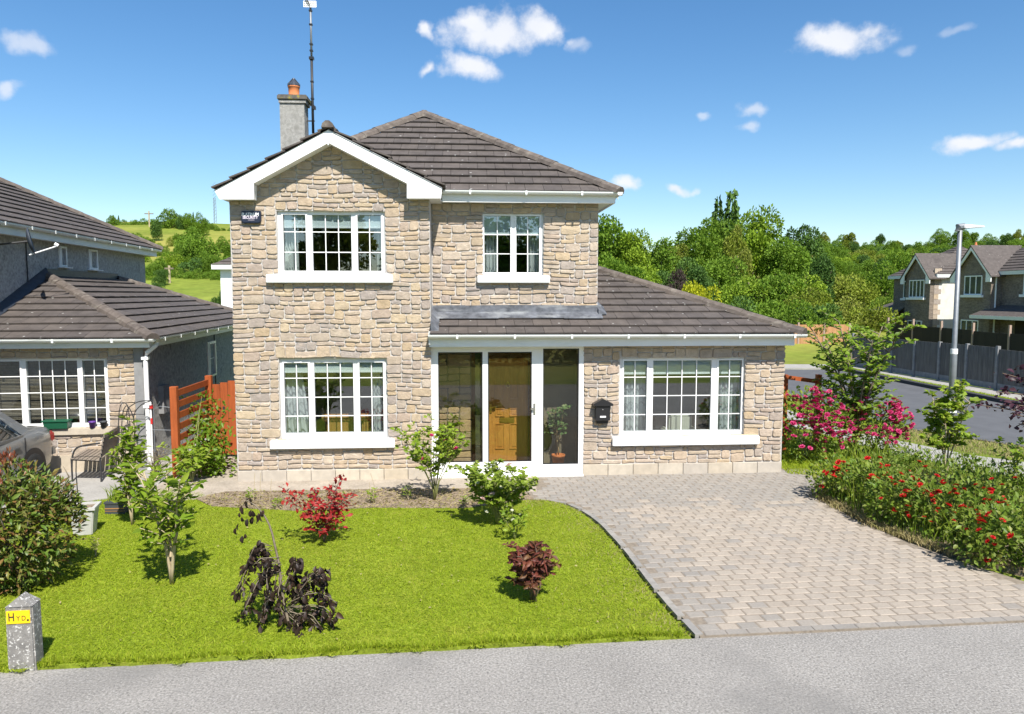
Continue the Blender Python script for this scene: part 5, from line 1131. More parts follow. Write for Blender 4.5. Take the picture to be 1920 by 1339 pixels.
# farther house with the white side wall
YA0 = along(1661); hA, xA = fhouse(YA0, 'brown far house with a white end wall and one gable beyond the side road', 0)
ln_ = lxw(1743, YA0); g0, g1 = lxw(1697, YA0), ln_; ez = lzw(1700, 517)
MB(xA).box(0, ln_-.26, .6, .85, 0, ez).obj('front_wall', M['brownhouse'], hA); MB(xA).box(ln_-.25, ln_, .6, 7, 0, ez).obj('end_wall', M['whitewall'], hA); MB(xA).box(0, .25, .86, 7, 0, ez).obj('far_wall', M['brownhouse'], hA)
gable(hA, (g0+g1)/2, (g1-g0)/2, 0, ez, .95, .62, xA, 'brownhouse', 0)
q_ = MB(xA)
for k in range(14): z = .1+k*.36; q_.box(ln_-.22+(.12 if k % 2 else 0), ln_+.012, .3, .62+.3*(k % 2)*.6, z, z+.34, srng.random())
q_.obj('quoin', M['stone'], hA)
hip_roof(hA, 0, ln_, .6, 7, ez+.02, .62, xA)
simple_window(hA, lxw(1705, YA0), lxw(1733, YA0), lzw(1719, 558), lzw(1719, 525), -.03, xA, 4); simple_window(hA, lxw(1680, YA0), lxw(1691, YA0), lzw(1685, 559), lzw(1685, 527), .57, xA, 2)
simple_window(hA, lxw(1705, YA0), lxw(1731, YA0), lzw(1719, 640), lzw(1719, 601), -.03, xA, 3)
m_ = MB(xA); za = lzw(1650, 588); m_.box(-4.2, -.0, 1.0, 5, 0, za-.1); m_.obj('wing_wall', M['brownhouse'], hA)
m_ = MB(xA); m_.add([(-4.6, .5, za), (1.6, -.2, za), (1.6, .6, za+.55), (0, 3.0, za+1.6), (-2.2, 3.0, za+1.2), (-4.6, 5, za)], [(0,1,2,3,4), (0,4,5)]); m_.obj('wing_roof', M['tile'], hA)
m_ = MB(xA); m_.beam((-4.6, .48, za-.1), (1.6, -.22, za-.1), .04, .24); m_.obj('wing_fascia', M['gutter'], hA)
m_ = MB(xA); m_.box(-1.3, -.3, .96, 1.0, .1, 2.1); m_.obj('door', M['upvc'], hA)
stack(hA, ln_-.6, 3.6, ez+1.3, lzw(1822, 466), xA)
# nearer house
YB0 = along(1792); hB, xB_ = fhouse(YB0, 'brown nearer far house with gable, porch roof and tall chimney beyond the grey fence', 1)
lnB = lxw(1990, YB0); g0, g1 = 0, lxw(1857, YB0); ezB = lzw(1850, 510)
MB(xB_).box(0, lnB, .7, .95, 0, ezB).obj('front_wall', M['brownhouse'], hB); MB(xB_).box(lnB-.25, lnB, .96, 7.5, 0, ezB).obj('end_wall', M['whitewall'], hB); MB(xB_).box(0, .25, .96, 7.5, 0, ezB).obj('far_wall', M['whitewall'], hB)
gable(hB, (g0+g1)/2, (g1-g0)/2, 0, ezB, .95, .72, xB_, 'brownhouse', 0)
hip_roof(hB, 0, lnB, .7, 7.5, ezB+.02, .62, xB_)
simple_window(hB, lxw(1808, YB0), lxw(1841, YB0), lzw(1825, 553), lzw(1825, 517), -.03, xB_, 3); simple_window(hB, lxw(1805, YB0), lxw(1838, YB0), lzw(1822, 637), lzw(1822, 600), -.03, xB_, 3)
simple_window(hB, lxw(1898, YB0), lxw(1930, YB0), lzw(1910, 552), lzw(1910, 513), .67, xB_, 3)
m_ = MB(xB_); a, b = lxw(1846, YB0), lnB; za = lzw(1880, 592); m_.add([(a, -.9, za), (b, -.9, za), (b, .7, za+.62), (a, .7, za+.62)], [(0,1,2,3)]); m_.obj('porch_roof', M['tile'], hB)
m_ = MB(xB_); m_.box(a, b, -.94, -.9, za-.2, za); m_.obj('porch_fascia', M['gutter'], hB); m_ = MB(xB_); m_.box(lxw(1886, YB0), lxw(1908, YB0), .66, .70, .1, 2.1); m_.obj('door', M['darkboard'], hB)
m_ = MB(xB_); m_.tube([(g1+.02, .3, ezB-.2), (g1+.02, .3, .2)], .05, 6); m_.obj('downpipe', M['upvc'], hB)
stack(hB, lxw(1890, YB0)+.2, 4.1, ezB+1.4, lzw(1893, 447)+.6, xB_)
# white house behind, between the neighbour and the stone house
wh_ = thing('white_house', 'white rendered house glimpsed behind between the grey and the stone house', 'house', (W(414, 540, 38)[0], 38, 0)); X0 = W(414, 540, 38)[0]; ze = W(414, 497, 38)[1]
I4 = Matrix.Identity(4)
MB().box(X0, X0+8, 38, 45, -.5, ze).obj('wall', M['white'], wh_); hip_roof(wh_, X0, X0+8, 38, 45, ze, .55, I4)
z1 = W(420, 592, 35)[1]; m_ = MB(); xw = W(410, 590, 35)[0]; m_.add([(xw, 34.5, z1-.1), (xw+5, 34.5, z1-.1), (xw+5, 38, z1+1), (xw+2.2, 38, z1+1)], [(0,1,2,3)]); m_.obj('lean_to_roof', M['tile'], wh_); MB().box(xw+.3, xw+5, 35, 38, -.3, z1-.1).obj('lean_to_wall', M['white'], wh_)
# poles on the hill
def pole(px, yt, yb, Y, label, cross=True, m='palestem', r=.13):
    x, zt = W(px, yt, Y); zb = min(float(H(x, Y)), W(px, yb, Y)[1]); t = thing('utility_pole', label, 'utility pole', (x, Y, zb), 'utility poles on the hillside'); MB().tube([(x, Y, zb-1), (x, Y, zt)], r, 7).obj('pole', M[m], t)
    if cross: m_ = MB(); k = .0055*Y; m_.box(x-k, x+k, Y-.1, Y+.1, zt-.5*k-.16, zt-.5*k); m_.obj('crossarm', M['bark'], t)
pole(279, 396, 425, 150, 'pale utility pole on the skyline of the left hill'); pole(317, 498, 556, 75, 'pale utility pole standing in the lower meadow', r=.11); pole(392, 478, 508, 100, 'leaning bare pole by the hedge below the trees', False, r=.14); pole(258, 490, 507, 110, 'short pale pole next to the grey gable on the hillside', False)
x, zt = W(402, 371, 170); ms = thing('lattice_mast', 'thin grey lattice mast on the skyline behind the left hill', 'mast', (x, 170, float(H(x, 170))))
m_ = MB()
for k in range(3): a = 2*pi*k/3; m_.tube([(x+.35*cos(a), 170+.35*sin(a), float(H(x, 170))), (x+.22*cos(a), 170+.22*sin(a), zt)], .05, 5)
for k in range(12): z = float(H(x, 170))+k*.75; m_.tube([(x-.33, 170, z), (x+.33, 170, z+.7)], .04, 4)
m_.obj('lattice', M['steel'], ms)
# ------------------------------------------------------------------ vegetation helpers
nr_ = np.random.default_rng(4)
def nrm(a): return a/np.maximum(np.linalg.norm(a, axis=-1, keepdims=True), 1e-9)
def leaf_template(w=.3, droop=.14, fold=.3):
    X_ = [0, .25, .55, .8, 1.]; hw = [0, w*.78, w, w*.62, 0]; z = [0, .03, .02, -.05, -droop]
    v = [(X_[0],0,z[0])]; 
    for i in (1, 2, 3): v += [(X_[i],0,z[i]), (X_[i],hw[i],z[i]+hw[i]*fold), (X_[i],-hw[i],z[i]+hw[i]*fold)]
    v.append((1,0,z[4]))
    f = [(0,1,2),(0,3,1),(1,4,5,2),(3,6,4,1),(4,7,8,5),(6,9,7,4),(7,10,8),(9,10,7)]
    return v, f
def leaf_mesh(name, w, droop, fold, m):
    v, f = leaf_template(w, droop, fold); me = bpy.data.meshes.new(name); me.from_pydata(v, [], f); me.materials.append(m)
    me.polygons.foreach_set('use_smooth', [True]*len(f)); return me
def frames(d, up):
    d = nrm(d); s = np.cross(up, d); bad = np.linalg.norm(s, axis=1) < 1e-4; s[bad] = [1, 0, 0]; s = nrm(s); u = np.cross(d, s); return d, s, u
def card_mesh(name, pos, d, up, size, w, m, tint=None, droop=.12):
    N = len(pos); d, s, u = frames(d, up); sz = np.asarray(size).reshape(-1, 1)
    V = np.empty((N, 4, 3)); V[:, 0] = pos; V[:, 1] = pos+(d*.48+s*w+u*w*.3)*sz; V[:, 2] = pos+(d-u*droop)*sz; V[:, 3] = pos+(d*.52-s*w+u*w*.3)*sz
    me = bpy.data.meshes.new(name); me.vertices.add(N*4); me.vertices.foreach_set('co', V.ravel())
    idx = (np.arange(N)[:, None]*4+np.array([0,1,2,0,2,3])).ravel()
    me.loops.add(N*6); me.loops.foreach_set('vertex_index', idx.astype(np.int32)); me.polygons.add(N*2)
    me.polygons.foreach_set('loop_start', np.arange(0, N*6, 3, dtype=np.int32)); me.polygons.foreach_set('loop_total', np.full(N*2, 3, np.int32))
    a = me.attributes.new('tint', 'FLOAT', 'POINT'); t = nr_.random(N) if tint is None else tint
    a.data.foreach_set('value', np.repeat(t, 4).astype(np.float32)); me.materials.append(m); me.update(calc_edges=True); return me
def grow(base, mains, h, spread, subs, sublen, per, rng, lean=(0,0), curve=.5, tsub=(.3, 1.), upb=.5, r0=.02, arch=0.):
    """stems, side shoots and leaf seats of a shrub: returns (stem paths with radii, positions, directions)"""
    st = []; P = []; D = []; base = Vector(base)
    for i in range(mains):
        a = 2*pi*(i+rng.random()*.6)/mains; o = Vector((cos(a), sin(a), 0)); hh = h*rng.uniform(.78, 1.05); sp_ = spread*rng.uniform(.5, 1.1)
        pts = []
        for k in range(7):
            t = k/6; pts.append(base+o*(sp_*(t**(1+curve)))+Vector((lean[0]*t, lean[1]*t, hh*t-arch*hh*t*t*t))+Vector((rng.uniform(-.012, .012), rng.uniform(-.012, .012), 0))*(t > 0))
        st.append((pts, [r0*(1-.75*k/6) for k in range(7)]))
        for j in range(subs):
            t = tsub[0]+(tsub[1]-tsub[0])*(j+rng.random())/subs; f = t*6; k = min(int(f), 5); p = pts[k].lerp(pts[k+1], f-k)
            a2 = rng.uniform(0, 2*pi); dv = (Vector((cos(a2), sin(a2), rng.uniform(-.1, .5)+upb))+o*.35).normalized(); L_ = sublen*rng.uniform(.6, 1.15)*(1.1-.4*t)
            q = p+dv*L_*.5+Vector((0, 0, .03*L_)); e = q+(dv+Vector((0, 0, -.15+.3*upb))).normalized()*L_*.5
            st.append(([p, q, e], [r0*.4, r0*.28, r0*.15]))
            for m_ in range(per):
                u = .25+.78*(m_+rng.random())/per; pp = (p.lerp(q, u*2) if u < .5 else q.lerp(e, (u-.5)*2)); a3 = rng.uniform(0, 2*pi)
                dd = (dv*.5+Vector((cos(a3), sin(a3), rng.uniform(-.35, .6))))
                P.append(pp); D.append(dd)
    return st, np.array([tuple(p) for p in P]), np.array([tuple(p) for p in D])
def blob(center, rad, n, clumps, rng, shell=.6, cr=.3, low=.4):
    c = np.array(center, float); rad = np.array(rad, float)
    k = nrm(rng.normal(size=(clumps, 3)))*(shell+(1-shell)*rng.random((clumps, 1))**.5); k[:, 2] = np.abs(k[:, 2])*np.where(rng.random(clumps) < low, -1, 1)
    i = rng.integers(0, clumps, n); off = rng.normal(size=(n, 3))*cr; p = k[i]+off; l = np.linalg.norm(p, axis=1, keepdims=True); p = np.where(l > 1.12, p/l*1.12, p)
    d = nrm(p)*.7+rng.normal(size=(n, 3))*.6+np.array([0, 0, .25])
    return c+p*rad, d
def plant(name, label, cat, base, P, D, size, w, lm, nobj, stems=(), sm='stem', group=None, droop=.14, fold=.3, leafname='leaf', jitter=.3, hang=0.):
    base = Vector(base); t = thing(name, label, cat, base, group)
    N = len(P); sz = size*(1+nr_.uniform(-jitter, jitter, N)); up = nrm(nr_.normal(size=(N, 3))*.45+np.array([0, -.35, 1.]))
    if hang: D = nrm(D)*(1-hang)+np.array([0, 0, -1.])*hang; up = nrm(nr_.normal(size=(N, 3))*.6+np.array([0, -1., .2]))
    keep = P[:, 2] > .015; P, D, sz, up = P[keep], D[keep], sz[keep], up[keep]; N = len(P)
    cam_ = np.array([0, 0, CAM_Z]); cen = P.mean(0); view = nrm((cam_-cen)[None])[0]
    score = (P-cen) @ view+.15*nr_.random(N)*np.ptp(P[:, 2]); order = np.argsort(-score)
    if stems:
        m_ = MB()
        for pts, rs in stems: m_.tube(pts, rs, 5)
        m_.obj('stem', M[sm], t, smooth=True)
    meshes = [leaf_mesh(leafname, w*k, droop*q, fold, lm) for k, q in ((.9, 1), (1.1, .5), (1, 1.8))]
    d, s, u = frames(D, up)
    for i in order[:nobj]:
        o = bpy.data.objects.new(leafname, meshes[i % 3]); COL.objects.link(o); o.parent = t
        mt = Matrix((d[i], s[i], u[i])).transposed(); o.rotation_euler = mt.to_euler(); o.location = Vector(P[i])-base; k = float(sz[i]); o.scale = (k, k, k)
    r = order[nobj:]
    if len(r):
        me = card_mesh('foliage', P[r]-np.array(base), D[r], up[r], sz[r], w, lm); link('foliage', me, base, t, kind='stuff')
    return t
def petals(t, centers, r, m, name='flower', n=9, obj=True):
    base = ORG[t.name]
    ms = []
    for k in range(3):
        b = MB()
        for ring, (tilt, L_, c) in enumerate(((.35, 1., n), (.9, .8, max(4, n-3)), (1.3, .55, 4))):
            for i in range(c):
                a = 2*pi*(i+.5*ring)/c+k; d = Vector((cos(a)*cos(tilt), sin(a)*cos(tilt), sin(tilt)))*L_; s_ = Vector((-sin(a), cos(a), 0))*.42*L_; nn = d.cross(s_).normalized()*.12
                b.add([(0,0,0), d*.55+s_-nn, d, d*.55-s_-nn], [(0,1,2),(0,2,3)], (i*.37+ring*.21+k*.1) % 1)
        me = bpy.data.meshes.new(name); me.from_pydata([tuple(v) for v in b.v], [], b.f); a_ = me.attributes.new('tint', 'FLOAT', 'POINT'); a_.data.foreach_set('value', b.t); me.materials.append(m); ms.append(me)
    for i, c in enumerate(centers):
        o = bpy.data.objects.new(name, ms[i % 3]); COL.objects.link(o); o.parent = t; o.location = Vector(c)-base
        o.rotation_euler = (nr_.uniform(-.5, .9), nr_.uniform(-.5, .5), nr_.uniform(0, 6)); k = r*nr_.uniform(.7, 1.2); o.scale = (k, k, k)
def blades(name, base_pts, h, w, m, lean=.5, seg=3, parent=None, tint=None, kind='stuff', label=None, cat=None):
    N = len(base_pts); base_pts = np.asarray(base_pts, float); hh = h*(.55+.65*nr_.random(N)); a = nr_.uniform(0, 2*pi, N); a2 = nr_.uniform(0, 2*pi, N)
    side = np.stack([np.cos(a2), np.sin(a2), np.zeros(N)], 1)*w; ld = np.stack([np.cos(a), np.sin(a), np.zeros(N)], 1)*(lean*hh*nr_.random(N))[:, None]
    V = np.empty((N, 2*seg+1, 3))
    for k in range(seg):
        t = k/seg; c = base_pts+ld*t*t+np.array([0, 0, 1.])*(hh*t*(1-.18*lean*t))[:, None]; V[:, 2*k] = c-side*(1-t*.5); V[:, 2*k+1] = c+side*(1-t*.5)
    V[:, 2*seg] = base_pts+ld+np.array([0, 0, 1.])*(hh*(1-.18*lean))[:, None]
    tri = []
    for k in range(seg-1): tri += [2*k, 2*k+1, 2*k+3, 2*k, 2*k+3, 2*k+2]
    tri += [2*seg-2, 2*seg-1, 2*seg]; nt = len(tri)//3
    o0 = Vector(base_pts.mean(0)); o0.z = 0; V -= np.array(o0)
    me = bpy.data.meshes.new(name); me.vertices.add(V.shape[0]*V.shape[1]); me.vertices.foreach_set('co', V.ravel())
    idx = (np.arange(N)[:, None]*V.shape[1]+np.array(tri)).ravel().astype(np.int32)
    me.loops.add(len(idx)); me.loops.foreach_set('vertex_index', idx); me.polygons.add(N*nt); me.polygons.foreach_set('loop_start', np.arange(0, len(idx), 3, dtype=np.int32)); me.polygons.foreach_set('loop_total', np.full(N*nt, 3, np.int32))
    t_ = nr_.random(N) if tint is None else tint; at = me.attributes.new('tint', 'FLOAT', 'POINT'); at.data.foreach_set('value', np.repeat(t_, V.shape[1]).astype(np.float32)); me.materials.append(m); me.update(calc_edges=True)
    o = link(name, me, o0, parent)
    if kind: o['kind'] = kind
    return o
# ------------------------------------------------------------------ trees of the hills and woods
def crown_mesh(kind, m, seed, n=6500):
    rng = np.random.default_rng(seed)
    if kind == 'conifer':
        z = 1-rng.random(n)**.55*.92; r = (.02+.98*(1-z))*.30*(.35+.65*rng.random(n)**.5)*(1+.4*np.sin(z*40+3*np.sin(rng.integers(0,5,n)))); a = rng.uniform(0, 2*pi, n)
        P = np.stack([np.cos(a)*r, np.sin(a)*r, z], 1); D = np.stack([np.cos(a), np.sin(a), -.25+rng.normal(size=n)*.3], 1); size = .045
    else:
        K = dict(dome=26, oval=22, bush=16, airy=18)[kind]; rx, rz, zc = dict(dome=(.40, .40, .58), oval=(.30, .44, .55), bush=(.46, .44, .46), airy=(.36, .42, .57))[kind]
        c = nrm(rng.normal(size=(K, 3)))*(rng.random((K, 1))**.4)*.78; c[:, 2] = np.where(c[:, 2] < -.45, -c[:, 2], c[:, 2])
        lr = rng.uniform(.26, .44, K)*(.8 if kind == 'airy' else 1); i = rng.integers(0, K, n); q = nrm(rng.normal(size=(n, 3))); q[:, 2] = np.abs(q[:, 2])*np.where(rng.random(n) < .8, 1, -1)
        p = c[i]+q*(lr[i]*(.72+.36*rng.random(n)))[:, None]; P = p*np.array([rx, rx, rz])+np.array([0, 0, zc]); D = q*.8+rng.normal(size=(n, 3))*.55; size = .034 if kind != 'airy' else .03
    P[:, 2] = np.maximum(P[:, 2], .02)
    tint = (rng.random(n)*.5+.5*np.repeat(rng.random(50), n//50+1)[:n]) % 1
    if kind != 'conifer': tint = (rng.random(n)*.45+(i*.377) % 1*.55) % 1
    return card_mesh('crown', P, D, nrm(rng.normal(size=(n, 3))*.65+D*.5+np.array([.1, -.45, .8])), size*(.6+.8*rng.random(n)), .34, m, tint)
CROWN = {}
for key, kind, lm in (('mid', 'dome', 'f1'), ('bright', 'dome', 'f2'), ('dark', 'oval', 'f3'), ('olive', 'airy', 'f4'), ('oval', 'oval', 'f1'), ('conifer', 'conifer', 'f3'), ('bush', 'bush', 'f1'), ('brightbush', 'bush', 'f2'), ('darkbush', 'bush', 'f3'), ('olivebush', 'bush', 'f4'), ('golden', 'bush', 'fy'), ('copper', 'bush', 'fp')):
    CROWN[key] = [crown_mesh(kind, LM[lm], 10*len(CROWN)+q, 6500 if key not in ('golden', 'copper') else 3500) for q in range(2 if key not in ('golden', 'copper') else 1)]
def trunk_mesh():
    m_ = MB(); m_.tube([(0,0,-.05),(.01,0,.2),(-.01,.01,.42),(.0,0,.62)], [.028,.021,.016,.008], 7)
    for a, z in ((.4, .3), (2.2, .36), (4.1, .33), (5.3, .45), (1.3, .5)): m_.tube([(0,0,z),(.09*cos(a),.09*sin(a),z+.1),(.17*cos(a),.17*sin(a),z+.25)], [.011,.008,.004], 5)
    me = bpy.data.meshes.new('trunk'); me.from_pydata([tuple(v) for v in m_.v], [], m_.f); me.materials.append(M['bark']); return me
TRUNK = trunk_mesh(); tn = 0
TYPE = dict(mid=('broadleaf_tree', 'mid green broadleaf tree', 'tree'), bright=('broadleaf_tree', 'bright green broadleaf tree', 'tree'), dark=('broadleaf_tree', 'dark green upright tree', 'tree'), olive=('olive_tree', 'olive green airy tree', 'tree'), oval=('broadleaf_tree', 'tall oval green tree', 'tree'), conifer=('conifer_tree', 'dark pointed conifer', 'tree'),
  bush=('bushy_tree', 'rounded mid green bushy tree', 'tree'), brightbush=('bushy_tree', 'rounded bright green bushy tree', 'tree'), darkbush=('bushy_tree', 'rounded dark green bushy tree', 'tree'), olivebush=('bushy_tree', 'rounded yellowish green bushy tree', 'tree'), golden=('golden_shrub', 'golden yellow rounded conifer', 'tree'), copper=('copper_tree', 'dark copper leaved tree', 'tree'))
tname = {}
def tree(key, px, yt, hw, Y, where, group, fixed=None):
    global tn
    if fixed: x, zb, h = fixed
    else:
        x, zt = W(px, yt, Y); zb = float(H(x, Y)); rw = hw/1400*Y/(.40 if key not in ('conifer', 'golden') else .30); h = max(2.2, zt-zb+.15, rw*(1.25 if key not in ('conifer',) else 2.5)); zb = min(zb, zt-h*.985)
    nm, lb, cat = TYPE[key]; t = thing(nm, lb+' '+where, cat, (x, Y, zb), group); tn += 1
    rx = hw/1400*Y/(.40 if key not in ('conifer', 'golden') else .30); k = rx/h
    k = min(max(k, .35), 2.2); rz = random.uniform(0, 6.28)
    o = link('crown', CROWN[key][tn % len(CROWN[key])], (x, Y, zb), t); o.scale = (h*k, h*k, h); o.rotation_euler = (0, 0, rz)
    if key in ('golden',) or h < 3: return t
    o = link('trunk', TRUNK, (x, Y, zb), t); o.scale = (h*.8, h*.8, h); o.rotation_euler = (0, 0, rz); return t
GW = 'trees of the wood behind the annex roof'; 
for a in [('mid',1150,408,62,75),('bright',1197,440,48,72),('mid',1234,450,46,76),('olive',1268,455,42,80),('mid',1303,432,48,86),('mid',1342,410,52,92),('olive',1384,425,36,80),('bright',1432,400,66,86),('dark',1505,420,52,90),('mid',1472,446,46,82),('mid',1405,420,44,96),
  ('bush',1160,470,52,60),('brightbush',1210,488,46,60),('darkbush',1255,495,42,62),('darkbush',1300,480,40,66),('bush',1350,470,46,70),('brightbush',1402,505,52,60),('bush',1452,500,50,60),('brightbush',1503,505,50,60),('dark',1545,478,42,64),
  ('darkbush',1378,552,48,49),('bush',1432,552,48,49),('bush',1492,560,52,47),('darkbush',1535,556,42,49),('bush',1342,580,34,46),('bush',1300,545,30,58),
  ('olivebush',1578,500,46,72),('olivebush',1622,515,52,72),('bush',1655,488,46,88),('olivebush',1590,545,52,57),('olivebush',1640,560,52,54),('mid',1692,468,42,112),('brightbush',1562,585,42,47),('olivebush',1520,530,40,54),('bush',1680,540,40,62)]:
    tree(*a, 'in the wood behind the annex', GW)
for a in [('mid',1105,420,58,78),('bright',1060,415,56,84),('oval',1015,425,48,80),('mid',965,418,58,90),('dark',920,430,46,84),('bush',1080,480,52,66),('brightbush',1010,480,52,68),('bush',940,485,52,70)]:
    tree(*a, 'in the wood hidden past the house corner', 'trees of the wood past the house corner')
tree('conifer', 1347, 373, 40, 96, 'shorter of the two rising above the wood', 'dark conifers above the wood'); tree('conifer', 1373, 360, 54, 95, 'taller of the two rising above the wood', 'dark conifers above the wood')
tree('golden', 1314, 505, 31, 45, 'standing out just above the annex hip', None); tree('copper', 1268, 498, 24, 55, 'next to the golden conifer', None)
cr = random.Random(3)
for i, px in enumerate(range(1535, 1935, 15)):
    tree(cr.choice(['mid', 'oval', 'dark', 'bush', 'olive']), px+cr.uniform(-6, 6), 449+cr.uniform(-14, 12)-(8 if px > 1750 else 0), cr.uniform(12, 20), 235+cr.uniform(-8, 14), 'on the skyline ridge at the right', 'trees along the right hand skyline')
for i in range(46):
    px, yb = cr.uniform(1535, 1780), cr.uniform(478, 535)
    tree(cr.choice(['bush', 'olivebush', 'brightbush', 'darkbush', 'mid']), px, yb-cr.uniform(20, 36), cr.uniform(13, 24), np.interp(yb, [478, 500, 535], [200, 130, 90])+cr.uniform(-5, 5), 'on the right hillside below the ridge', 'bushy trees on the right hillside')
for i, px in enumerate(range(1535, 1935, 11)):
    tree(cr.choice(['bush', 'mid', 'darkbush']), px+cr.uniform(-5, 5), 460+cr.uniform(-8, 6)-(6 if px > 1750 else 0), cr.uniform(11, 17), 222+cr.uniform(-8, 8), 'along the foot of the skyline ridge', 'hedge trees along the right skyline')
for i, px in enumerate(range(1530, 1760, 19)):
    tree(cr.choice(['bush', 'olivebush', 'brightbush', 'mid']), px+cr.uniform(-8, 8), 476+cr.uniform(-8, 10), cr.uniform(14, 24), 165+cr.uniform(-20, 20), 'on the right hillside below the ridge', 'bushy trees on the right hillside')
GL = 'trees on the left hill'
def hill_hit(px, py):                    # where the sight line of a survey pixel meets the hillside
    d = ray(px, py)
    for Y in np.arange(36, 330, .5):
        t = Y/d.y
        if CAM_Z+d.z*t <= float(H(d.x*t, Y)): return Y
    return 200.
for key, px, yt, hw, yb in [('mid',316,394,27,427),('dark',340,404,14,430),('mid',355,401,19,430),('oval',375,402,19,442),('bush',232,411,17,421),('bush',250,409,15,421),('bush',268,409,17,421),('bush',286,408,13,421),('mid',208,405,13,423),('conifer',212,403,4,421),('conifer',222,404,4,421),('conifer',362,398,4,422),('dark',293,413,15,452),
  ('bush',244,432,15,449),('bush',262,436,17,452),('bush',278,443,16,456),('mid',352,428,30,482),('mid',374,440,34,500),('oval',338,436,20,470),('bush',390,466,26,508),('bush',334,460,26,502),('brightbush',315,470,24,506),('bush',298,482,22,515),('bush',277,492,20,518),('darkbush',358,482,28,512),('bush',397,474,22,512),('bush',418,442,16,474),('bush',430,456,14,492),('bush',425,480,20,515),
  ('bush',262,500,16,522),('bush',285,508,18,525),('darkbush',302,500,15,536),('bush',330,500,20,520),('bush',350,504,18,522),('bush',372,502,18,522),('bush',392,504,16,522),('bush',412,506,16,524),('brightbush',268,470,14,492),('bush',300,455,14,480),('olivebush',322,440,12,462),('bush',408,424,6,433),('bush',419,426,5,433),('bush',430,427,5,433),('bush',385,415,9,430),('bush',398,418,7,431),('darkbush',295,525,12,546)]:
    tree(key, px, yt, hw, hill_hit(px, yb), 'on the left hill above the meadow', GL)
for px, yt in ((396, 560), (410, 548), (424, 540)): tree('darkbush', px, yt, 16, 52, 'beside the white house in the gap', 'laurels beside the white house')
def back_tree(x, Y, h, key):
    nm, lb, cat = TYPE[key]; t = thing(nm, lb+' across the front road, mirrored in the windows', cat, (x, Y, -.05), 'trees across the front road')
    o = link('crown', CROWN[key][0], (x, Y, -.05), t); o.scale = (h, h, h); o = link('trunk', TRUNK, (x, Y, -.05), t); o.scale = (h, h, h)
LBL = {}
for o in list(S.objects):
    if o.parent is None and o.get('group') and o.get('category') == 'tree' and 'conifers above' not in o['group']: LBL.setdefault(o['label'], []).append(o)
ORDW = 'first second third fourth fifth sixth seventh eighth ninth tenth eleventh twelfth thirteenth fourteenth fifteenth sixteenth seventeenth eighteenth nineteenth twentieth twenty-first twenty-second twenty-third twenty-fourth twenty-fifth twenty-sixth twenty-seventh twenty-eighth twenty-ninth thirtieth thirty-first thirty-second thirty-third thirty-fourth thirty-fifth thirty-sixth thirty-seventh thirty-eighth thirty-ninth fortieth'.split()
for lb, os_ in LBL.items():
    if len(os_) < 2: continue
    lb = lb.replace(' bushy', '') if len(os_) > 2 else lb
    os_.sort(key=lambda o: o.location.x/o.location.y)
    for k, o in enumerate(os_): o['label'] = ('leftmost ' if k == 0 else 'rightmost ' if k == len(os_)-1 else ORDW[k]+' from left, ')+lb
BACK = ((-14,-15,8,'mid'),(-8,-18,9,'olive'),(-2.5,-15,7,'dark'),(3,-19,9,'oval'),(9,-15,7.5,'bush'),(15,-17,9,'darkbush'),(-21,-16,8.5,'brightbush'),(21,-16,8,'bright'))
for a in BACK: back_tree(*a)
q = np.stack([nr_.uniform(-24, 24, 9000), nr_.uniform(-10.4, -9.2, 9000), nr_.uniform(0, 2.0, 9000)], 1)
hd_ = link('hedge', card_mesh('hedge', q, nr_.normal(size=(9000, 3)), nrm(nr_.normal(size=(9000, 3))), np.full(9000, .30), .34, LM['f3']), (0, 0, 0)); tag(hd_, 'clipped dark hedge across the front road, mirrored in the porch panes', 'hedge')
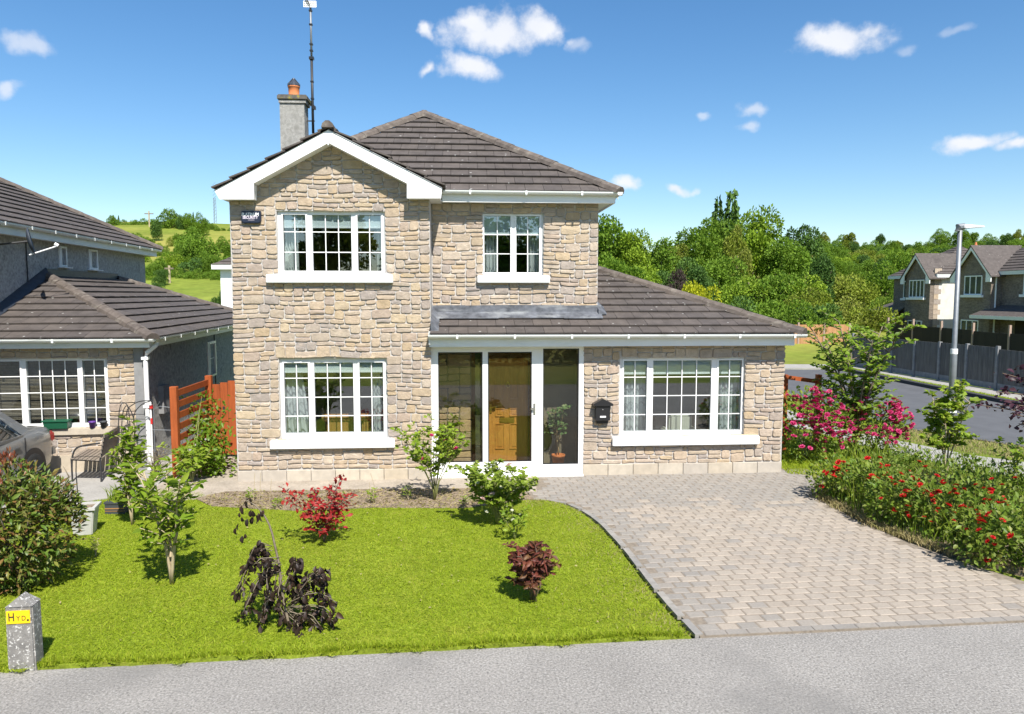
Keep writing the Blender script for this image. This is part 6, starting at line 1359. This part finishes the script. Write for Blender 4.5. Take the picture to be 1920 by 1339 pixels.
# ------------------------------------------------------------------ lawn grass
def lawn_blades():
    pts = []; n = 330000
    x = nr_.uniform(-8.6, 2.3, n); y = 6.3+(12.9-6.3)*nr_.random(n)**1.25
    wob = .05*np.sin(x*9)+.04*np.sin(x*23+y*11)
    k = inpoly(x, y+wob, lawn)
    x, y = x[k], y[k]
    pat = .5+.2*np.sin(x*1.7+y*.9)+.2*np.sin(x*.8-y*2.3+1.3)+.2*np.sin(x*4.1+2*np.sin(y*2.7))*np.sin(y*3.3)
    f = np.clip((np.sin(x*5.1+1)*np.sin(y*4.3+x)+.3), 0, 1)
    tint = np.clip(.12+.55*pat+nr_.normal(size=len(x))*.22, 0, .999)
    dE = np.min(np.hypot(x[:, None]-dx[None, ::3], y[:, None]-dy[None, ::3]), axis=1)
    dry = nr_.random(len(x)) < np.exp(-dE/.22)*.65
    o = blades('grass', np.stack([x[~dry], y[~dry], np.full((~dry).sum(), .002)], 1), .032, .0048, LM['grass'], 3.0, 2, tint=tint[~dry])
    d = blades('dry_grass', np.stack([x[dry], y[dry], np.full(dry.sum(), .002)], 1), .04, .004, LM['straw'], 1.4, 2)
    n2 = 26000; x2 = nr_.uniform(-8.6, 2.3, n2); y2 = 6.4+6.4*nr_.random(n2)**1.2; cl = np.sin(x2*6.3+2*np.sin(y2*4))*np.sin(y2*7.1+1.5*np.sin(x2*3.7))+.5*np.sin(x2*17)*np.sin(y2*19)
    k2 = inpoly(x2, y2, lawn) & (cl > .05); x2, y2 = x2[k2], y2[k2]
    o2 = blades('grass_clumps', np.stack([x2, y2, np.full(len(x2), .002)], 1), .058, .0048, LM['grass'], 1.6, 3); o2['label'] = 'longer grass clumps in the lawn'
    n3 = 260; x3 = nr_.uniform(-7, 2, n3); y3 = nr_.uniform(6.9, 11.2, n3); k3 = inpoly(x3, y3, lawn); x3, y3 = x3[k3], y3[k3]; N3 = len(x3)
    link('fallen_leaves', card_mesh('fallen_leaves', np.stack([x3, y3, np.full(N3, .035)], 1), nr_.normal(size=(N3, 3))*np.array([1, 1, .2]), nrm(nr_.normal(size=(N3, 3))*.3+np.array([0, 0, 1.])), nr_.uniform(.015, .04, N3), .3, LM['straw']), (0, 0, 0), None, kind='stuff')
    for q in (o, d): q['label'] = 'short lawn grass'
lawn_blades()
def strip_blades(poly, n, h, m, name='grass', w=.004):
    p = np.array(poly); lo = p.min(0); hi = p.max(0); x = nr_.uniform(lo[0], hi[0], n); y = nr_.uniform(lo[1], hi[1], n); k = inpoly(x, y, poly)
    o = blades(name, np.stack([x[k], y[k], np.full(k.sum(), .0)], 1), h, w, m, 1., 2); return o
# longer tufts along the road edge and round the bases
ex = nr_.uniform(-8, 2.1, 9000); o = blades('edge_grass', np.stack([ex, edge(ex)+.02+np.abs(nr_.normal(size=len(ex)))*.05+.03*np.sin(ex*5.1), np.zeros(len(ex))], 1), .075, .0045, LM['grass'], 1.1, 2)
strip_blades([(16.75,18.6),(16.75,32),(17.1,32),(17.1,18.6)], 9000, .12, LM['grass'], 'verge_grass', .01)
strip_blades([(9.3,17.6),(10.8,17.6),(12.1,15.2),(14.3,12.7),(12.5,12.3),(10.4,14.8)], 16000, .09, LM['straw'], 'verge_dry_grass', .006)
strip_blades([(10.0,16),(10.9,17.5),(10.5,27),(9.3,27),(9.3,17)], 9000, .08, LM['grass'], 'verge_grass', .008)
strip_blades([(5.95,13.2),(6.9,12.7),(8.8,14.5),(8.4,17.5),(6.6,17.5)], 30000, .06, LM['grass'], 'side_grass', .006)
xg_ = nr_.uniform(4, 15, 30000); yg_ = nr_.uniform(35, 46, 30000); blades('far_grass', np.stack([xg_, yg_, H(xg_, yg_)], 1), .15, .02, LM['grass'], 1., 2)
# ------------------------------------------------------------------ shrubs of the front garden
pr = random.Random(17)
# red tipped evergreen at the left edge
P, D = blob((-5.24, 8.6, .68), (.74, .62, .66), 7600, 100, nr_, .6, .18)
st, p2, d2 = grow((-5.0, 8.5, 0), 7, 1.25, .5, 3, .3, 1, pr, r0=.022)
pt = plant('red_tipped_shrub', 'large dense evergreen shrub with red young tips beside the pale flowerpot', 'shrub', (-5.0, 8.5, 0), P, D, .088, .17, LM['photinia'], 295, st, 'bark')
tp = []; td = []
for i in range(34):
    a = pr.uniform(0, 2*pi); r = pr.uniform(0, .62); b = Vector((-5.24+r*cos(a), 8.55+r*sin(a)*.8, 1.40-.62*r*r+pr.uniform(-.03, .08)))
    for k in range(6): tp.append(tuple(b+Vector((pr.uniform(-.03, .03), pr.uniform(-.03, .03), pr.uniform(-.02, .08))))); td.append((pr.uniform(-.5, .5), pr.uniform(-.5, .5), 1))
d_, s_, u_ = None, None, None
link('red_tips', card_mesh('red_tips', np.array(tp)-np.array((-5.0, 8.5, 0)), np.array(td), nrm(nr_.normal(size=(len(tp), 3))), np.full(len(tp), .07), .17, LM['redtip']), (-5.0, 8.5, 0), pt, kind='stuff')
# yellow green large leaved shrubs
st, P, D = grow((-3.34, 8.5, 0), 5, 1.40, .40, 12, .34, 9, pr, tsub=(.34, 1), upb=.45, r0=.022)
plant('glossy_leaved_shrub', 'open yellow green shrub with several pale stems standing alone on the lawn', 'shrub', (-3.34, 8.5, 0), P, D, .125, .165, LM['mag'], 290, st, 'palestem')
b = Vector((*G(248, 985), 0)); st, P, D = grow(b, 5, 1.42, .16, 14, .22, 11, pr, tsub=(.2, 1), r0=.016)
plant('slender_green_shrub', 'slender upright yellow green shrub next to the striped trough', 'shrub', b, P, D, .115, .17, LM['mag'], 170, st, 'palestem')
b = Vector((*G(292, 905), 0)); st, P, D = grow(b, 10, .62, .24, 6, .2, 3, pr, r0=.008); plant('dried_bush', 'dried brown twiggy bush behind the yellow green shrub', 'shrub', b, P, D, .05, .1, LM['straw'], 0, st, 'twig')
b = Vector((*G(360, 905), 0)); st, P, D = grow(b, 9, .62, .36, 5, .2, 9, pr, r0=.01); plant('low_green_plant', 'low light green leafy plant at the foot of the orange fence', 'plant', b, P, D, .105, .2, LM['lime'], 110, st, 'stem')
b = Vector((-4.82, 13.9, 0)); P = np.array([[nr_.normal()*.16-4.88+.10*nr_.normal(), 13.55+nr_.random()*.9, max(.1, nr_.random()**.8*1.45)] for _ in range(1100)]); P[:, 2] *= .33+.67*np.clip((P[:, 1]-13.55)/.85, 0, 1); P[:, 0] += .18*(1.4-P[:, 2]); D = nr_.normal(size=P.shape)*.7+np.array([.3, -.6, .1])
st = [([(-4.9, 13.7, 0), (-4.93, 13.8, .6), (-4.9, 14.2, 1.4)], [.012, .009, .004]), ([(-4.8, 13.6, 0), (-4.86, 13.7, .5), (-4.85, 13.9, 1.1)], [.012, .009, .004])]
plant('climbing_plant', 'bright green climber scrambling over the orange slatted fence', 'climber', b, P, D, .10, .26, LM['climber'], 170, st, 'stem')
b = Vector((*G(246, 868), 0)); P, D = blob((b.x, b.y-.15, .52), (.26, .2, .36), 260, 14, nr_, .3, .35); ct = plant('pale_flowered_climber', 'yellow green climber with pale blooms on the wire support', 'climber', b, P, D, .085, .24, LM['lime'], 60, [([(b.x, b.y, 0), (b.x, b.y-.1, .6)], [.01, .006])], 'stem')
petals(ct, [(b.x+nr_.normal()*.15, b.y-.32, .55+nr_.normal()*.15) for _ in range(7)], .045, LM['white'])
# spiky plant in the trough, weeds in the lawn
tb = ORG[tr.name]; blades('spiky_leaves', [(tb.x+nr_.uniform(-.12, .12), tb.y+.1+nr_.uniform(-.05, .05), .16) for _ in range(46)], .30, .009, LM['lime'], .7, 3, tr, kind=None)
wb_ = Vector((*G(180, 1045), 0)); st, P, D = grow(wb_, 3, .26, .06, 4, .06, 5, pr, r0=.006); plant('pale_weed', 'thin pale weed growing up out of the lawn by the red tipped shrub', 'weed', wb_, P, D, .035, .15, LM['straw'], 0, st, 'palestem')
# dark wilted shrub in the middle of the lawn
WB = Vector((-1.72, 7.22, 0)); Yq = 7.25
def wv(px, py, dy=0.): x, z = W(px, py, Yq+dy); return Vector((x, Yq+dy, max(z, .02)))
main = chaikin([WB, wv(528, 1110), wv(524, 1060), wv(517, 1030), wv(508, 990), wv(495, 965), wv(480, 948), wv(462, 938)], 1)
st = [(main, [.016*(1-.7*i/len(main)) for i in range(len(main))])]; P = []; D = []
arms = [((522,1050),(470,1060),(445,1110)),((524,1070),(485,1090),(462,1150)),((515,1025),(478,1030),(468,1055)),((530,1095),(500,1140),(490,1180)),((535,1110),(560,1060),(548,1055)),((540,1130),(585,1085),(612,1078)),((545,1130),(600,1075),(608,1090)),((540,1140),(595,1115),(626,1125)),((545,1150),(580,1160),(600,1185)),((540,1150),(555,1175),(560,1188)),((524,1080),(520,1130),(540,1165)),((545,1145),(600,1150),(625,1160)),((530,1100),(548,1090),(545,1120)),((525,1060),(500,1075),(505,1120))]
for arm in arms:
    for dyy in (-.14, .0, .1, .22):
        pts = [wv(a+pr.uniform(-8, 8), b_+pr.uniform(-8, 8), dyy*(k > 0)*pr.uniform(.4, 1.2)) for k, (a, b_) in enumerate(arm)]; pts[1].z += .05; st.append((chaikin(pts, 1), .0045))
        for k in range(13):
            t = pr.uniform(.2, 1.05); q = pts[0].lerp(pts[1], t*2) if t < .5 else pts[1].lerp(pts[2], t*2-1); P.append(tuple(q+Vector((pr.uniform(-.03, .03), pr.uniform(-.04, .04), pr.uniform(-.03, .02))))); D.append((pr.uniform(-.7, .7), pr.uniform(-.7, .5), pr.uniform(-1.2, .1)))
for q in ((470,936),(462,940),(455,950),(450,965),(446,985),(474,955),(486,960),(478,966),(492,958),(466,975),(458,1000),(497,1035),(485,1030),(500,1048)):
    for _ in range(2): p = wv(q[0]+pr.uniform(-4, 4), q[1]+pr.uniform(-4, 4), pr.uniform(-.05, .05)); P.append(tuple(p)); D.append((pr.uniform(-.5, .5), pr.uniform(-.4, .4), -1))
plant('wilted_shrub', 'dark brown wilted shrub with drooping shrivelled leaves in the middle of the lawn', 'shrub', WB, np.array(P), np.array(D), .078, .25, LM['wilt'], 298, st, 'bark', droop=.45, fold=.8, hang=.35)
# crimson maple
MBs = Vector((*G(608, 1018), 0)); st, P, D = grow(MBs, 6, .62, .30, 9, .26, 8, pr, tsub=(.2, 1), upb=.2, r0=.012)
extra = [((540,935),-.2),((560,925),0),((590,915),0),((640,890),0),((625,905),.1),((530,915),0),((655,940),0)]
for (q, dyy) in extra:
    x, z = W(*q, MBs.y+dyy); e = Vector((x, MBs.y+dyy, z)); mid = MBs.lerp(e, .5)+Vector((0, 0, .12)); st.append((chaikin([MBs+Vector((0, 0, .15)), mid, e], 1), .004))
    n_ = 22; tt = nr_.uniform(.45, 1.05, n_); PP = np.array([tuple(mid.lerp(e, t*2-1) if t > .5 else MBs.lerp(mid, t*2)) for t in tt])+nr_.normal(size=(n_, 3))*.035; P = np.vstack([P, PP]); D = np.vstack([D, nr_.normal(size=(n_, 3))+np.array([0, -.2, -.1])])
plant('crimson_maple', 'small crimson leaved maple at the back of the lawn under the gable window', 'shrub', MBs, P, D, .07, .26, LM['maple'], 260, st, 'darkstem', droop=.3)
# withered red plant
RB = Vector((*G(998, 1126), 0)); st, P, D = grow(RB, 9, .62, .20, 8, .18, 11, pr, tsub=(.32, 1), upb=.2, r0=.012)
for i in range(5): st.append(([RB+Vector((pr.uniform(-.05, .05), pr.uniform(-.05, .05), 0)), RB+Vector((pr.uniform(-.12, .12), pr.uniform(-.1, .1), .2)), RB+Vector((pr.uniform(-.2, .2), pr.uniform(-.1, .1), .42))], [.014, .01, .007]))
plant('withered_red_shrub', 'small withered shrub with curled red brown leaves near the right side of the lawn', 'shrub', RB, P, D, .09, .2, LM['redw'], 260, st, 'darkstem', droop=.5, fold=.7, hang=.25)
# hydrangea, small bush below it, rose by the porch
HB = Vector((*G(932, 984), 0)); st, P, D = grow(HB, 11, .82, .46, 13, .30, 16, pr, tsub=(.35, 1), upb=.35, r0=.012)
ht = plant('hydrangea', 'lime green hydrangea with pale pink and cream blooms in front of the porch', 'shrub', HB, P, D, .078, .26, LM['hyd'], 290, st, 'stem')
fc = [(V3(a, b_, HB.y-.28), c) for a, b_, c in ((905,936,'palepink'),(922,928,'palepink'),(878,902,'white'),(896,906,'white'),(930,868,'white'),(955,872,'palepink'),(915,913,'white'),(950,885,'white'),(985,905,'white'),(940,914,'white'),(898,890,'white'),(912,960,'white'),(962,915,'white'))]
for key in ('palepink', 'white'): petals(ht, [p for p, c in fc if c == key], .062 if key == 'palepink' else .038, LM[key])
SB = Vector((*G(965, 1012), 0)); st, P, D = grow(SB, 5, .40, .22, 5, .16, 6, pr, r0=.007); sb_ = plant('small_green_shrub', 'small thin green shrub between the hydrangea and the withered red shrub', 'shrub', SB, P, D, .06, .26, LM['lime'], 80, st, 'stem')
petals(sb_, [V3(a, b_, SB.y-.1) for a, b_ in ((960,957),(950,950),(975,965),(962,975))], .025, LM['white'])
RS = Vector((*G(815, 940), 0)); st, P, D = grow(RS, 10, 1.22, .50, 9, .30, 12, pr, tsub=(.4, 1), upb=.4, r0=.011)
rt = plant('rose_bush', 'tall open rose bush with a few pink blooms beside the porch post', 'shrub', RS, P, D, .075, .30, LM['lime'], 180, st, 'stem')
petals(rt, [V3(a, b_, RS.y-.1) for a, b_ in ((809,817),(854,842),(795,860),(823,858),(818,842),(835,826))], .055, LM['pink'])
mq = np.stack([nr_.uniform(-4.2, 1.0, 5000), nr_.uniform(11.2, 12.5, 5000), np.full(5000, .022)], 1); k = inpoly(mq[:, 0], mq[:, 1], bed); mq = mq[k]; N_ = len(mq)
link('dry_litter', card_mesh('dry_litter', mq+nr_.normal(size=(N_, 3))*np.array([0, 0, .006]), nr_.normal(size=(N_, 3))*np.array([1, 1, .25]), nrm(nr_.normal(size=(N_, 3))*.4+np.array([0, 0, 1.])), nr_.uniform(.02, .07, N_), .22, LM['straw']), (0, 0, 0), None, kind='stuff')
# low weeds of the bed
for i, (px, py) in enumerate(((700,945),(640,950),(765,940),(520,955),(470,940),(585,960),(870,950))):
    b = Vector((*G(px, py), 0)); st, P, D = grow(b, 4, pr.uniform(.12, .3), .08, 3, .08, 5, pr, r0=.004)
    plant('bed_weed', 'small green weed in the dry soil bed below the gable wall', 'weed', b, P, D, .05, .2, LM['lime'], 0, st, 'palestem', group='weeds in the soil bed')
for i, (px, py, h) in enumerate(((475,945,.5),(486,945,.5),(505,945,.4),(700,935,.42),(692,938,.3))):
    b = Vector((*G(px, py), 0)); m_ = MB(); m_.tube([b, b+Vector((.02, 0, h*.5)), b+Vector((pr.uniform(-.05, .05), 0, h))], .004, 5); tag(m_.obj('dry_stalk', M['palestem']), 'thin dry stalk standing in the soil bed below the gable wall', 'stalk', 'dry stalks in the soil bed')
# house plants inside the porch
ip = Vector((W(1047, 868, 13.72)[0], 13.74, .05)); st, P, D = grow(ip+Vector((0, 0, .25)), 5, .95, .14, 9, .22, 7, pr, tsub=(.45, 1), upb=.1, r0=.012)
it = plant('weeping_fig', 'potted leafy house plant behind the right pane of the porch', 'house plant', ip, P, D, .085, .24, LM['indoor'], 150, st, 'palestem', droop=.3)
MB().lathe(ip, [(.09, 0), (.12, .22), (.13, .22), (.13, .26), (.11, .26), (.10, .2), (.001, .2)], 16).obj('pot', M['terracotta'], it, smooth=True)
ip = Vector((W(838, 868, 13.65)[0], 13.66, .05)); st, P, D = grow(ip+Vector((0, 0, .2)), 3, .75, .08, 8, .16, 8, pr, tsub=(.2, 1), upb=.3, r0=.01)
it = plant('strappy_house_plant', 'tall strappy leaved plant behind the left pane of the porch', 'house plant', ip, P, D, .17, .10, LM['mag'], 90, st, 'stem', droop=.5)
MB().lathe(ip, [(.08, 0), (.10, .18), (.11, .2), (.09, .2), (.001, .17)], 14).obj('pot', M['dark_pot'], it, smooth=True)
# ------------------------------------------------------------------ border on the right
def rose(px, py, h, rad, nfl, label, fl='red', n=420, fr=.047):
    b = Vector((*G(px, py), 0)); P, D = blob((b.x, b.y, h*.5), (rad, rad*.85, h*.55), int(n*1.7), 30, nr_, .35, .3); st, _, _ = grow(b, 6, h*.8, rad*.7, 1, .15, 1, pr, r0=.008)
    t = plant('flowering_bush', label, 'shrub', b, P, D, .075, .28, LM['rose'], 60, st, 'stem', 'flowering bushes along the drive')
    q = P[np.argsort(-(P[:, 2]*.6-(P[:, 1]-b.y)*.9-(P[:, 0]-b.x)*.25+nr_.normal(size=len(P))*.16))][:nfl]
    petals(t, [Vector(p)+Vector((-.015, -.03, .03)) for p in q], fr, LM[fl], n=8)
rose(1572, 935, .62, .42, 20, 'low red flowering bush at the house end of the drive border', n=460)
rose(1640, 955, .75, .46, 22, 'red flowering bush second from the house in the drive border', n=520)
rose(1690, 985, .72, .44, 24, 'bright red flowering bush at the bend of the drive edge', n=520)
rose(1760, 1005, .78, .46, 26, 'densest red flowering bush halfway along the drive border', n=560)
rose(1835, 1015, .82, .46, 26, 'red flowering bush behind the third clump of the drive border', n=560)
rose(1850, 1058, .62, .40, 14, 'leafy bush with scattered dark red blooms near the road end of the border', n=520)
rose(1935, 1070, .80, .5, 12, 'pink flowered bush at the road end of the drive border', 'pink', 560)
rose(1705, 925, .70, .5, 5, 'mostly green bush with few orange red blooms behind the border', n=520)
rose(1800, 950, .72, .5, 3, 'green leafy bush in the middle of the border behind the red blooms', n=560)
rose(1900, 985, .85, .55, 4, 'taller green bush at the right end of the border', n=600)
for px, py, h, lb in ((1745, 960, .72, 'pale dry ornamental grass clump in the middle of the border'), (1825, 960, .62, 'second dry grass clump right of the sapling stem'), (1690, 950, .5, 'small dry grass clump left of the sapling')):
    b = Vector((*G(px, py), 0)); q = np.stack([b.x+nr_.normal(size=150)*.09, b.y+nr_.normal(size=150)*.08, np.zeros(150)], 1); o = blades('ornamental_grass', q, h, .006, LM['straw'], .9, 4, kind=None); tag(o, lb, 'ornamental grass', 'dry grass clumps in the border')
q = np.array([p for p in rbed]); lo, hi = q.min(0), q.max(0); x = nr_.uniform(lo[0], hi[0], 9000); y = nr_.uniform(lo[1], hi[1], 9000); k = inpoly(x, y, rbed); blades('border_grass', np.stack([x[k], y[k], np.full(k.sum(), .02)], 1), .22, .006, LM['rose'], .9, 3); k[4200:] = False; blades('tall_border_grass', np.stack([x[k], y[k]+.25, np.full(k.sum(), .02)], 1), .62, .006, LM['lime'], .8, 4)
kk = nr_.random(3000); xx = np.interp(kk, [0, .4, .75, 1], [5.8, 5.85, 6.2, 7.3]); yy = np.interp(kk, [0, .4, .75, 1], [11.6, 10.1, 8.9, 7.6]); blades('border_dry_grass', np.stack([xx+nr_.normal(size=3000)*.07, yy+nr_.normal(size=3000)*.05, np.full(3000, .01)], 1), .10, .006, LM['straw'], 1.4, 2)
# pink flowering bushes either side of the young tree
for (px, py, h, rad, nf, lb) in ((1525, 868, 1.30, .80, 200, 'big pink flowering bush against the corner of the annex'), (1655, 862, 1.15, .62, 150, 'pink flowering bush on the road side of the young tree')):
    b = Vector((*G(px, py), 0)); P, D = blob((b.x, b.y+.3, h*.5), (rad, rad*.75, h*.55), 1900, 50, nr_, .5, .22); st, _, _ = grow(b+Vector((0, .3, 0)), 8, h*.8, rad*.7, 1, .15, 1, pr, r0=.012)
    t = plant('pink_bush', lb, 'shrub', b, P, D, .085, .27, LM['rose'], 120, st, 'bark'); q = P[np.argsort(-(P[:, 2]*.35-(P[:, 1]-b.y)*1.0+nr_.normal(size=len(P))*.25))][:nf]
    petals(t, [Vector(p)+Vector((0, -.05, .03)) for p in q], .062, LM['pink'], n=8)
# young trees
b = Vector((*G(1603, 856), 0)); st, P, D = grow(b, 7, 2.75, .95, 19, .66, 20, pr, tsub=(.30, 1), upb=.25, r0=.035, curve=.9)
plant('young_tree', 'young broad green tree growing between the two pink bushes', 'tree', b, P, D, .11, .28, LM['young'], 280, st, 'bark')
b = Vector((*G(1772, 908), 0)); st, P, D = grow(b, 4, 1.72, .32, 18, .40, 16, pr, tsub=(.38, 1), upb=.3, r0=.02)
plant('sapling', 'light green sapling in the border in front of the street lamp', 'tree', b, P, D, .105, .33, LM['lime'], 200, st, 'palestem')
b = Vector((*G(1915, 985), 0)); st, P, D = grow(b, 4, 1.15, .4, 8, .3, 8, pr, tsub=(.3, 1), r0=.012); plant('green_bush', 'loose bright green bush at the right edge of the border', 'shrub', b, P, D, .09, .3, LM['lime'], 90, st, 'stem')
Yp = 9.6; tx, tz = W(2010, 760, Yp); tb_ = Vector((tx, Yp, 0)); ends = [V3(a, b_, Yp+c) for a, b_, c in ((1880,700,0),(1840,760,.1),(1868,735,-.1),(1900,710,.2),(1895,775,0),(1915,690,0),(1910,760,-.2),(1870,760,.1),(1905,800,.1),(1940,740,0),(1960,680,0),(1970,760,.1))]
st = [([tb_, tb_+Vector((.02, 0, .7)), tb_+Vector((0, 0, 1.5)), tb_+Vector((-.05, 0, 2.3))], [.04, .035, .025, .01])]; P = []; D = []
for e in ends:
    s0 = tb_+Vector((0, 0, 1.2+pr.random()*.6)); mid = s0.lerp(e, .5)+Vector((0, 0, .1)); st.append((chaikin([s0, mid, e], 1), .007))
    for k in range(30): t = pr.uniform(.4, 1.05); q = mid.lerp(e, t*2-1) if t > .5 else s0.lerp(mid, t*2); P.append(tuple(q+Vector((pr.gauss(0, .04), pr.gauss(0, .06), pr.gauss(0, .04))))); D.append((pr.gauss(0, 1), pr.gauss(0, 1), pr.gauss(0, .6)))
plant('purple_leaved_tree', 'purple leaved tree reaching in at the right edge above the road', 'tree', tb_, np.array(P), np.array(D), .085, .30, LM['purple'], 150, st, 'darkstem')
